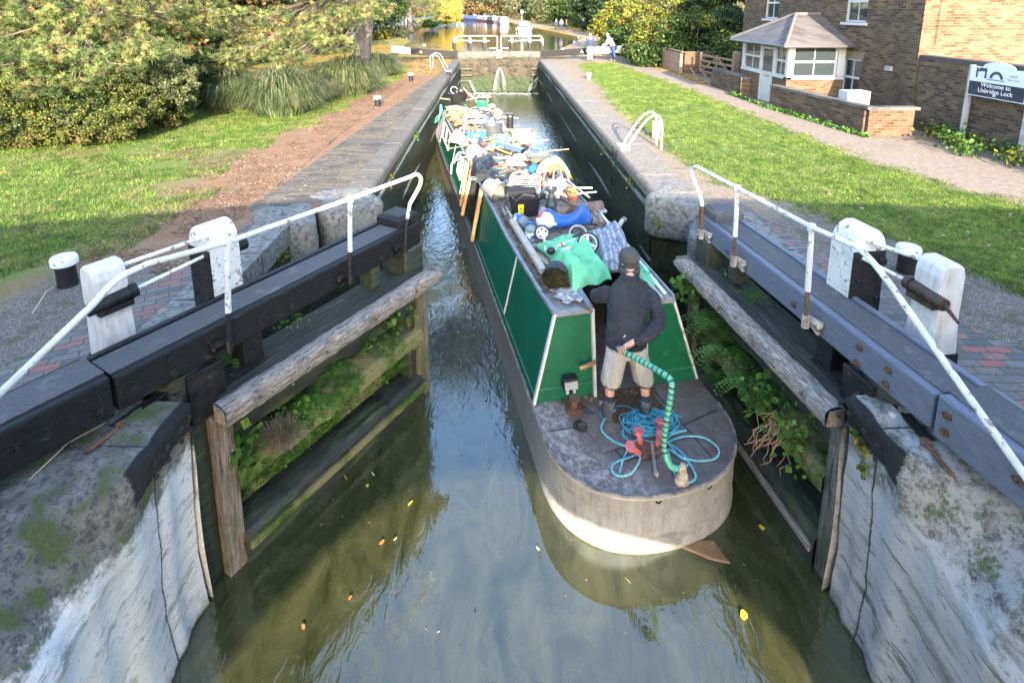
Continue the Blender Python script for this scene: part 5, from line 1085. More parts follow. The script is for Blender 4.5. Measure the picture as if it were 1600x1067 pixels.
# black bin bag
binb = pm('black bin liner', [(.3, (.008, .008, .01)), (.7, (.02, .02, .025))], 9, .22, 5, 1, bsc=9, dist=.05)
drape('bin_bag', 'shiny black bin bag slumped near the hatch', 'bin bag', ((737, 288), (783, 286), (772, 252), (738, 256)), binb, .22, .08, 34, 7)
b = MB(); c = C(813, 283, .17); M = lying((0, 0, 0), (.05, -.8, .75)); b.torus(c, .2, .03, 30, 10, M); one(b, 'wooden_hoop', pine, 'round pale wooden hoop standing behind the wire rack', 'hoop')
b = MB(); c = C(836, 272); b.ell(c + V((0, 0, .1)), (.16, .14, .11)); one(b, 'blue_bag', flat('blue plastic bag', (.02, .16, .6), .4, var=.3), 'bright blue plastic bag right of the wooden hoop', 'bag')
# white wire rack
a, c = C(797, 298, .34), C(843, 298, .32); up = V((.04, .22, .2)); t = thing('wire_rack', 'white wire rack leaning between the buckets', 'rack', C(820, 300)); b = MB(); b.tube([a - up * .2, a + up], .011, 6); b.tube([c - up * .2, c + up], .011, 6); b.build('frame', whitep, t)
b = MB()
for k in range(9): e = -.15 + 1.1 * k / 8; b.tube([a + up * e, c + up * e], .0075, 6)
b.build('bars', whitep, t)
# buckets, recycling box, cowl
a = C(781, 301, .16); d = V((-.25, .3, .06)); M = lying(a, a + d); b = MB(); b.lathe(a, [(.19, 0), (.2, .02), (.15, .34), (.14, .35)], 24, M, cap=False); b.lathe(a, [(.17, .02), (.14, .33), (.01, .34)], 24, M, cap=False)
one(b, 'bucket', greyp, 'grey bucket lying on its side left of the wire rack', 'bucket')
c = C(819, 334); t = thing('recycling_box', 'black recycling box with a bright yellow label, its lid tipped open', 'box', c, BR); M = RX
b = MB()
for q0, q1 in (((-.2, -.16), (.2, -.16)), ((.2, -.16), (.2, .16)), ((.2, .16), (-.2, .16)), ((-.2, .16), (-.2, -.16))):
    b.add([c + M @ V((q0[0], q0[1], 0)), c + M @ V((q1[0], q1[1], 0)), c + M @ V((q1[0] * 1.18, q1[1] * 1.18, .34)), c + M @ V((q0[0] * 1.18, q0[1] * 1.18, .34)), c + M @ V((q1[0] * 1.12, q1[1] * 1.1, .34)), c + M @ V((q0[0] * 1.12, q0[1] * 1.1, .34)), c + M @ V((q0[0] * .92, q0[1] * .92, .02)), c + M @ V((q1[0] * .92, q1[1] * .92, .02))], [(0, 1, 2, 3), (3, 2, 4, 5), (5, 4, 7, 6)])
b.box(c + V((0, 0, .01)), (.38, .3, .012), M=M); b.build('tub', blackp, t)
b = MB(); ec = c + M @ V((.02, .24, .34)); b.box(ec, (.5, .03, .22), M=M @ Matrix.Rotation(R(-62), 4, 'X')); b.build('lid', blackp, t, bevel=.01)
b = MB(); b.tube([c + M @ V((-.2, -.2, .3)), c + M @ V((-.05, -.14, .4)), c + M @ V((.15, -.16, .36))], .012, 8); b.build('handle', blackp, t, smooth=True)
yl = flat('yellow label', (.8, .66, .02), .5)
b = MB(); b.prism([(-.045, .06), (.045, .06), (.05, .24), (-.05, .24)], 0, .004, lambda u, v, w: c + M @ V((-.1 + u, -.163 - v * .085 - w, v))); l_ = b.build('label', yl, t)
b = MB(); f_ = lambda u, v: c + M @ V((-.1 + u, -.169 - v * .085, v)); b.add([f_(.016 * math.cos(k * .785), .16 + .016 * math.sin(k * .785)) for k in range(8)], [tuple(range(8))])
for k, w_ in enumerate((.028, .034, .02)): b.add([f_(-w_, .105 - k * .014), f_(w_, .105 - k * .014), f_(w_, .111 - k * .014), f_(-w_, .111 - k * .014)], [(0, 1, 2, 3)])
b.build('printing', blackp, l_)
c = C(861, 337); b = MB(); b.lathe(c, [(.085, 0), (.1, .02), (.1, .2), (.085, .22), (.06, .36), (.055, .42), (.09, .5), (.105, .5), (.095, .46), (.04, .4)], 22, cap=False); one(b, 'chimney_cowl', flat('dark slate plastic', (.035, .045, .055), .45), 'dark funnel shaped cowl standing beside the recycling box', 'cowl')
# yellow and white toy seat with brown hoops
c = C(866, 286); t = thing('toy_rocker', 'yellow and white plastic toy rocker with brown handles', 'toy', c, BR)
yw = NT('yellow white plastic'); cc = yw.ramp(yw.noise(yw.obj(), 3.2, 2), [(.45, (.8, .78, .7)), (.5, (.78, .55, .08))]); yw.col(cc).rough(.35)
b = MB(); b.grid(lambda u, v: c + V(((u - .5) * .75, .3 - v * .34 + .05 * math.sin(u * 3.1), .08 + .38 * math.sin(math.pi * u) ** .7 * (1 - .5 * v) + .02 * math.sin(u * 12))), 24, 8); b.build('seat', yw.m, t, smooth=True)
for k in (0, 1):
    b = MB(); b.tube([c + V((-.28 + k * .22, -.3, .1)), c + V((-.1 + k * .1, .0, .46)), c + V((.08 + k * .05, .02, .46)), c + V((.14 + k * .14, -.22, .12))], .022, 8); b.build('handle', pm('brown toy hoop', [(.3, (.2, .1, .07)), (.7, (.32, .17, .12))]), t, smooth=True)
drape('sack', 'cream sack slumped under the brown toy handles', 'sack', ((850, 312), (893, 312), (884, 288), (852, 288)), flat('cream sack', (.6, .56, .45), .8), .14, .05, 20, 12)
for i, (pts) in enumerate([[(872, 280), (897, 294), (925, 294)], [(880, 287), (903, 303), (932, 300)], [(884, 280), (921, 309)]]):
    b = MB(); b.tube([C(x, y, .16) for x, y in pts], .016, 8); one(b, 'metal_tube', chrome, ['upper bent metal tube over the right roof edge', 'lower bent metal tube over the right roof edge', 'straight metal tube leading to the rusty pipe'][i], 'tube')
a, c = C(868, 333, .1), C(940, 322, .1); b = MB(); N_ = 40
b.tube([a + (c - a) * k / N_ for k in range(N_ + 1)], [.095 + .008 * (k % 2) for k in range(N_ + 1)], 16); one(b, 'corrugated_pipe', pm('rusty brown pipe', [(.3, (.1, .06, .05)), (.7, (.28, .19, .15))], 7, .7, 6, .4), 'rusty corrugated pipe lying towards the lock wall', 'pipe')
b = MB(); b.tube(spline([C(876, 307, .2), C(888, 316, .26), C(905, 323, .24), (C(915, 334, .16))], 4), [.02 + .018 * math.sin(k * .8) ** 2 + .01 for k in range(13)], 8); b.tube([C(902, 323, .23), C(919, 327, .2)], .015, 6); one(b, 'driftwood', bark, 'forked driftwood branch lying over the rusty pipe', 'branch')
c = C(895, 314); t = thing('flower_pot', 'terracotta flower pot with yellow flowers', 'flower pot', c); b = MB(); b.lathe(c, [(.07, 0), (.095, .13), (.11, .13), (.112, .17), (.095, .17), (.085, .14), (.01, .14)], 20); b.build('pot', flat('terracotta', (.55, .17, .08), .8), t, smooth=True)
b = MB(); [b.ell(c + V((r.uniform(-.07, .07), r.uniform(-.06, .06), .18 + r.uniform(0, .03))), .022, 6, 5) for _ in range(9)]; b.build('flowers', flat('yellow flowers', (.7, .6, .05)), t)
b = MB(); [b.ell(c + V((-.1 + r.uniform(-.07, .07), .05 + r.uniform(-.05, .05), .17 + r.uniform(0, .06))), .035, 6, 5) for _ in range(9)]; b.build('leaves', flat('dark leaves', (.03, .03, .02)), t)
# blue ride-on toy with a painted white front
c = C(885, 362); t = thing('ride_on_toy', 'bright blue ride-on toy with a painted white front', 'toy', c)
def rf(u, v):
    s = u; x = -.42 + .84 * s; w = .11 + .03 * math.sin(6 * s); h = .16 + .13 * math.exp(-((s - .82) / .1) ** 2) + .1 * math.exp(-((s - .15) / .13) ** 2) - .04 * math.exp(-((s - .5) / .16) ** 2)
    a = math.tau * v; k = .35 if u in (0., 1.) else 1
    return c + V((x, .18 * s + w * math.cos(a) * k, .12 + (h * max(0, math.sin(a)) + .07 * min(0, math.sin(a))) * k))
b = MB(); b.grid(rf, 34, 18); b.build('body', bluep, t, smooth=True, sharp=180)
pw = NT('painted toy front'); cc = pw.ramp(pw.voro(pw.obj(), 9, 1), [(.2, (.75, .75, .72)), (.5, (.75, .75, .72)), (.55, (.05, .5, .6)), (.66, (.6, .04, .04)), (.78, (.75, .45, .1)), (.86, (.75, .75, .72))], 'CONSTANT'); pw.col(cc).rough(.3)
b = MB(); b.ell(C(852, 345, .22), (.15, .13, .14), 18, 12); b.ell(C(862, 350, .18), (.09, .05, .035), 12, 8); b.build('front', pw.m, t, smooth=True)
b = MB(); c2 = C(840, 318, .05) ; b.box(C(848, 330, .24), (.1, .03, .13), M=Matrix.Rotation(R(20), 4, 'Y')); one(b, 'white_carton', whitep, 'small white carton between the recycling box and cowl', 'carton', False, .006)
b = MB(); M = lying((0, 0, 0), (-.2, -.9, .45)); c3 = C(903, 366, .1); b.torus(c3, .13, .018, 22, 8, M); b.build('wheel', whitep, t, smooth=True)
# folded trolley
t = thing('folded_trolley', 'folded two wheeled trolley with silver spoked wheels lying by the green sheet', 'trolley', C(880, 385))
def wheel(c, rr, M, n=3):
    b = MB(); b.torus(c, rr, .016, 26, 8, M); w_ = b.build('wheel', blackp, t, smooth=True)
    b = MB(); b.torus(c, rr - .022, .012, 26, 8, M); b.lathe(c, [(.026, -.015), (.026, .02)], 12, M)
    for k in range(n): a = .5 + k * math.tau / n; b.bar(c, c + M @ V(((rr - .02) * math.cos(a), (rr - .02) * math.sin(a), 0)), .034, .014, M.to_3x3() @ V((0, 0, 1)))
    b.build('rim', flat('silver plastic', (.62, .63, .65), .35), w_, smooth=True)
wheel(C(847, 364, .15), .105, lying((0, 0, 0), (-.15, -.85, .5)), 5); wheel(C(919, 380, .22), .145, lying((0, 0, 0), (.1, -.8, .6)))
b = MB()
for a, c, rr in (((856, 386, .12), (905, 366, .18), .014), ((868, 386, .16), (906, 372, .2), .02), ((862, 393, .16), (910, 384, .18), .02), ((850, 366, .12), (852, 392, .1), .018)): b.tube([C(*a), C(*c)], rr, 10)
b.build('frame', flat('white tube', (.66, .66, .67), .35), t, smooth=True)
b = MB(); b.tube([C(876, 383, .17), C(878, 382, .175)], .028, 10); b.build('red_band', flat('red band', (.6, .05, .05)), t)
b = MB(); b.ell(C(861, 392, .17), (.06, .055, .055)); b.tube([C(898, 372, .2), C(907, 364, .22)], .04, 10); b.build('foot', blackp, t, smooth=True)
# bottles
def bottle(px, py, label, col, rr=.085, h=.26, tilt=None):
    c = C(px, py, 0 if tilt is None else .09); t = thing('water_bottle', label, 'bottle', c); M = tilt or Matrix.Identity(4)
    cl = NT('clear plastic ' + label[:12]); cl.col(col).rough(.12); cl.b.inputs['Transmission Weight'].default_value = .6; cl.b.inputs['IOR'].default_value = 1.2
    b = MB(); b.lathe(c, [(rr * .9, 0), (rr, .02), (rr, h * .6), (rr * .9, h * .64), (rr, h * .7), (rr * .7, h * .88), (.025, h * .95), (.025, h)], 20, M); b.build('bottle', cl.m, t, smooth=True)
    b = MB(); b.lathe(c, [(rr + .003, h * .2), (rr + .003, h * .55)], 20, M, cap=False); b.build('label', pm('bottle label', [(.45, (.6, .68, .75)), (.52, (.04, .08, .3))], 7, .5), t, smooth=True)
    b = MB(); b.lathe(c, [(.03, h), (.03, h + .025), (.01, h + .027)], 12, M); b.build('cap', bluep, t, smooth=True)
bottle(829, 375, 'upright clear water bottle with blue label beside the trolley wheel', (.45, .6, .68)); bottle(806, 341, 'clear water bottle on its side next to the yellow label', (.4, .58, .68), .1, .32, lying((0, 0, 0), (.8, -1.1, .0)))
b = MB(); b.box(C(828, 385, .0), (.3, .12, .03), BR); one(b, 'roof_vent', gutter, 'small flat grey vent under the water bottle', 'vent', False, .005)
# bright green sheet over a bundle
gs = NT('bright green sheet'); p = gs.obj(); c = gs.ramp(gs.noise(p, 2.5, 5), [(.3, (.09, .42, .2)), (.7, (.17, .56, .29))]); gs.col(c).rough(.45); gs.bump(gs.n('ShaderNodeTexNoise', {'Vector': p, 'Scale': 5., 'Detail': 3., 'Distortion': 1.2}).outputs[0], .7, .03); gs = gs.m
drape('green_sheet', 'crumpled bright green plastic sheet covering a bundle on the roof', 'plastic sheet', ((893, 458), (955, 440), (912, 372), (840, 387)), gs, .17, .07, 60, 5)
drape('green_sheet', 'scrap of green sheet with a wire frame right of the helmsman', 'plastic sheet', ((1006, 456), (1030, 449), (1008, 420), (996, 420)), gs, .05, .04, 16, 9)
ck = NT('grey checked cloth'); p = ck.obj(); x_ = ck.xyz(p); 
c = ck.mix(ck.ramp(ck.math('FRACT', ck.math('MULTIPLY', x_[0], 14.)), [(.4, 0), (.6, 1)]), (.2, .23, .29), (.36, .39, .45)); c = ck.mix(ck.math('MULTIPLY', ck.ramp(ck.math('FRACT', ck.math('MULTIPLY', x_[1], 10.)), [(.7, 0), (.8, 1)]), .6), c, (.1, .12, .17)); ck.col(c).rough(.95); ck = ck.m
drape('checked_cloth', 'bundled grey checked jacket beside the green sheet', 'jacket', ((940, 428), (984, 421), (973, 368), (917, 370)), ck, .2, .09, 44, 15)
# potted moss plant in a black bag
c = C(868, 440); t = thing('planter', 'black plant bag topped with a bristly moss dome lying at the rear of the roof', 'plant', c)
a = C(869, 425, .13); e = C(865, 449, .07); M = lying(a, e)
b = MB(); b.lathe(a, [(.02, -.1), (.12, -.08), (.155, 0), (.155, .12)], 24, M); b.build('plant_bag', pm('black woven bag', [(.3, (.012, .013, .016)), (.7, (.06, .065, .08))], 60, .7, 4, .8), t, smooth=True)
vs = []; tr = []; r = random.Random(3)
for i in range(2600):
    th = r.uniform(0, 6.28); ph = math.acos(r.uniform(0, 1)); d = V((math.sin(ph) * math.cos(th), math.sin(ph) * math.sin(th), math.cos(ph))); c0 = a + M @ V((0, 0, .11)) + M @ V((d.x * .155, d.y * .155, d.z * .1)); e = (M @ d + V((r.gauss(0, .4), r.gauss(0, .4), r.gauss(0, .4)))) * .022; s_ = V((r.gauss(0, 1), r.gauss(0, 1), r.gauss(0, 1))).normalized() * .004; k = len(vs); vs += [c0 - s_ - e * .5, c0 + s_ - e * .5, c0 + e]; tr.append((k, k + 1, k + 2))
npmesh('moss', [tuple(v) for v in vs], tr, leafmat('moss dome', [(0, (.03, .04, .015)), (.6, (.1, .11, .04)), (1, (.26, .25, .12))]), t)
b = MB(); b.ell(a + M @ V((0, 0, .11)), (.145, .145, .09), 16, 10, M); b.build('root_ball', soil, t, smooth=True)
# rails, poles and bits along the right edge
for a, c, rr, m_, lab in (((931, 325, .06), (1041, 462, .06), .028, chrome, 'long steel tube lying along the right roof edge'), ((955, 375, .06), (972, 345, .14), .035, whitep, 'short white tube with grey end near the right roof edge'), ((1000, 428, .05), (1036, 466, .05), .02, whitep, 'thin white tube in the rear right corner'), ((880, 455, .03), (925, 488, .03), .012, bark, 'thin brown stick at the rear edge'), ((735, 282, .1), (790, 268, .12), .008, whitep, 'white cable snaking over the bin bag'), ((770, 262, .2), (790, 256, .22), .01, flat('red cable', (.5, .12, .08)), 'short red cable on the bin bag'), ((744, 246, .08), (822, 246, .12), .012, chrome, 'thin bright rod in front of the steel pipe')):
    b = MB(); b.tube([C(*a), C(*c)], rr, 10); one(b, 'loose_rod', m_, lab, 'rod')
b = MB(); b.ell(C(975, 343, .15), (.05, .045, .045)); one(b, 'end_plug', flat('violet grey', (.14, .14, .2)), 'dark rounded plug on the short white tube', 'plug')
b = MB(); r = random.Random(12)
for i in range(14):
    a = C(r.uniform(935, 962), r.uniform(352, 366), .06); b.tube([a, a + V((r.uniform(-.3, .3), r.uniform(-.15, .15), r.uniform(0, .1)))], r.uniform(.008, .016), 5)
one(b, 'stick_bundle', bark, 'bundle of dry sticks right of the silver wheel', 'sticks')
drape('white_cloth', 'pale rag next to the sticks', 'rag', ((943, 365), (962, 367), (966, 352), (948, 352)), whitep, .05, .03, 12, 4); b = MB(); b.box(C(941, 330, .04), (.14, .1, .05), R(10)); one(b, 'white_block', whitep, 'white block at the end of the rusty pipe', 'block', False, .01)
drape('pale_rag', 'dirty pale rag under the planter at the rear left corner', 'rag', ((878, 478), (915, 472), (898, 452), (862, 458)), pm('mottled pale rag', [(.4, (.2, .19, .18)), (.6, (.5, .5, .5))], 20, .9), .01, .015, 16, 8)
# bits of colour between the larger things
r = random.Random(33)
cols = [(.42, .41, .39), (.28, .18, .1), (.07, .12, .25), (.36, .31, .24), (.03, .03, .035), (.3, .08, .05), (.1, .2, .17), (.33, .23, .07)]
mm = [flat('scrap %d' % i, c_, .6, var=.2) for i, c_ in enumerate(cols)]; vs_ = []
proto = {}
for i in range(240):
    yl_ = r.uniform(3.6, 12.9); xl = r.uniform(-.7, .78); k = r.randrange(8); sh = r.randrange(3); key = (k, sh)
    if key not in proto:
        b = MB()
        if sh == 0: b.box((0, 0, 0), (.16, .08, .05))
        elif sh == 1: b.tube([(-.13, 0, 0), (.0, .02, .01), (.13, 0, .01)], .016, 8)
        else: b.ell((0, 0, 0), (.07, .055, .045), 10, 6)
        o = b.build(['wood_offcut', 'pipe_offcut', 'plastic_tub'][sh], mm[k], None, bevel=.008 if sh == 0 else 0, smooth=sh > 0); proto[key] = o
    else: o = proto[key].copy(); S.collection.objects.link(o)
    o.location = BM_ @ V((xl, yl_, RF + .08 + r.uniform(0, .1))); o.rotation_euler = (r.uniform(-.4, .4), r.uniform(-.4, .4), r.uniform(0, 6)); s_ = r.uniform(.7, 1.5); o.scale = (s_, s_, s_)
    nm = ['white', 'brown', 'blue', 'beige', 'black', 'red', 'sea green', 'mustard'][k]
    tag(o, '%s %s lying loose among the heaped clutter' % (nm, ['block shaped offcut', 'short pipe offcut', 'rounded plastic tub'][sh]), ['offcut', 'offcut', 'tub'][sh], '%s %s scattered over the roof' % (nm, ['blocks', 'short pipes', 'small tubs'][sh]))
for i, (cs_, col_, nm_, lb_) in enumerate([(((790, 262), (822, 262), (815, 250), (788, 250)), (.3, .28, .27), 'blanket', 'grey brown blanket between the drum and the hoop'), (((700, 222), (732, 232), (736, 214), (708, 206)), (.4, .33, .25), 'sack', 'tan sack slumped left of the blue crate'), (((775, 206), (800, 212), (792, 196), (772, 192)), (.35, .33, .3), 'sack', 'pale sack behind the dark grey bucket'), (((880, 345), (915, 350), (905, 335), (878, 334)), (.08, .07, .065), 'blanket', 'dark rag between toy and rusty pipe'), (((846, 300), (862, 306), (860, 288), (842, 286)), (.16, .17, .2), 'blanket', 'slate coloured rag right of the wire rack'), (((735, 262), (757, 256), (750, 244), (730, 248)), (.25, .2, .15), 'sack', 'brown sack next to the white drum'), (((790, 350), (806, 362), (800, 338), (784, 330)), (.1, .09, .08), 'blanket', 'dark cloth beside the long timber'), (((925, 352), (945, 356), (935, 338), (918, 338)), (.22, .2, .18), 'blanket', 'faded cloth right of the rusty pipe')]): drape(nm_, lb_, nm_, cs_, pm('cloth %d' % i, [(.3, tuple(.6 * q for q in col_)), (.7, tuple(1.2 * q for q in col_))], 7, .9, 8, .6), .1, .06, 22, 50 + i)
r = random.Random(77)
for i in range(26):
    y = r.uniform(3.4, 12); a = V((r.uniform(-.7, .7), y, RF + r.uniform(.06, .25))); d = V((r.gauss(0, .5), r.gauss(0, .5), r.uniform(-.05, .12))); b = MB(); b.tube([BM_ @ a, BM_ @ (a + d * .5 + V((r.uniform(-.05, .05), .03, .02))), BM_ @ (a + d)], r.uniform(.007, .016), 6)
    one(b, 'stick', [bark, pine, chrome, greyp][i % 4], ['dark branch', 'pale batten', 'thin metal rod', 'grey plastic pipe'][i % 4] + ' sticking out of the heaped clutter', ['branch', 'batten', 'rod', 'pipe'][i % 4], group=['branches', 'battens', 'rods', 'pipes'][i % 4] + ' among the roof clutter')
b = MB(); r = random.Random(2)
for k in range(5):
    b.tube(spline([P(687 + r.uniform(-1, 3), 164, -.3), P(688 + r.uniform(-3, 3), 175, -.5), P(685 + r.uniform(-4, 4), 184, -.7), P(682 + r.uniform(-3, 3), 192, -.9)], 4), .012, 6)
one(b, 'green_rope', flat('green rope', (.1, .45, .3), .7), 'pale green rope hanging over the bow left side', 'rope')
b = MB(); c = C(722, 246, .05); b.tube(spline([c + V((-.2, 0, -.15)), c + V((-.08, .1, .08)), c + V((.1, .2, .02)), c + V((.2, 0, .04)), c + V((.0, -.2, .03)), c + V((-.22, -.1, -.1)), c + V((-.25, -.2, -.35))], 6), .025, 8); one(b, 'grey_hose', flat('grey hose', (.3, .31, .32), .6), 'loops of grey hose hanging over the left roof edge', 'hose')
# ---------------------------------------------------------------- house with porch, garden walls, sign
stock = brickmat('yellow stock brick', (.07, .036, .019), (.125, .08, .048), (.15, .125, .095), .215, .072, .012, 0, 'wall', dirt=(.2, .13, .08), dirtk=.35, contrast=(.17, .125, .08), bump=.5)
stock_shaded = brickmat('shaded stock brick', (.055, .038, .028), (.12, .08, .052), (.15, .13, .11), .225, .075, .012, 0, 'wall', dirt=(.06, .05, .04), dirtk=.5, contrast=(.2, .135, .08), bump=.5)  # darker copy of the stock brick; shade of these walls is in the colour
HX, HY0, HY1 = 11.1, 14.0, 24.4
house = thing('brick_house', 'yellow brick lock cottage with white sash windows and a tiled porch', 'house', (HX + 3, 19, 0))
def wallholes(b, fn, u0, u1, v0, v1, holes, depth):
    """wall sheet with reveals; fn(u, v, d) -> point, holes (u0, u1, v0, v1)"""
    us = sorted({u0, u1, *[h[0] for h in holes], *[h[1] for h in holes]}); vs_ = sorted({v0, v1, *[h[2] for h in holes], *[h[3] for h in holes]})
    for a, c in zip(us, us[1:]):
        for e, g in zip(vs_, vs_[1:]):
            mu, mv = (a + c) / 2, (e + g) / 2
            if any(h[0] < mu < h[1] and h[2] < mv < h[3] for h in holes): continue
            b.add([fn(a, e, 0), fn(c, e, 0), fn(c, g, 0), fn(a, g, 0)], [(0, 1, 2, 3)])
    for h in holes:
        q = [(h[0], h[2]), (h[1], h[2]), (h[1], h[3]), (h[0], h[3])]
        for i in range(4):
            a, c = q[i], q[(i + 1) % 4]; b.add([fn(*a, 0), fn(*c, 0), fn(*c, depth), fn(*a, depth)], [(0, 1, 2, 3)])
glass = NT('window glass'); glass.col((.035, .045, .05)).rough(.04); glass.b.inputs['Specular IOR Level'].default_value = 1.; glass = glass.m
upvc = flat('white window frame', (.46, .47, .48), .4, var=.04)
def sash(par, fn, u0, u1, v0, v1, d=.1, bars=True, sill=True):
    """two-part sash window, set back by d"""
    b = MB(); f_ = .055
    def bx(a, c, e, g, dd, th): 
        q = [fn(a, e, dd), fn(c, e, dd), fn(c, g, dd), fn(a, g, dd), fn(a, e, dd + th), fn(c, e, dd + th), fn(c, g, dd + th), fn(a, g, dd + th)]
        b.add(q, [(0, 1, 2, 3), (4, 7, 6, 5), (0, 4, 5, 1), (1, 5, 6, 2), (2, 6, 7, 3), (3, 7, 4, 0)])
    bx(u0, u0 + f_, v0, v1, d - .04, .06); bx(u1 - f_, u1, v0, v1, d - .04, .06); bx(u0 + f_, u1 - f_, v1 - f_, v1, d - .04, .06); bx(u0 + f_, u1 - f_, v0, v0 + f_, d - .04, .06)
    vm = (v0 + v1) / 2; bx(u0 + f_, u1 - f_, vm - .035, vm + .035, d - .03, .05)
    if bars: um = (u0 + u1) / 2; bx(um - .014, um + .014, v0 + f_, vm - .035, d - .01, .03); bx(um - .014, um + .014, vm + .035, v1 - f_, d - .01, .03)
    w = b.build('window', upvc, par)
    b = MB(); b.add([fn(u0 + f_, v0 + f_, d + .01), fn(u1 - f_, v0 + f_, d + .01), fn(u1 - f_, v1 - f_, d + .01), fn(u0 + f_, v1 - f_, d + .01)], [(0, 1, 2, 3)]); b.build('pane', glass, w)
    if sill:
        b = MB(); q0 = len(b.v); 
        a, c, e, g, dd, th = u0 - .08, u1 + .08, v0 - .09, v0 - .01, -.07, .16
        q = [fn(a, e, dd), fn(c, e, dd), fn(c, g, dd), fn(a, g, dd), fn(a, e, dd + th), fn(c, e, dd + th), fn(c, g, dd + th), fn(a, g, dd + th)]
        b.add(q, [(0, 1, 2, 3), (4, 7, 6, 5), (0, 4, 5, 1), (1, 5, 6, 2), (2, 6, 7, 3), (3, 7, 4, 0)]); b.build('sill', upvc, w)
    return w
f1 = lambda u, v, d: V((HX + d, u, v)); f2 = lambda u, v, d: V((u, HY0 + d, v))
w1 = [(16.2, 17.1, .45, 1.62), (16.2, 17.25, 2.74, 4.0), (21.4, 22.5, 2.76, 4.0)]; w2 = [(14.35, 15.4, 2.62, 3.9)]
b = MB(); wallholes(b, f1, HY0, HY1, -.1, 6.2, w1, .12); b.build('wall', stock_shaded, house)
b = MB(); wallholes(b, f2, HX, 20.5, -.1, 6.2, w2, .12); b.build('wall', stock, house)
b = MB(); b.add([(20.5, HY0, -.1), (20.5, HY1, -.1), (20.5, HY1, 6.2), (20.5, HY0, 6.2), (HX, HY1, -.1), (HX, HY1, 6.2)], [(0, 1, 2, 3), (1, 4, 5, 2)]); b.build('wall', stock, house)
b = MB(); b.add([(HX - .3, HY0 - .3, 6.1), (20.8, HY0 - .3, 6.1), (20.8, HY1 + .3, 6.1), (HX - .3, HY1 + .3, 6.1), (HX + 4, HY0 + 4, 8.8), (HX + 6, HY1 - 4, 8.8)], [(0, 1, 4), (1, 2, 5, 4), (2, 3, 5), (3, 0, 4, 5), (0, 3, 2, 1)])
slate = brickmat('slate tiles', (.12, .1, .11), (.2, .165, .18), (.05, .045, .05), .3, .22, .012, 0, 'wall', dirt=(.2, .17, .15), dirtk=.5, bump=.4, rough=.6); b.build('roof', slate, house)
for h in w1: sash(house, f1, *h)
sash(house, f2, *w2[0])
# brick arches over openings are dark soldier courses
b = MB()
for h in w1: b.add([(HX - .004, h[0] - .06, h[3]), (HX - .004, h[1] + .06, h[3]), (HX - .004, h[1] + .12, h[3] + .22), (HX - .004, h[0] - .12, h[3] + .22)], [(0, 1, 2, 3)])
b.build('lintel', brickmat('soldier course', (.13, .08, .06), (.22, .14, .09), (.3, .27, .22), .075, .24, .01, 0, 'wall'), house)
# downpipe on the gable, tap box and lamp
b = MB(); b.tube([(HX + .38, HY0 - .04, 2.2), (HX + .38, HY0 - .04, 3.0), (HX + .42, HY0 - .04, 6.2)], .008, 6); b.build('cable', blackp, house)
b = MB(); b.box((HX - .05, 14.95, 1.5), (.09, .2, .13)); b.build('vent_grille', flat('grille', (.3, .3, .3)), house)
# porch
PXa, PYa, PYb = 9.25, 16.95, 20.2
porch = thing('porch', 'glazed white entrance porch with a hipped purple grey tiled roof', 'porch', (10.2, 18.5, 0))
g1 = lambda u, v, d: V((PXa + d, u, v)); g2 = lambda u, v, d: V((u, PYa + d, v)); g3 = lambda u, v, d: V((u, PYb - d, v))
b = MB()
for a, c in ((PYa, 17.85), (18.75, PYb)): wallholes(b, g1, a, c, -.05, .93, [], .1)
wallholes(b, g2, PXa, HX, -.05, .93, [], .1); wallholes(b, g3, PXa, HX, -.05, .93, [], .1); b.build('wall', stock, porch)
b = MB()
for fn, a, c in ((g1, PYa - .03, 17.85), (g1, 18.75, PYb), (g2, PXa - .03, HX), (g3, PXa, HX)):
    for v0, v1, dd, th in ((.93, 1.0, -.03, .18),(1.98, 2.08, -.01, .14)):
        q = [fn(a, v0, dd), fn(c, v0, dd), fn(c, v1, dd), fn(a, v1, dd), fn(a, v0, dd + th), fn(c, v0, dd + th), fn(c, v1, dd + th), fn(a, v1, dd + th)]
        b.add(q, [(0, 1, 2, 3), (4, 7, 6, 5), (0, 4, 5, 1), (1, 5, 6, 2), (2, 6, 7, 3), (3, 7, 4, 0)])
b.box((PXa + .07, PYa + .07, 1.49), (.14, .14, .97)); b.box((PXa + .07, PYb - .07, 1.49), (.14, .14, .97)); b.box((PXa + .07, 17.85, 1.0), (.12, .1, 2.0)); b.box((PXa + .07, 18.75, 1.0), (.12, .1, 2.0)); b.box((PXa + .07, 18.3, 2.03), (.12, 1.0, .1)); b.box((HX - .12, PYa + .07, 1.49), (.24, .12, .96))
b.build('frame', upvc, porch, bevel=.006)
sash(porch, g2, PXa + .16, HX - .26, 1.0, 1.98, .06, True, False); sash(porch, g1, PYa + .14, 17.8, 1.0, 1.98, .06, True, False); sash(porch, g1, 18.8, PYb - .14, 1.0, 1.98, .06, True, False); sash(porch, g3, PXa + .16, HX - .2, 1.0, 1.98, .06, True, False)
b = MB(); b.box((PXa + .06, 18.3, .95), (.05, .82, 1.88)); dr = b.build('door', upvc, porch, bevel=.005)
b = MB(); b.add([(PXa + .03, 17.98, 1.05), (PXa + .03, 18.62, 1.05), (PXa + .03, 18.62, 1.8), (PXa + .03, 17.98, 1.8)], [(0, 1, 2, 3)]); b.build('pane', glass, dr)
b = MB(); b.box((PXa + .025, 18.3, .9), (.02, .3, .05)); b.build('letterbox', flat('brass letterbox', (.6, .45, .2), .3, .8), dr)
b = MB(); b.box((PXa + .028, 18.3, .45), (.015, .55, .5)); b.build('panel', upvc, dr, bevel=.005)
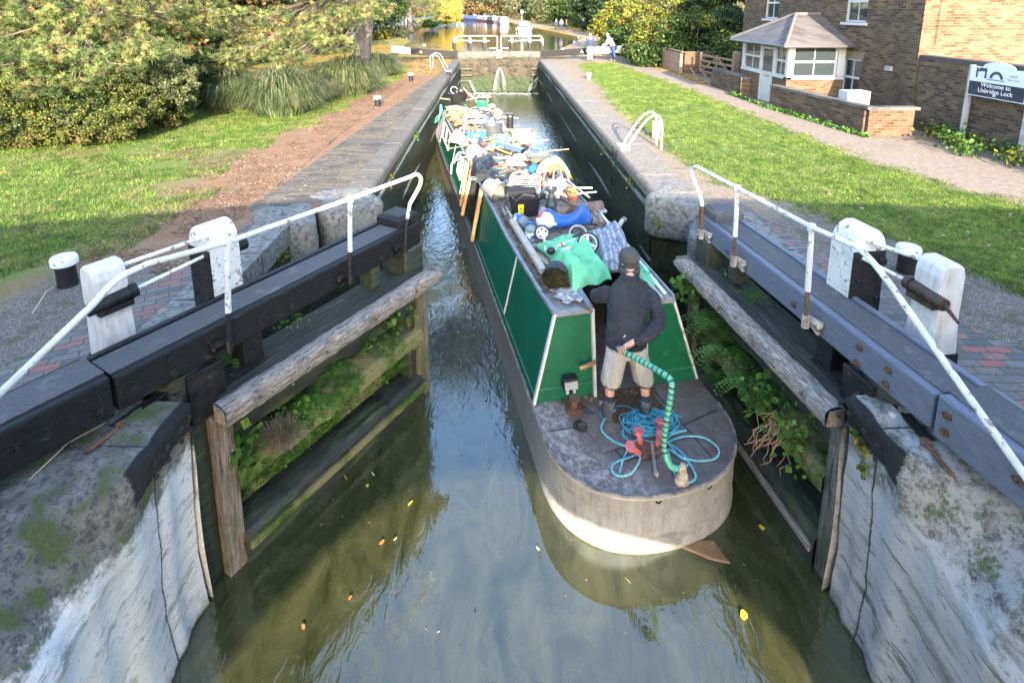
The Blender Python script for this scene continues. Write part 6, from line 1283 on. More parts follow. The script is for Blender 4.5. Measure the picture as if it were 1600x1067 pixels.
ev = 2.05; A = [V((PXa - .3, PYa - .35, ev)), V((HX, PYa - .35, ev)), V((HX, PYb + .35, ev)), V((PXa - .3, PYb + .35, ev)), V((PXa + 1.0, 18.57, 2.95)), V((HX, 18.57, 2.95))]
b = MB(); b.add(A, [(0, 1, 5, 4), (2, 3, 4, 5), (3, 0, 4)]); b.add([p - V((0, 0, .07)) for p in A[:4]] + A[:4], [(0, 1, 2, 3), (0, 1, 5, 4), (2, 3, 7, 6), (3, 0, 4, 7)])
ptile = brickmat('porch tiles', (.07, .067, .07), (.13, .122, .128), (.1, .08, .08), .3, .13, .012, 0, 'wall', dirt=(.15, .14, .13), dirtk=.6, bump=.5, rough=.7); b.build('roof', ptile, porch)
b = MB()
for a, c in ((A[0], A[4]), (A[3], A[4]), (A[4], A[5])): b.tube([a + V((0, 0, .02)), c + V((0, 0, .03))], .055, 8)
b.build('hip_tiles', flat('hip tile', (.13, .12, .12), .8), porch, smooth=True)
b = MB(); b.tube([A[1] - V((0, 0, .05)) + V((0, -.03, 0)), A[0] - V((.04, .03, .05)), A[3] - V((.04, 0, .05))], .045, 8); b.build('gutter', flat('dark gutter', (.06, .055, .06), .4), porch, smooth=True)
# garden walls
cope_b = brickmat('dark brick on edge', (.05, .05, .06), (.09, .09, .1), (.16, .15, .13), .075, .3, .012, 0, 'wall', bump=.7)
def gwall(name, label, pts, h, th, m, cm=None, cat='garden wall'):
    t = thing(name, label, cat, (*pts[0], 0)); b = MB(); c_ = MB()
    for i, (a, c) in enumerate(zip(pts, pts[1:])):
        a, c = V((*a, 0)), V((*c, 0)); d = (c - a).normalized(); e = a + (d * th if i else V((0, 0, 0))) * .5
        b.bar(e + V((0, 0, h / 2 - .1)), c + d * th / 2 * (1 if i < len(pts) - 2 else 0) + V((0, 0, h / 2 - .1)), th, h + .2 - .002 * i)
        c_.bar(e + V((0, 0, h + .04)) - d * .015, c + d * (th / 2 + .015) + V((0, 0, h + .04)), th + .03, .08 - .003 * i)
    b.build('brickwork', m, t); c_.build('coping', cm or cope_b, t, bevel=.006); return t
gwall('garden_wall', 'low brick garden wall with dark coping in front of the cottage', [(8.97, 17.15), (9.38, 13.2)], .67, .22, stock_shaded)
gwall('garden_wall', 'sunlit end of the low garden wall turning towards the house', [(9.34, 13.2), (10.5, 13.2)], .65, .22, stock)
gwall('garden_wall', 'low brick garden wall beyond the porch door', [(9.05, 22.2), (9.1, 19.7)], .68, .22, stock_shaded)
gwall('garden_wall', 'short return wall beside the porch door', [(9.0, 19.6), (9.75, 19.3)], .62, .22, stock)
gwall('yard_wall', 'tall shaded brick yard wall behind the welcome sign', [(11.27, 13.98), (11.27, 5.5)], 1.88, .25, stock_shaded, flat('dark coping', (.05, .05, .055), .7))
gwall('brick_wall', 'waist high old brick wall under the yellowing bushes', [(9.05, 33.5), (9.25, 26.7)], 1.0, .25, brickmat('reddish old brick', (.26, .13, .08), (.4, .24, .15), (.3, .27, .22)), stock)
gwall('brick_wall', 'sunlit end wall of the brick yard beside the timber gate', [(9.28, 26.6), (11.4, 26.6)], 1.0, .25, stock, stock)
# meter box
t = thing('meter_box', 'white meter box behind the garden wall', 'box', (9.75, 14.2, 0)); b = MB(); b.box((9.72, 14.3, .5), (.62, .4, .95)); b.build('cabinet', upvc, t, bevel=.01); b = MB(); b.box((9.72, 14.09, .55), (.5, .01, .7)); b.ell((9.9, 14.08, .8), .02, 8, 6); b.build('door', upvc, t)
# timber gate and post
tg = pm('brown gate timber', [(.3, (.16, .1, .07)), (.7, (.3, .2, .14))], 6, .8, 6, .4)
t = thing('timber_gate', 'brown five bar timber gate beside the porch', 'gate', (9.9, 24, 0)); b = MB(); ga, gb_ = V((9.75, 25.6, 0)), V((10.05, 22.6, 0))
for z in (.25, .5, .75, 1.0): b.bar(ga + V((0, 0, z)), gb_ + V((0, 0, z)), .04, .09)
for f_ in (0, .5, 1): q = ga + (gb_ - ga) * f_; b.bar(q + V((0, 0, .15)), q + V((0, 0, 1.1)), .07, .05)
b.bar(ga + V((.02, 0, .2)), ga + (gb_ - ga) * .5 + V((.02, 0, 1.0)), .04, .07); b.bar(gb_ + V((.02, 0, .2)), ga + (gb_ - ga) * .5 + V((.02, 0, 1.0)), .04, .07); b.build('bars', tg, t)
b = MB(); b.box((10.0, 22.35, .68), (.24, .24, 1.36)); b.add([(9.87, 22.22, 1.36), (10.13, 22.22, 1.36), (10.13, 22.48, 1.36), (9.87, 22.48, 1.36), (10, 22.35, 1.44)], [(0, 1, 4), (1, 2, 4), (2, 3, 4), (3, 0, 4)]); b.build('gate_post', tg, t)
# welcome sign
sa, sb = V((11.0, 12.2, 0)), V((11.02, 10.75, 0)); u = (sb - sa).normalized(); nn = V((-1, 0, 0)); nn = V((-u.y * -1, 0, 0)).normalized() * -1
nn = V((-1, 0, 0)); t = thing('welcome_sign', 'white and navy welcome board on two white posts before the yard wall', 'sign', (sa + sb) / 2)
for q in (sa, sb): b = MB(); b.box(q + V((0, 0, .93)), (.09, .09, 1.9)); b.build('post', whitep, t, bevel=.006)
def sg(s, z, d=0.): return sa + u * (s) + V((-.055 - d, 0, z))
Wd = (sb - sa).length
tp_ = [(.04, 1.2), (Wd - .04, 1.2), (Wd - .04, 1.87)] + [(Wd / 2 + .38 * math.cos(a), 1.87 + .13 * math.sin(a)) for a in [math.pi * k / 12 for k in range(13)]] + [(.04, 1.87)]
b = MB(); b.prism(tp_, 0, .02, lambda s, z, d: sg(s, z, d)); b.build('board', flat('pale blue white board', (.6, .65, .72), .5, var=.04), t)
b = MB(); b.prism([(.06, 1.22), (Wd - .06, 1.22), (Wd - .06, 1.53), (.06, 1.53)], .022, .026, lambda s, z, d: sg(s, z, d)); b.build('navy_panel', flat('navy panel', (.02, .03, .06), .3), t)
b = MB(); f_ = lambda s, z, d: sg(s, z, .024 + d)
def P2(poly): b.prism(poly, 0, .004, f_)
P2([(.2, 1.62), (.24, 1.62), (.24, 1.84), (.2, 1.84)]); P2([(.2, 1.76), (.46, 1.78), (.46, 1.84), (.3, 1.85)]); P2([(.42, 1.62), (.46, 1.62), (.46, 1.8), (.42, 1.8)])
for r0, r1 in ((.16, .1),):
    for k in range(10): a0, a1 = math.pi * k / 10, math.pi * (k + 1) / 10; P2([(.7 + r0 * math.cos(a0), 1.64 + r0 * math.sin(a0)), (.7 + r0 * math.cos(a1), 1.64 + r0 * math.sin(a1)), (.7 + r1 * math.cos(a1), 1.64 + r1 * math.sin(a1)), (.7 + r1 * math.cos(a0), 1.64 + r1 * math.sin(a0))])
P2([(.48, 1.6), (.9, 1.6), (.9, 1.615), (.48, 1.615)])
b.build('bridge_emblem', flat('navy print', (.03, .045, .08)), t)
def text(s, body, size, s_c, z, mat, par, nm):
    cu = bpy.data.curves.new(nm, 'FONT'); cu.body = body; cu.size = size; cu.align_x = 'CENTER'; cu.extrude = .001; o = bpy.data.objects.new(nm, cu); S.collection.objects.link(o)
    cu.materials.append(mat); bpy.context.view_layer.update(); me = bpy.data.meshes.new_from_object(o.evaluated_get(bpy.context.evaluated_depsgraph_get())); bpy.data.objects.remove(o)
    M4 = Matrix(((u.x, 0, nn.x), (u.y, 0, nn.y), (0, 1, 0))).to_4x4(); me.transform(Matrix.Translation(sg(s_c, z, .03)) @ M4); return link(nm, me, par)
wt = flat('white lettering', (.8, .82, .85)); text(0, 'Welcome to', .14, Wd / 2, 1.43, wt, t, 'lettering'); text(0, 'Uxbridge Lock', .14, Wd / 2, 1.305, wt, t, 'lettering'); text(0, '88', .075, Wd / 2, 1.245, wt, t, 'lettering')
gl_ = flat('grey lettering', (.22, .28, .36)); text(0, 'Canal &', .06, Wd / 2 + .36, 1.72, gl_, t, 'lettering'); text(0, 'River Trust', .06, Wd / 2 + .38, 1.64, gl_, t, 'lettering')
# bollards
def bollard(loc, r_, h, label, white=False, grp='mooring bollards along the lock'):
    t = thing('bollard', label, 'bollard', loc, 0, grp); c = V(loc)
    b = MB(); b.lathe(c, [(r_, -.02), (r_ * .98, h * .72)], 20); b.build('shaft', black_iron if not white else white_paint, t, smooth=True)
    b = MB(); b.lathe(c, [(r_ * 1.1, h * .7), (r_ * 1.32, h * .74), (r_ * 1.34, h * .93), (r_ * 1.2, h), (.01, h + .012)], 20); b.build('cap', white_paint, t, smooth=True); return t
bollard((-4.98, 5.98, 0), .1, .36, 'black iron bollard with white cap on the near left, beside the shaded grass')
bollard((4.98, 6.0, 0), .1, .34, 'black iron bollard with white cap on the near right, behind the paddle stand')
for px, py, h, lab, w in ((590, 167, .36, 'bollard with white cap on the left bank by the path to the fir', False), (642, 127, .36, 'small white capped bollard left of the far ladder', False), (920, 124, .3, 'short white bollard on the right bank beside the grass', True), (701, 117, .2, 'low white topped bollard at the left coping edge', False), (663, 73, .2, 'tiny white bollard beyond the far left balance beam', True), (897, 68, .2, 'white bollard on the leafy bank beyond the far right gate', True), (904, 60, .2, 'smaller white bollard farther along the leafy bank', True), (879, 80, .2, 'white bollard just behind the far right balance beam', True)):
    q = P(px, py); bollard((q.x, q.y, 0), .09, h, lab, w)
# ladder hoops on the right coping
t = thing('ladder_hoops', 'pair of white tubular ladder grab hoops on the right coping', 'ladder rail', (3.4, 12.1, 0))
for y in (12.3, 11.9):
    b = MB(); b.tube([V((3.0, y, .0)), V((3.02, y, .12))] + spline([V((3.05, y, .18)), V((3.28, y, .55)), V((3.45, y, .74)), V((3.62, y, .8)), V((3.72, y, .68)), V((3.75, y, .5))], 5) + [V((3.76, y, 0))], .021, 10); b.build('hoop', white_paint, t, smooth=True)
b = MB(); b.box((2.93, 12.1, .02), (.22, .5, .06)); b.build('fixing', white_paint, t, bevel=.01)
b = MB()
for k in range(7): b.tube([(2.73, 11.9, -.15 - .28 * k), (2.73, 12.3, -.15 - .28 * k)], .014, 6)
for y in (11.9, 12.3): b.tube([(2.73, y, 0), (2.73, y, -2.3)], .016, 6)
b.build('rungs', black_iron, t)
t = thing('post', 'white post behind the ladder hoops on the right bank', 'post', (3.95, 12.9, 0)); b = MB(); b.lathe((3.95, 13.0, 0), [(.09, 0), (.09, .3), (.11, .31), (.11, .42), (.05, .45)], 14); b.build('shaft', white_paint, t, smooth=True)
t = thing('ladder_hoops', 'grey tubular ladder hoops on the far left lockside', 'ladder rail', (-2.7, 26.5, 0)); q0 = P(673, 111); q1 = P(696, 111)
for dy in (0, 1.2): b = MB(); b.tube(spline([V((q0.x, q0.y + dy, 0)), V((q0.x, q0.y + dy, .7)), V((q0.x + .2, q0.y + dy, .82)), V((q0.x + .45, q0.y + dy, .66)), V((q1.x, q1.y + dy, 0))], 5), .035, 8); b.build('hoop', flat('grey tube', (.16, .17, .175), .5), t, smooth=True)
b = MB(); b.box((2.72, 9.02 + 2.9, -1.1), (.05, .25, 2.2)); 
# ---------------------------------------------------------------- vegetation
def leaf_tris(cs, size, rg, elong=1.6, updir=None, jit=1.):
    """one two-triangle leaf per centre; returns verts, quads"""
    n = len(cs); d = rg.normal(size=(n, 3)); 
    if updir is not None: d = d * jit + np.asarray(updir)
    d /= np.linalg.norm(d, axis=1)[:, None]; e = rg.normal(size=(n, 3)); e -= (e * d).sum(1)[:, None] * d; e /= np.linalg.norm(e, axis=1)[:, None]
    s = (size * rg.uniform(.6, 1.4, n))[:, None]; d = d * s * elong / 2; e = e * s / 2
    v = np.stack([cs - d, cs + e, cs + d, cs - e], 1).reshape(-1, 3); q = np.arange(n * 4).reshape(n, 4); return v, q
def lumps(rg, centre, rad, n):
    """n lump centres filling an ellipsoid shell"""
    d = rg.normal(size=(n, 3)); d /= np.linalg.norm(d, axis=1)[:, None]; r = rg.uniform(.35, 1, n)[:, None] ** .5
    return np.asarray(centre) + d * r * np.asarray(rad)
def crown_pts(rg, centre, rad, nl, per, lr):
    L_ = lumps(rg, centre, rad, nl); k = np.repeat(np.arange(nl), per); d = rg.normal(size=(nl * per, 3)); d /= np.linalg.norm(d, axis=1)[:, None]
    r = rg.uniform(.5, 1., nl * per)[:, None]; lrad = (lr * rg.uniform(.6, 1.3, nl))[k][:, None]
    return L_[k] + d * r * lrad * np.array([1, 1, .75])
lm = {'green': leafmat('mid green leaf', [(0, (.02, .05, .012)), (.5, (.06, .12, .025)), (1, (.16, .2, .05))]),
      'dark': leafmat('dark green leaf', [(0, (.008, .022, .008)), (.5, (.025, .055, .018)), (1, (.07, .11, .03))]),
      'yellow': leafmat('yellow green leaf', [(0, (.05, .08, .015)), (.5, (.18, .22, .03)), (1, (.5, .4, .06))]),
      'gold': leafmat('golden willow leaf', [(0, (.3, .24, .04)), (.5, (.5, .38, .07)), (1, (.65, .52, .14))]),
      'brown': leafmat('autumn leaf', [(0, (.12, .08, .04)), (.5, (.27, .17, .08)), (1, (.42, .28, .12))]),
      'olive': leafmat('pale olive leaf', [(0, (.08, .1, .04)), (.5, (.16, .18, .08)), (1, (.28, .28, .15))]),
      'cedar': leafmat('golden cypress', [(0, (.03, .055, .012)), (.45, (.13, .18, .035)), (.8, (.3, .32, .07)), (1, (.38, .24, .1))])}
trunk_m = pm('tree bark', [(.3, (.07, .055, .045)), (.7, (.22, .18, .15))], 7, .95, 8, .9, stretch=(3, 3, .6), dist=.03)
twig_m = flat('pale twigs', (.22, .17, .13), .9)
def limbs(b, rg, base, h, r0, n, spread, lean=(0, 0)):
    base = V(base); top = base + V((lean[0], lean[1], h)); mid = base + (top - base) * .5 + V((rg.uniform(-.3, .3), rg.uniform(-.3, .3), 0)) * h * .06
    b.tube([base - V((0, 0, .2)), base + V((0, 0, h * .05)), mid, top], [r0 * 1.4, r0, r0 * .7, r0 * .25], 9)
    for i in range(n):
        t = rg.uniform(.3, .9); p = base + (top - base) * t; a = rg.uniform(0, 6.28); l_ = spread * rg.uniform(.6, 1) * (1.15 - t * .5)
        q = p + V((math.cos(a) * l_, math.sin(a) * l_, l_ * rg.uniform(.15, .7))); m_ = p + (q - p) * .5 + V((0, 0, l_ * .12)); b.tube([p, m_, q], [r0 * .35, r0 * .2, r0 * .06], 6)
        for k in range(3): e = m_ + (q - m_) * rg.uniform(0, 1); b.tube([e, e + V((rg.uniform(-1, 1), rg.uniform(-1, 1), rg.uniform(0, 1))) * l_ * .35], [r0 * .1, r0 * .03], 4)
def tree(name, label, cat, base, h, rad, mat, seed, nl=60, per=60, lr=.7, leaf=.12, group=None, trunk_h=None, r0=None, cz=None, extra=None, bush=False, lean=(0, 0)):
    rg = np.random.default_rng(seed); t = thing(name, label, cat, base, 0, group); base = np.array(base, float)
    cz = cz if cz is not None else (h * .5 if bush else h * .62)
    rad = rad if hasattr(rad, '__len__') else (rad, rad, h * (.5 if bush else .42))
    pts = crown_pts(rg, base + [lean[0] * .7, lean[1] * .7, cz], rad, nl, per, lr); pts = pts[pts[:, 2] > base[2] + .05]
    v, q = leaf_tris(pts, leaf, rg); npmesh('foliage' if bush else 'crown', v, q, lm[mat] if isinstance(mat, str) else mat, t, 4)
    if extra: v, q = leaf_tris(crown_pts(rg, base + [0, 0, cz], np.array(rad) * (.82 if nl > 150 else 1), max(3, nl // 4), per, lr * (2 if nl > 150 else 1)), leaf, rg); npmesh('foliage' if bush else 'crown', v, q, lm[extra], t, 4)
    b = MB(); rr = random.Random(seed); limbs(b, rr, base, trunk_h or h * .75, r0 or h * .02, 8 if not bush else 5, max(rad[0], rad[1]) * .8, lean); b.build('stems' if bush else 'trunk', trunk_m if not bush else twig_m, t, smooth=True)
    return t
# near left: big pine reaching over the shrubbery
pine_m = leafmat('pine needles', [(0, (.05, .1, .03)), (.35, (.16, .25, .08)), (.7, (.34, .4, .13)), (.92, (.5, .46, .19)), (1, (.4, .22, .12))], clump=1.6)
def pine(name, label, base, boughs, seed, r0=.3, h=9, lean=(0, 0), ntuft=60, nl_=.16):
    rg = np.random.default_rng(seed); rr = random.Random(seed); t = thing(name, label, 'tree', base); base = V(base)
    b = MB(); b.tube([base - V((0, 0, .2)), base + V((0, 0, .3)), base + V((lean[0] * .5, lean[1] * .5, h * .5)), base + V((lean[0], lean[1], h))], [r0 * 1.4, r0, r0 * .8, r0 * .3], 12); tr_ = b.build('trunk', trunk_m, t, smooth=True)
    V_, Q_ = [], []; n0 = 0; b = MB()
    for (tip, z0, rad, nt_) in boughs:
        tip = V(tip); st = base + V((lean[0] * z0 / h, lean[1] * z0 / h, z0)); mid = st + (tip - st) * .55 + V((0, 0, .3)); b.tube([st, mid, tip], [.09, .05, .015], 6)
        for i in range(nt_):
            d = rg.normal(size=3); d /= np.linalg.norm(d); p = np.array(tip) + d * rg.uniform(.2, 1) ** .6 * np.array([rad, rad, rad * .42]) 
            if rr.random() < .25: q = st + (tip - st) * rr.uniform(.35, 1); b.tube([q, V(p)], [.018, .006], 4, False)
            ax = rg.normal(size=3) * .7 + np.array([0, 0, .35]) + (p - np.array(tip)) / rad * .8; ax /= np.linalg.norm(ax)
            m = 34; dd = rg.normal(size=(m, 3)) * .62 + ax; dd /= np.linalg.norm(dd, axis=1)[:, None]; l_ = nl_ * rg.uniform(.7, 1.2, m)[:, None]
            o_ = p + ax * rg.uniform(-.1, .06, m)[:, None]; w = np.cross(dd, rg.normal(size=(m, 3))); w /= np.linalg.norm(w, axis=1)[:, None]; w *= .011
            # one island per tuft so that a tuft keeps one colour: share the tuft centre vertex
            v = np.concatenate([[p], (o_ + w + dd * .0), (p + dd * l_ * .35 - w), (p + dd * l_)]); k = len(v); ii = np.arange(m)
            V_.append(v); Q_.append(np.stack([0 * ii, 1 + m + ii, 1 + 2 * m + ii], 1) + n0); n0 += k
    b.build('branches', twig_m, t, smooth=True); npmesh('needles', np.concatenate(V_), np.concatenate(Q_), pine_m, t); return t
def at(x, y, Y):
    f = V((math.sin(YAW) * math.cos(PITCH), math.cos(YAW) * math.cos(PITCH), -math.sin(PITCH))); r_ = V((math.cos(YAW), -math.sin(YAW), 0)); u_ = r_.cross(f)
    d = f + r_ * ((x - 800) / FPX) - u_ * ((y - 179) / FPX); k = Y / d.y; return V((d.x * k, Y, CH + d.z * k))
rr = random.Random(5); bo = []
for x, y, Y, rad in [(20, 20, 13.5, 1.0), (90, 45, 14, 1.1), (160, 20, 14.5, 1.1), (40, 85, 13, .9), (110, 100, 13.5, .8), (200, 60, 15, 1.0), (150, 105, 14, .6), (240, 20, 16, 1.2), (300, 40, 17, 1.0), (260, 85, 15.5, .7), (0, 60, 13, 1.0), (60, 125, 12.8, .6), (120, 128, 13, .7), (170, 100, 12.8, .8), (60, 140, 12.4, .5), (20, 100, 12.4, .8), (235, 80, 13.6, .8), (180, 120, 13.5, .6), (225, 110, 14, .6), (280, 115, 15, .6), (90, 80, 12.8, .8), (190, 90, 13.6, .7), (-60, 30, 13, 1.3), (-50, 110, 12.5, 1.0), (60, -40, 14, 1.4), (180, -50, 15, 1.5), (300, -50, 17, 1.6), (-80, -60, 13, 1.6), (330, 15, 17, .9), (20, 118, 12.6, .5)]:
    bo.append((at(x, y, Y), rr.uniform(1.5, 4), rad, int(120 * rad * rad + 20)))
pine('pine_tree', 'large spreading pine whose boughs fill the upper left corner', (-12.5, 18.5, 0), bo, 3, .32, 9)
bo = []
for x, y, Y, rad in [(420, 30, 19, 1.1), (470, 60, 19, 1.0), (520, 30, 20, 1.2), (400, 75, 18, 1.0), (450, 95, 17.5, .7), (370, 90, 17.5, .7), (530, 70, 19, .8), (580, 15, 21, 1.0), (360, 45, 18.5, .9), (500, -20, 20, 1.4), (400, -30, 19, 1.5), (580, -40, 21, 1.6), (330, 95, 17.5, .5)]:
    bo.append((at(x, y, Y), rr.uniform(2, 4.5), rad, int(130 * rad * rad + 20)))
for x, y, z, rad in [(-4.2, 28, 9.2, 2.0), (-2.6, 29.5, 10.6, 2.0), (-5.5, 30, 12, 2.4), (-3.6, 26, 8.2, 1.6), (-2.0, 28, 12.4, 1.8), (-4.8, 27, 11.4, 2.2), (-3.4, 31, 9.6, 2.0), (-1.2, 30.5, 9.4, 1.4), (-3, 28, 5.8, 1.5), (-2, 29, 6.9, 1.6), (-4, 29, 7.4, 1.8), (-1.2, 30, 7.8, 1.4), (-2.6, 27, 7.5, 1.5), (-4.4, 27, 6, 1.4)]: bo.append((V((x, y, z)), 7.5, rad, int(60 * rad * rad)))  # unseen boughs added over the lock, to darken what its water reflects
pine('pine_tree', 'pine with sunlit yellowish boughs above the pampas grass', (-6.2, 25.0, 0), bo, 8, .42, 11, (1.2, 1.5))
bo = []
for x, y, Y, rad in [(640, 5, 82, 3.4), (662, 12, 84, 3.2), (650, -8, 84, 4), (678, 6, 86, 3.2), (632, -12, 82, 3.4), (672, 22, 84, 2.4)]: bo.append((at(x, y, Y), 3.5, rad, int(16 * rad * rad)))
pine('pine_tree', 'smaller dark pine on the left bank before the fence', (-12.7, 82, 0), bo, 12, .45, 10, (0, 0), nl_=.5)
# cypress and shrub bank under the pine
for i, (x, y, Y, rad, mt, lab) in enumerate([(30, 180, 12.6, (1.2, .8, .9), 'cedar', 'brownish green shrub at the far left under the pine'), (110, 175, 13.2, (1.1, .8, .95), 'green', 'fresh green shrub under the pine, beside the brown one'), (185, 165, 13.8, (1.1, .8, 1.0), 'cedar', 'golden cypress bush in the middle of the shrubbery'), (245, 150, 14.6, (1.0, .8, 1.0), 'cedar', 'golden cypress bush left of the green stake'), (120, 190, 12.6, (1.5, .6, .5), 'cedar', 'low sprawling shrub at the front of the left shrubbery'), (290, 125, 16.5, (.9, .8, .9), 'dark', 'dark shrub behind the green stake'), (150, 130, 15.5, (2, .8, 1.2), 'dark', 'tall dark shrub at the back of the shrubbery'), (0, 130, 14.5, (2, .8, 1.2), 'dark', 'dark shrub behind the brownish one at the left edge'), (25, 150, 13.2, (1.6, .8, .8), 'cedar', 'rusty tinged shrub at the left edge under the boughs'), (215, 130, 14.2, (1.6, .8, .8), 'olive', 'grey green shrub beneath the middle boughs')]):
    c = at(x, y, Y); c.z = min(max(c.z, rad[2] * .7), 1.6); 
    t = tree('shrub', lab, 'shrub', (c.x, c.y, 0), c.z * 2, rad, mt, 40 + i, 210, 110, .15, .034, 'shrubs under the pine', bush=True, cz=c.z, r0=.03, extra='dark')
q = P(292, 180); b = MB(); b.tube([q, q + V((0, 0, .85))], .025, 8); b.lathe(q + V((0, 0, .85)), [(.03, 0), (.03, .03), (.01, .04)], 8); tag(b.build('garden_stake', flat('bright green stake', (.03, .4, .2), .5), smooth=True), 'thin bright green stake standing among the shrubs', 'stake')
# pampas and long grass clumps
blade_m = leafmat('long grass', [(0, (.03, .07, .022)), (.4, (.12, .19, .07)), (.7, (.3, .33, .15)), (1, (.55, .47, .28))])
def tussock(base, rad, h, n, seed, label, name='grass_clump', cat='grass clump', mat=None, w=.012, group=None):
    rg = np.random.default_rng(seed); vs, tr = [], []; base = np.array(base, float); K = 5
    a = rg.uniform(0, 6.28, n); rr_ = rg.uniform(0, 1, n) ** .6 * .65 * rad; out = rr_ * .9 + rad * rg.uniform(.1, .45, n); hh = h * rg.uniform(.35, 1.1, n) * (1.05 - .45 * rr_ / rad); ph = a + rg.normal(0, .25, n)
    P0 = np.stack([np.cos(a) * rr_, np.sin(a) * rr_, np.zeros(n)], 1); sd_ = np.stack([-np.sin(ph), np.cos(ph), np.zeros(n)], 1) * w
    rows = []
    for j in range(K):
        t = j / (K - 1); x = P0 + np.stack([np.cos(ph) * out * t ** 1.3, np.sin(ph) * out * t ** 1.3, hh * (2.3 * t - 1.95 * t * t)], 1); rows.append(x - sd_ * (1 - t)); rows.append(x + sd_ * (1 - t) + (j == K - 1) * 1e-4)
    v = np.stack(rows, 1).reshape(-1, 3) + base; b0 = np.arange(n) * 2 * K; q = np.concatenate([np.stack([b0 + 2 * j, b0 + 2 * j + 1, b0 + 2 * j + 3, b0 + 2 * j + 2], 1) for j in range(K - 1)])
    return tag(npmesh(name, v, q, mat or blade_m, None, 4), label, cat, group)
for i, (x, y, rad, h, lab) in enumerate([(440, 178, 1.15, 2.1, 'wide pampas clump with pale drooping blades'), (545, 148, 1.1, 2.1, 'dark green pampas clump by the pine trunk'), (360, 170, 1.1, 1.9, 'dry arching grass clump left of the pampas'), (492, 158, .8, 1.5, 'green grass clump between the two pampas plants'), (590, 120, 1.0, 1.6, 'small grass clump at the foot of the trunk')]):
    q = P(x, y); tussock((q.x, q.y, 0), rad, h, 3200, w=.016, seed= 60 + i, label=lab, group='pampas clumps under the pines')
# bushes and trees on the right
for i, (x, y, Y, rad, mt, ex, lab) in enumerate([(985, 75, 38, (2.0, 2, 1.5), 'green', 'dark', 'green bush left of the old brick wall'), (1030, 62, 32, (2.0, 1.8, 1.5), 'yellow', 'green', 'yellow green bush spilling over the old brick wall'), (1090, 60, 29.5, (1.9, 1.8, 1.5), 'green', 'yellow', 'dense green bush over the sunlit end wall'), (1120, 62, 31, (1.8, 2, 1.7), 'dark', 'green', 'dark evergreen bush next to the porch'), (972, 40, 42, (2.2, 2, 2.0), 'yellow', 'gold', 'golden leaved bush at the bend of the path'), (1060, 35, 36, (3.4, 2.5, 2.2), 'yellow', 'olive', 'tall yellowing bush behind the brick yard'), (1135, 30, 34, (3.0, 2.5, 2.2), 'dark', 'green', 'tall dark bush beside the house corner'), (1145, 92, 25.6, (.7, .8, .9), 'green', 'yellow', 'small green shrub by the timber gate'), (1010, 90, 30.5, (.7, 1.2, .5), 'green', None, 'low spray of green hanging at the wall top')]):
    c = at(x, y, Y); tree('bush', lab, 'bush', (c.x, c.y, 0), c.z * 2, rad, mt, 80 + i, 60, 110, .62, .11 if Y < 33 else .14, 'bushes by the brick yard', extra=ex, bush=True, cz=c.z, r0=.05)
# hedge line and trees along the far towpath
for i, (x, y, mt, h, rad, lab) in enumerate([(945, 58, 'dark', 4, 3.0, 'dark rounded hedge tree where the towpath bends'), (915, 50, 'dark', 4.5, 3.4, 'deep green tree behind the walkers, rightmost of the row'), (895, 44, 'green', 4.5, 3.4, 'mid green tree behind the walkers'), (868, 41, 'green', 4, 3.2, 'bright green tree left of the walkers'), (845, 37, 'olive', 5, 4.0, 'pale olive tree behind the cabin cruiser'), (825, 33, 'dark', 5, 4.0, 'dark bush above the row of moored boats'), (800, 30, 'olive', 7, 5.5, 'olive tree right above the moored boats')]):
    q = P(x, y); tree('tree', lab, 'tree', (q.x + 1.5, q.y, 0), h * 1.5, (rad, rad, h * .75), mt, 120 + i, 60, 60, 1.0, .3, 'trees along the far towpath', cz=h * .7)
bare = [(740, 22, 'brown', 16, 9), (770, 22, 'olive', 17, 9), (705, 24, 'olive', 15, 8), (800, 24, 'brown', 18, 10), (835, 26, 'brown', 17, 10), (870, 30, 'olive', 15, 8), (905, 32, 'brown', 14, 8), (940, 36, 'brown', 13, 7), (985, 42, 'brown', 12, 6), (1035, 50, 'olive', 12, 6), (1085, 58, 'brown', 12, 6), (1135, 66, 'olive', 12, 6), (660, 27, 'brown', 15, 8)]
names = ['behind the blue moored boat', 'above the middle of the moorings', 'behind the weeping willow', 'over the right end of the moorings', 'behind the dark far bush', 'behind the cabin cruiser', 'above the three walkers', 'left of the golden bush', 'above the golden bush', 'above the old brick wall', 'above the dense green bush', 'beside the house eaves', 'behind the dark pine']
for i, ((x, y, mt, h, rad), nm) in enumerate(zip(bare, names)):
    q = P(x, y); Y = min(q.y, 185); q = at(x, 14, Y); tree('tree', 'thinly leaved autumn tree ' + nm, 'tree', (q.x, Y, 0), h, (rad, rad, h * .5), mt, 150 + i, 90, 42, 1.6 if Y > 90 else 1.0, .42 if Y > 90 else .2, 'bare autumn trees along the skyline', cz=h * .48, r0=.3)
for i, (x, Y, mt, h) in enumerate([(590, 70, 'green', 10), (560, 55, 'dark', 9), (520, 45, 'green', 9), (470, 40, 'olive', 9), (620, 90, 'brown', 13), (400, 34, 'dark', 8), (320, 30, 'brown', 8), (230, 28, 'dark', 8), (130, 26, 'green', 8), (30, 25, 'dark', 8)]):
    c = at(x, 14, Y); tree('tree', 'tree in the wood behind the pines, number %d from the canal' % (i + 1) if False else ['green tree behind the garden fence', 'dark tree left of the garden fence', 'green tree seen through the pine trunk', 'olive tree behind the yellowish pine', 'brown tree above the garden fence', 'dark tree deep behind the pampas', 'brown tree between the two pines', 'dark tree behind the golden cypress', 'green tree behind the big pine', 'dark tree at the far left edge'][i], 'tree', (c.x, Y, 0), h, (4, 3, h * .5), mt, 180 + i, 70, 50, 1.0, .26, 'trees behind the pines', cz=h * .45)
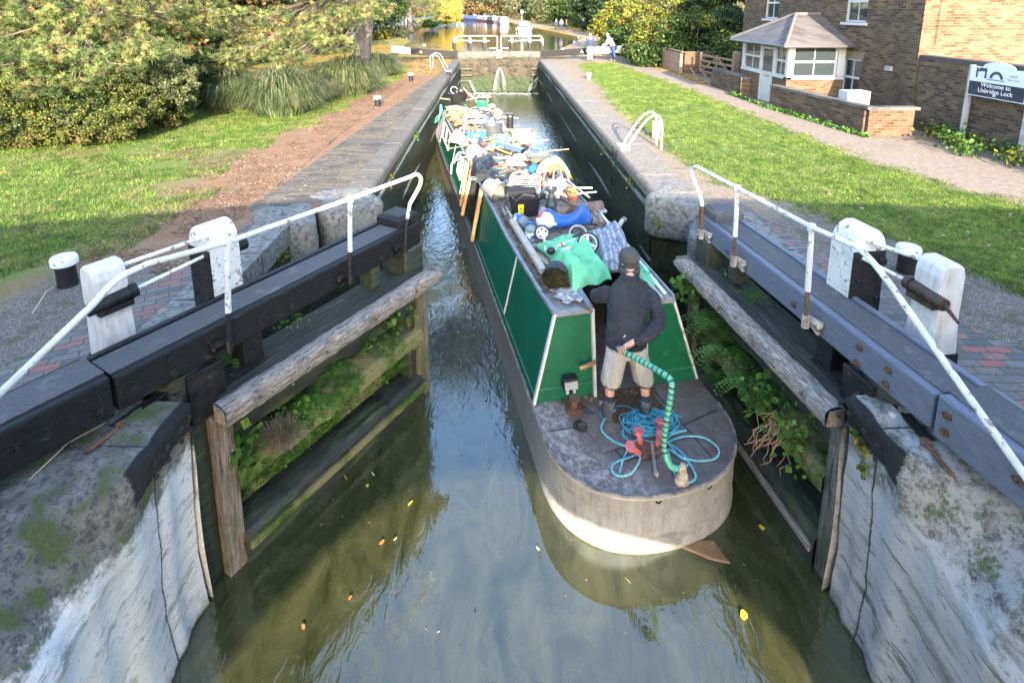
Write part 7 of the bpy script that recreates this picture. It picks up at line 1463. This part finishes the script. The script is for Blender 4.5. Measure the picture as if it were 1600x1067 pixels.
# weeping willow
q = P(700, 36); wc = at(697, 14, 118); rg = np.random.default_rng(77); t = thing('weeping_willow', 'golden weeping willow trailing over the canal', 'tree', (wc.x, 118, 0))
b = MB(); limbs(b, random.Random(1), (wc.x, 118, 0), 9, .4, 10, 4); b.build('trunk', trunk_m, t, smooth=True)
n = 420; a = rg.uniform(0, 6.28, n); r_ = 3.4 * rg.uniform(.1, 1, n) ** .5; pts = []
for i in range(n):
    top = 11 - r_[i] * .9; m = 46; z = np.linspace(top, rg.uniform(.2, 3.), m); pts.append(np.stack([wc.x + np.cos(a[i]) * r_[i] + rg.normal(0, .06, m), 118 + np.sin(a[i]) * r_[i] * .8 + rg.normal(0, .06, m), z], 1))
v, qd = leaf_tris(np.concatenate(pts), .2, rg, 2.2, (0, 0, -1.5), .5); npmesh('crown', v, qd, lm['gold'], t, 4)
# weeds on the gates, walls and beside the house
weed = leafmat('weed leaf', [(0, (.03, .1, .02)), (.5, (.1, .27, .04)), (1, (.28, .46, .1))]); dry = leafmat('dry grass', [(0, (.2, .15, .09)), (1, (.5, .42, .28))])
def weedclump(pos, rad, n, leaf, label, seed, mat=None, fern=False, name='weed', cat='weed', grp=None):
    rg = np.random.default_rng(seed); t = None; pos = np.array(pos, float)
    if fern:
        vs, qs = [], []; k = 0
        for i in range(n):
            a = rg.uniform(0, 6.28); l_ = rad[0] * rg.uniform(.6, 1.2); K = 12; rise = rg.uniform(.1, .8)
            for j in range(1, K):
                s = j / K; c = pos + np.array([math.cos(a) * l_ * s, math.sin(a) * l_ * s, l_ * (rise * s - (rise + .35) * s * s)]) ; w = leaf * (1 - s * .8) * 1.6; side = np.array([-math.sin(a), math.cos(a), 0]); f_ = np.array([math.cos(a), math.sin(a), -.2]) * l_ / K * .42
                for sg_ in (-1, 1): vs += [c, c + side * sg_ * w * .5 + f_, c + side * sg_ * w - f_ * .2, c + side * sg_ * w * .5 - f_]; qs.append((k, k + 1, k + 2, k + 3)); k += 4
        v, q = np.array(vs), np.array(qs)
    else:
        L_ = pos + rg.normal(size=(n, 3)) * np.array(rad) * .5; L_[:, 2] += abs(rg.normal(size=n)) * rad[2] * .3; v, q = leaf_tris(L_, leaf, rg, 1.15, (0, -.5, .8), .8)
    return tag(npmesh(name, v, q, mat or weed, None, 4), label, cat, grp)
g_ = 'weeds growing on the left gate'
for i, (s, d, z, rad, n, lf, fern, lab) in enumerate([(2.35, .02, -.62, (.3, .14, .2), 130, .06, False, 'broad leaved weed under the foot board near the left mitre post'), (1.9, .05, -.72, (.22, .1, .15), 150, .035, False, 'fine leaved weed right of the dangling fern on the left gate'), (1.5, .03, -.7, (.4, .12, .2), 26, .05, True, 'fern in the middle of the left gate'), (1.15, .06, -.85, (.35, .12, .2), 24, .045, True, 'lower fern tumbling towards the moss of the left gate'), (.95, .1, -.95, (.25, .1, .18), 170, .045, False, 'bright rounded weed beside the dry grass'), (.35, .06, -.85, (.2, .1, .22), 90, .085, False, 'broad green leaves at the left gate heel'), (.55, -.25, -.15, (.25, .1, .1), 16, .03, True, 'small sprig behind the angle plate of the left gate'), (1.25, -.3, -.15, (.2, .08, .08), 60, .03, False, 'tiny weed between beam and foot board')]):
    p_ = GL(s, d, z); weedclump(p_, rad if not fern else (rad[0] * .9,), n, lf, lab, 200 + i, fern=fern, grp=g_)
tuss = GL(.72, .14, -.75); tussock((tuss.x, tuss.y, -1.0), .22, .3, 500, 3, 'tuft of dry straw coloured grass hanging from the left gate', 'dry_grass', 'grass clump', dry, .004)
g_ = 'weeds growing on the right gate'
for i, (s, d, z, rad, n, lf, fern, lab) in enumerate([(2.7, .2, -.5, (.25, .15, .18), 90, .085, False, 'broad leaved weed at the far end of the right gate'), (2.2, .2, -.62, (.45, .15, .2), 36, .05, True, 'fern below the foot board of the right gate, far one'), (1.8, .22, -.75, (.5, .15, .2), 44, .05, True, 'large fern in the middle of the right gate'), (1.35, .25, -.85, (.4, .15, .2), 40, .05, True, 'nearer fern of the right gate'), (1.0, .22, -.8, (.22, .12, .22), 110, .08, False, 'pale leaved weed near the right gate heel'), (.6, .2, -.9, (.2, .12, .25), 120, .06, False, 'rounded leaf weed beside the right heel board'), (1.9, -.15, -.12, (.25, .1, .08), 22, .03, True, 'small fern growing between beam and foot board on the right'), (2.35, -.2, -.15, (.3, .1, .08), 60, .03, False, 'moss tuft on the right foot board'), (2.05, .2, -1.2, (.3, .1, .1), 20, .04, True, 'low fern near the water on the right gate')]):
    p_ = GR(s, d, z); weedclump(p_, rad if not fern else (rad[0] * .8,), n, lf, lab, 230 + i, fern=fern, grp=g_)
b = MB(); r = random.Random(4)
for i in range(22):
    a = GR(.75 + r.uniform(-.1, .12), .24, -.85 + r.uniform(-.15, .1)); pts = [a]
    for k in range(5): pts.append(pts[-1] + V((r.uniform(-.09, .03), r.uniform(-.06, .06), -r.uniform(.02, .1))))
    b.tube(pts, [.005, .004, .004, .003, .003, .002], 4)
tag(b.build('dead_stems', flat('tan dead stems', (.42, .26, .16), .9)), 'tangle of dead tan stems hanging from the right gate', 'dead stems')
weedclump(P(1352, 690, -.25) , (.1, .07, .1), 60, .06, 'lime green weed on the right wing wall below the iron edge', 250, lm['yellow']); weedclump(P(1360, 735, -.45), (.09, .06, .1), 50, .05, 'second lime green weed lower on the right wing wall', 251, lm['yellow'])
weedclump(P(1550, 935, -.75), (.06, .05, .07), 60, .03, 'small moss cushion in a joint of the right wing wall', 252)
weedclump((-3.05, 7.25, -.45), (.2, .25, .3), 200, .04, 'yellowish creeper in the left gate recess', 253, lm['yellow'])
for i, (px, py, z) in enumerate([(925, 235, -.35), (985, 290, -.35), (955, 265, -.4), (1045, 350, -.4), (1000, 355, -.7), (598, 285, -.4), (645, 215, -.35)]):
    q = P(px, py, z); x_ = 2.7 if px > 780 else -2.2; weedclump((x_, q.y, z), (.06, .25, .12), 90, .035, 'small weed tuft sprouting from the %s lock wall joint, place %s' % ('right' if px > 780 else 'left', ['far', 'near', 'middle', 'nearest', 'low near', 'near', 'far'][i]), 260 + i, lm['yellow'] if i % 2 else weed, grp='weeds on the lock walls')
r = random.Random(6)
for i in range(10):
    x = 10.5 + r.uniform(-.35, .5); y = 12.9 - i * .42; weedclump((x + .15, y, .12), (.4, .35, .22), 170, .07, ['first', 'second', 'third', 'fourth', 'fifth', 'sixth', 'seventh', 'eighth', 'ninth', 'tenth'][i] + ' leafy plant of the bed along the yard wall, counted from the garden wall', 280 + i, weed if i % 3 else lm['yellow'], name='bed_plant', cat='plant', grp='plants along the yard wall')
rg = np.random.default_rng(5); y = rg.uniform(12.9, 20, 1600); x = 8.85 + (17.15 - y) * .1 * (y < 17.15) - abs(rg.normal(0, .08, 1600)); v, q = leaf_tris(np.stack([x, y, abs(rg.normal(0, .05, 1600))], 1), .05, rg); stuff(npmesh('wall_foot_weeds', v, q, weed, None, 4), 'fringe of weeds along the foot of the garden wall', 'weeds')
# ---------------------------------------------------------------- grass, leaf litter
def blades(name, label, pts, h, w, mat, seed):
    rg = np.random.default_rng(seed); n = len(pts); a = rg.uniform(0, 6.28, n); d = np.stack([np.cos(a), np.sin(a), np.zeros(n)], 1) * w; hh = h * rg.uniform(.4, 1.3, n)
    top = np.stack([rg.normal(0, .55, n) * hh, rg.normal(0, .55, n) * hh, hh], 1); v = np.stack([pts - d, pts + d, pts + top], 1).reshape(-1, 3); return stuff(npmesh(name, v, np.arange(n * 3).reshape(n, 3), mat), label, 'grass')
lawn_m = leafmat('lawn blade', [(0, (.05, .11, .012)), (.45, (.13, .25, .018)), (.75, (.27, .4, .04)), (1, (.55, .5, .18))]); 
def smooth_noise(x, y, sc, seed):
    rg = np.random.default_rng(seed); v = 0
    for k in range(5): a = rg.uniform(0, 6.28); f_ = sc * 1.7 ** k; v = v + np.sin((x * math.cos(a) + y * math.sin(a)) * f_ + rg.uniform(0, 6.28)) * .75 ** k
    return v
rg = np.random.default_rng(9)
def area(x0, x1, y0, y1, n, inside, bias=1.6):
    y = y0 + (y1 - y0) * rg.uniform(0, 1, n) ** bias; x = rg.uniform(x0, x1, n); k = inside(x, y); return np.stack([x[k], y[k], np.zeros(k.sum())], 1)
def rl(x, y): return np.interp(y, [5, 5.44, 6.82, 8.64, 9.34, 11.85, 19.7, 31.5], [5.95, 5.9, 5.45, 4.65, 4.12, 3.88, 4.05, 4.9])
def rr_(x, y): return np.interp(y, [5, 8.3, 9.0, 11, 15, 21, 31.5], [8.9, 8.65, 8.3, 7.85, 7.75, 7.75, 6.95])
lw = [(float(rl(0, y)) + .22, y) for y in np.linspace(3.5, 31.5, 40)] + [(float(rr_(0, y)) - .22, y) for y in np.linspace(31.5, 3.5, 40)]
lawn_soil = pm('lawn ground', [(.3, (.05, .085, .015)), (.7, (.13, .2, .03))], 8, .95, 6, .6, world=True, spots=(.58, .75, (.22, .2, .08)), spot_sc=1.5); o = struct(sheet('lawn', wob(lw, .1, .25, 5), lawn_soil, .01))
pts = area(3.7, 9.2, 3.5, 32, 420000, lambda x, y: (x + rg.normal(0, .1, len(x)) > rl(x, y) + .09 * smooth_noise(x, y, 4, 1)) & (x + rg.normal(0, .12, len(x)) < rr_(x, y) + .1 * smooth_noise(x, y, 4, 2)) & (smooth_noise(x, y, 1.4, 21) + .5 * smooth_noise(x, y, 6, 22) < 1.9 + 1.2 * rg.uniform(0, 1, len(x)))); blades('lawn_grass', 'bright green mown grass strip between lock and path on the right', pts, .05, .005, lawn_m, 1)
def lk(x, y):
    e = np.interp(y, [3, 6.1, 6.74, 8.06, 10.8, 16, 20, 27, 33], [-6.2, -5.9, -5.2, -4.95, -5.4, -5.1, -4.7, -4.4, -4.5]); far = np.interp(y, [9, 11, 13, 17, 27, 33], [-40, -40, -30, -12, -6.6, -6]); bald = smooth_noise(x, y, 1.1, 7) * .5 + smooth_noise(x, y, 3.1, 8) * .25
    band = (y > 9.4) & (y < 12.2) & (x > -12)
    return (x < e + .35 * smooth_noise(x, y, 1.5, 3) * .4) & (x > far) & (bald < np.where(band, .15, np.where(y < 9.4, 1.1, np.where((y > 12.5) & (x > -8), 2.2, .7))) + np.where(x < e - 1, .2, -.1))
pts = area(-16, -4, 3.5, 30, 460000, lk, 1.3); blades('left_grass', 'patchy green grass under the pines on the left bank', pts, .055, .0055, leafmat('left grass blade', [(0, (.04, .11, .012)), (.45, (.12, .25, .02)), (.75, (.25, .38, .05)), (1, (.55, .4, .2))]), 2)
# fallen leaves: brown on the left border, yellow ones beyond the gates
def litter(name, label, pts, size, mat, seed):
    rg = np.random.default_rng(seed); v, q = leaf_tris(pts + np.array([0, 0, .012]), size, rg, 1.3, (0, 0, 0)); v = v.reshape(-1, 4, 3); v[:, :, 2] = pts[:, None, 2] + .008 + abs(v[:, :, 2] - pts[:, None, 2]) * .35; return stuff(npmesh(name, v.reshape(-1, 3), q, mat, None, 4), label, 'leaves')
lit = leafmat('brown litter', [(0, (.08, .045, .025)), (.4, (.2, .12, .07)), (.8, (.36, .24, .16)), (1, (.48, .38, .28))], .9, .1)
pts = area(-14, -3.9, 6.2, 24, 120000, lambda x, y: (x > np.interp(y, [6, 9, 12, 24], [-6, -14, -14, -7])) & (smooth_noise(x, y, 1.3, 11) + smooth_noise(x, y, 5, 12) * .4 > np.where(x > -5.0, -1.2, np.where(y > 12.5, 1.4, .3))), 1.3); litter('leaf_litter', 'brown pine and leaf litter on the left bank', pts, .03, lit, 3)
ylit = leafmat('yellow litter', [(0, (.25, .13, .04)), (.5, (.55, .35, .08)), (1, (.75, .55, .15))], .9, .1)
pts = area(-12, -2.8, 26, 52, 16000, lambda x, y: smooth_noise(x, y, 1., 14) > -.4, 1); p2 = area(3.2, 14, 34, 90, 26000, lambda x, y: (x > np.interp(y, [34, 43, 54, 58, 76, 90], [3.4, 5.3, 8.2, 9.9, 8.4, 7])) & (smooth_noise(x, y, .8, 15) > -.6), 1); p3 = area(8.6, 9.3, 22, 34, 1500, lambda x, y: x > 0, 1)
litter('yellow_leaves', 'yellow fallen leaves on both banks beyond the far gates', np.concatenate([pts, p2, p3]), .1, ylit, 4)
pts = area(-3.9, -2.4, 8, 33, 1300, lambda x, y: x > -9, 1); pl_ = area(4, 8.6, 5, 30, 2600, lambda x, y: (x > rl(x, y)) & (x < rr_(x, y) + .5), 1.3) + np.array([0, 0, .035]); litter('lawn_leaves', 'stray brown leaves on the right hand lawn and path', pl_, .045, lit, 8)
litter('coping_leaves', 'scattered leaves on the left lockside paving', pts, .045, lit, 5)
# floating leaves
lf_l = ['yellow', 'orange brown', 'pale yellow']; lf_m = [flat('yellow floating leaf', (.75, .55, .06), .6), flat('orange floating leaf', (.5, .2, .06), .6), flat('pale floating leaf', (.65, .6, .25), .6)]
for i, (px, py, k, rr__) in enumerate([(529, 738, 0, .02), (540, 747, 1, .035), (583, 742, 2, .03), (574, 760, 0, .022), (641, 787, 0, .028), (710, 590, 1, .03), (1162, 962, 0, .045), (840, 858, 2, .025), (981, 908, 2, .03), (1190, 825, 0, .035), (597, 848, 1, .03), (503, 820, 0, .015), (547, 935, 1, .02), (474, 980, 1, .025), (716, 520, 0, .03), (725, 555, 1, .02), (722, 476, 0, .03), (664, 504, 0, .03), (618, 843, 2, .02), (1060, 240, 0, .04)][:19]):
    q = P(px, py, WL); r = random.Random(i); b = MB(); n = 11; pl = [(q.x + rr__ * .7 * (1 + r.uniform(-.25, .25)) * math.cos(a + i), q.y + rr__ * .9 * (1 + r.uniform(-.25, .25)) * math.sin(a)) for a in [math.tau * j / n for j in range(n)]]
    b.prism(pl, WL + .012, WL + .016); tag(b.build('floating_leaf', lf_m[k]), lf_l[k] + ' leaf floating on the lock water', 'leaf', lf_l[k] + ' leaves afloat in the lock')
rg = np.random.default_rng(31); n = 260; yy_ = rg.uniform(3.6, 12, n); xx_ = rg.uniform(-2.3, 2.6, n); a_ = np.concatenate([np.stack([xx_, yy_, np.full(n, WL + .01)], 1)])
v, q = leaf_tris(a_, .022, rg, 1.3); v[:, 2] = WL + .008 + (v[:, 2] - WL - .01) * .15; stuff(npmesh('water_specks', v, q, lit, None, 4), 'small leaf fragments drifting on the lock water', 'leaf fragments')
rg = np.random.default_rng(32); nl2 = 900; cx = rg.uniform(-110, 110, nl2); cz = rg.uniform(0, 1, nl2) ** .8 * (17 + 4 * np.sin(cx * .09) + 3 * np.sin(cx * .23)); cy = rg.uniform(205, 235, nl2); k = np.repeat(np.arange(nl2), 60); pp = np.stack([cx, cy, cz], 1)[k] + rg.normal(size=(nl2 * 60, 3)) * 1.7; v, q = leaf_tris(pp, .75, rg); stuff(npmesh('far_wood', v, q, leafmat('far wood foliage', [(0, (.08, .07, .04)), (.4, (.17, .15, .08)), (.75, (.25, .21, .12)), (1, (.33, .25, .15))]), None, 4), 'brownish autumn wood closing the view at the end of the canal', 'wood')
# ---------------------------------------------------------------- far canal: fence, boats, lamp
q0, q1 = P(592, 60), P(645, 44); fd = thing('panel_fence', 'pale grey panel fence on the left bank before the willow', 'fence', (q0.x, q0.y, 0)); fm = flat('grey fence panel', (.45, .42, .42), .9)
A_, B_ = V((-12.9, 60, 0)), V((-14.2, 98, 0)); n = 9
for i in range(n):
    a, c = A_ + (B_ - A_) * i / n, A_ + (B_ - A_) * (i + 1) / n; h = 2.6 if i == 0 else 2.0
    b = MB()
    for z in np.arange(.1, h, .28): b.bar(a + V((0, 0, z + .12)), c + V((0, 0, z + .12)), .04, .25)
    b.build('panel', fm, fd); b = MB(); b.box(a + V((0.06, 0, h / 2)), (.14, .14, h + .1)); b.build('post', flat('concrete post', (.55, .53, .5)), fd)
b = MB(); A2 = V((-18, 62, 0)); 
for z in np.arange(.1, 2.6, .28): b.bar(A2 + V((0, 0, z + .12)), A_ + V((0, 0, z + .12)), .04, .25)
b.build('panel', fm, fd)
for i, (x, y, rad, mt, lab) in enumerate([(598, 62, (1.2, 1.2, .7), 'yellow', 'yellow flowering shrub before the panel fence'), (625, 57, (1., 1.2, .6), 'olive', 'grey green shrub before the panel fence'), (690, 38, (3, 3, 1.6), 'dark', 'dark green bush at the water under the small pine'), (675, 44, (1.4, 1.4, .7), 'green', 'low bush by the end of the panel fence')]):
    q = P(x, y); tree('shrub', lab, 'shrub', (q.x - .3, q.y, 0), 2, rad, mt, 300 + i, 30, 60, .5, .16, 'shrubs by the panel fence', bush=True, cz=rad[2] * .8, r0=.04)
def farboat(px, py, L_, rz, hull, cab, label, cruiser=False, w=2.0, h=1.0):
    q = P(px, py, UWL); t = thing('moored_boat', label, 'boat', (q.x, q.y, UWL), rz, 'boats moored beyond the lock'); B = BASE[t.name]; f_ = lambda x, y, z: B @ V((x, y, z))
    b = MB(); pts = [(-w / 2 * .85, 0), (w / 2 * .85, 0), (w / 2, L_ * .15), (w / 2, L_ * .8), (0, L_), (-w / 2, L_ * .8), (-w / 2, L_ * .15)]; n = len(pts)
    b.add([f_(x * .85, y, -.2) for x, y in pts] + [f_(x, y, .55 + (y / L_) ** 3 * .3) for x, y in pts], [tuple(range(n))[::-1], tuple(range(n, 2 * n))] + [(i, (i + 1) % n, n + (i + 1) % n, n + i) for i in range(n)]); b.build('hull', hull, t)
    if cruiser:
        b = MB(); b.grid(lambda u, v: f_((u - .5) * w * .92, .3 + v * L_ * .5, .55 + 1.1 * math.sin(math.pi * min(1, max(0, u))) ** .45 * math.sin(math.pi * (.12 + .76 * v)) ** .4), 12, 8); b.build('canopy', cab, t, smooth=True)
        b = MB(); b.add([f_(-w * .35, .28, .95), f_(w * .35, .28, .95), f_(w * .3, .42, 1.5), f_(-w * .3, .42, 1.5)], [(0, 1, 2, 3)]); b.build('window', glass, t)
        b = MB(); b.tube([f_(-.5, L_ * .5, .6), f_(-.5, L_ * .5, 2.9)], .03, 6); b.box(f_(-.5, L_ * .5, 3.0), (.4, .1, .5)); b.build('mast', flat('grey mast', (.5, .5, .5)), t)
        b = MB(); b.bar(f_(-w * .4, .0, .35), f_(w * .4, .0, .35), .06, .22); b.build('stern_panel', whitep, t); b = MB(); b.ell(f_(-w * .55, .8, .3), (.12, .3, .3)); b.build('fender', whitep, t)
    else:
        b = MB(); z0, z1 = .5, .5 + h; b.add([f_(x * k, y, z) for z, k in ((z0, .86), (z1, .74)) for x, y in ((-w / 2, L_ * .12), (w / 2, L_ * .12), (w / 2, L_ * .78), (-w / 2, L_ * .78))], [(0, 1, 5, 4), (1, 2, 6, 5), (2, 3, 7, 6), (3, 0, 4, 7), (4, 5, 6, 7)]); b.build('cabin', cab, t, bevel=.03)
        for k in range(3):
            for sg_ in (-1, 1): b = MB(); y = L_ * (.22 + .17 * k); b.add([f_(sg_ * w * .42, y, z0 + .3), f_(sg_ * w * .42, y + .8, z0 + .3), f_(sg_ * w * .395, y + .8, z0 + .75), f_(sg_ * w * .395, y, z0 + .75)], [(0, 1, 2, 3)]); b.build('window', glass, t)
        b = MB(); b.add([f_(-w * .3, L_ * .118, z0 + .1), f_(w * .3, L_ * .118, z0 + .1), f_(w * .27, L_ * .119, z1 - .1), f_(-w * .27, L_ * .119, z1 - .1)], [(0, 1, 2, 3)]); b.build('rear_door', flat('rear door ' + label[:9], (.45, .1, .08) if 'red' in label else (.3, .33, .38)), t)
        b = MB(); b.box(f_(.2, L_ * .4, z1 + .12), (.9, 1.6, .25)); b.build('roof_box', flat('roof things', (.4, .38, .33)), t)
fbm = lambda n, c: flat(n, c, .4)
farboat(721, 31, 14, R(75), fbm('royal blue hull', (.02, .13, .4)), fbm('royal blue cabin', (.03, .2, .55)), 'bright blue narrowboat, leftmost of the moored row')
farboat(738, 31.5, 14, R(60), fbm('dark hull', (.02, .025, .03)), fbm('slate green cabin', (.06, .12, .12)), 'slate green narrowboat moored right of the blue one')
farboat(755, 33, 12, R(35), fbm('navy hull', (.03, .04, .1)), fbm('navy cabin', (.06, .08, .2)), 'navy narrowboat in the middle of the moored row')
farboat(765, 34.5, 11, R(20), fbm('maroon hull', (.12, .04, .05)), fbm('lilac grey cabin', (.42, .36, .4)), 'lilac grey narrowboat with dark maroon hull')
farboat(776, 36, 11, R(12), fbm('black hull', (.02, .02, .03)), fbm('dark blue grey cabin', (.1, .12, .18)), 'dark narrowboat with a red rear, next to the white one')
farboat(789, 39, 11, R(5), fbm('white hull', (.2, .2, .19)), fbm('cream white cabin', (.24, .24, .23)), 'cream white boat at the right end of the moored row', w=2.3, h=1.0)
farboat(820, 50, 6, R(-4), fbm('white fibreglass', (.35, .35, .35)), fbm('green canopy', (.06, .16, .14)), 'white cabin cruiser with a green canopy, nearest of the moored boats', True, 2.4)
q = P(911, 49); t = thing('notice_post', 'small notice on a post in front of the dark far hedge', 'sign', (q.x, q.y, 0)); b = MB(); b.box((q.x, q.y, .7), (.1, .1, 1.4)); b.build('post', blackp, t); b = MB(); b.box((q.x, q.y - .07, 1.45), (.5, .03, .6)); b.build('board', flat('bluish notice', (.4, .5, .62)), t)
q = P(989, 92); t = thing('litter_box', 'small black and white box sign at the foot of the bushes', 'sign', (q.x, q.y, 0)); b = MB(); b.box((q.x, q.y, .3), (.5, .3, .7)); b.build('box', blackp, t); b = MB(); b.box((q.x, q.y - .16, .5), (.35, .02, .14)); b.box((q.x, q.y - .16, .2), (.35, .02, .1)); b.build('label', whitep, t)
q = P(982, 118); b = MB()
for k in (-1, 1): b.tube([(q.x + 3.2 + k * .25, q.y - 1, 0), (q.x + 3.0 + k * .2, q.y - .6, .4)], .03, 6)
tag(b.build('timber_stakes', tg), 'two short timber stakes at the foot of the old brick wall', 'stakes')
b = MB(); q = P(970, 72); b.tube([(q.x, q.y, 1.0), (q.x + 2.2, q.y - 2, .5)], .04, 6); b.tube([(q.x, q.y, 1.0), (q.x, q.y, 0)], .04, 6); b.tube([(q.x + 2.2, q.y - 2, .5), (q.x + 2.2, q.y - 2, 0)], .04, 6); tag(b.build('handrail', flat('dark handrail', (.12, .14, .15), .5)), 'thin grey sloping handrail before the golden bush', 'handrail')
# straw stalks lying on the near left ground
for i, (a, c) in enumerate([((45, 750), (165, 660)), ((50, 490), (95, 440)), ((170, 1000), (165, 1040)), ((60, 855), (100, 835))][:2]):
    b = MB(); b.tube([P(*a, .03), (P(*a) + P(*c)) / 2 + V((0, 0, .06)), P(*c, .03)], .006, 6); tag(b.build('straw_stalk', flat('straw stalk', (.45, .35, .2))), ['long dry stalk lying under the left balance beam', 'thin dry stalk beside the near left bollard'][i], 'stalk')
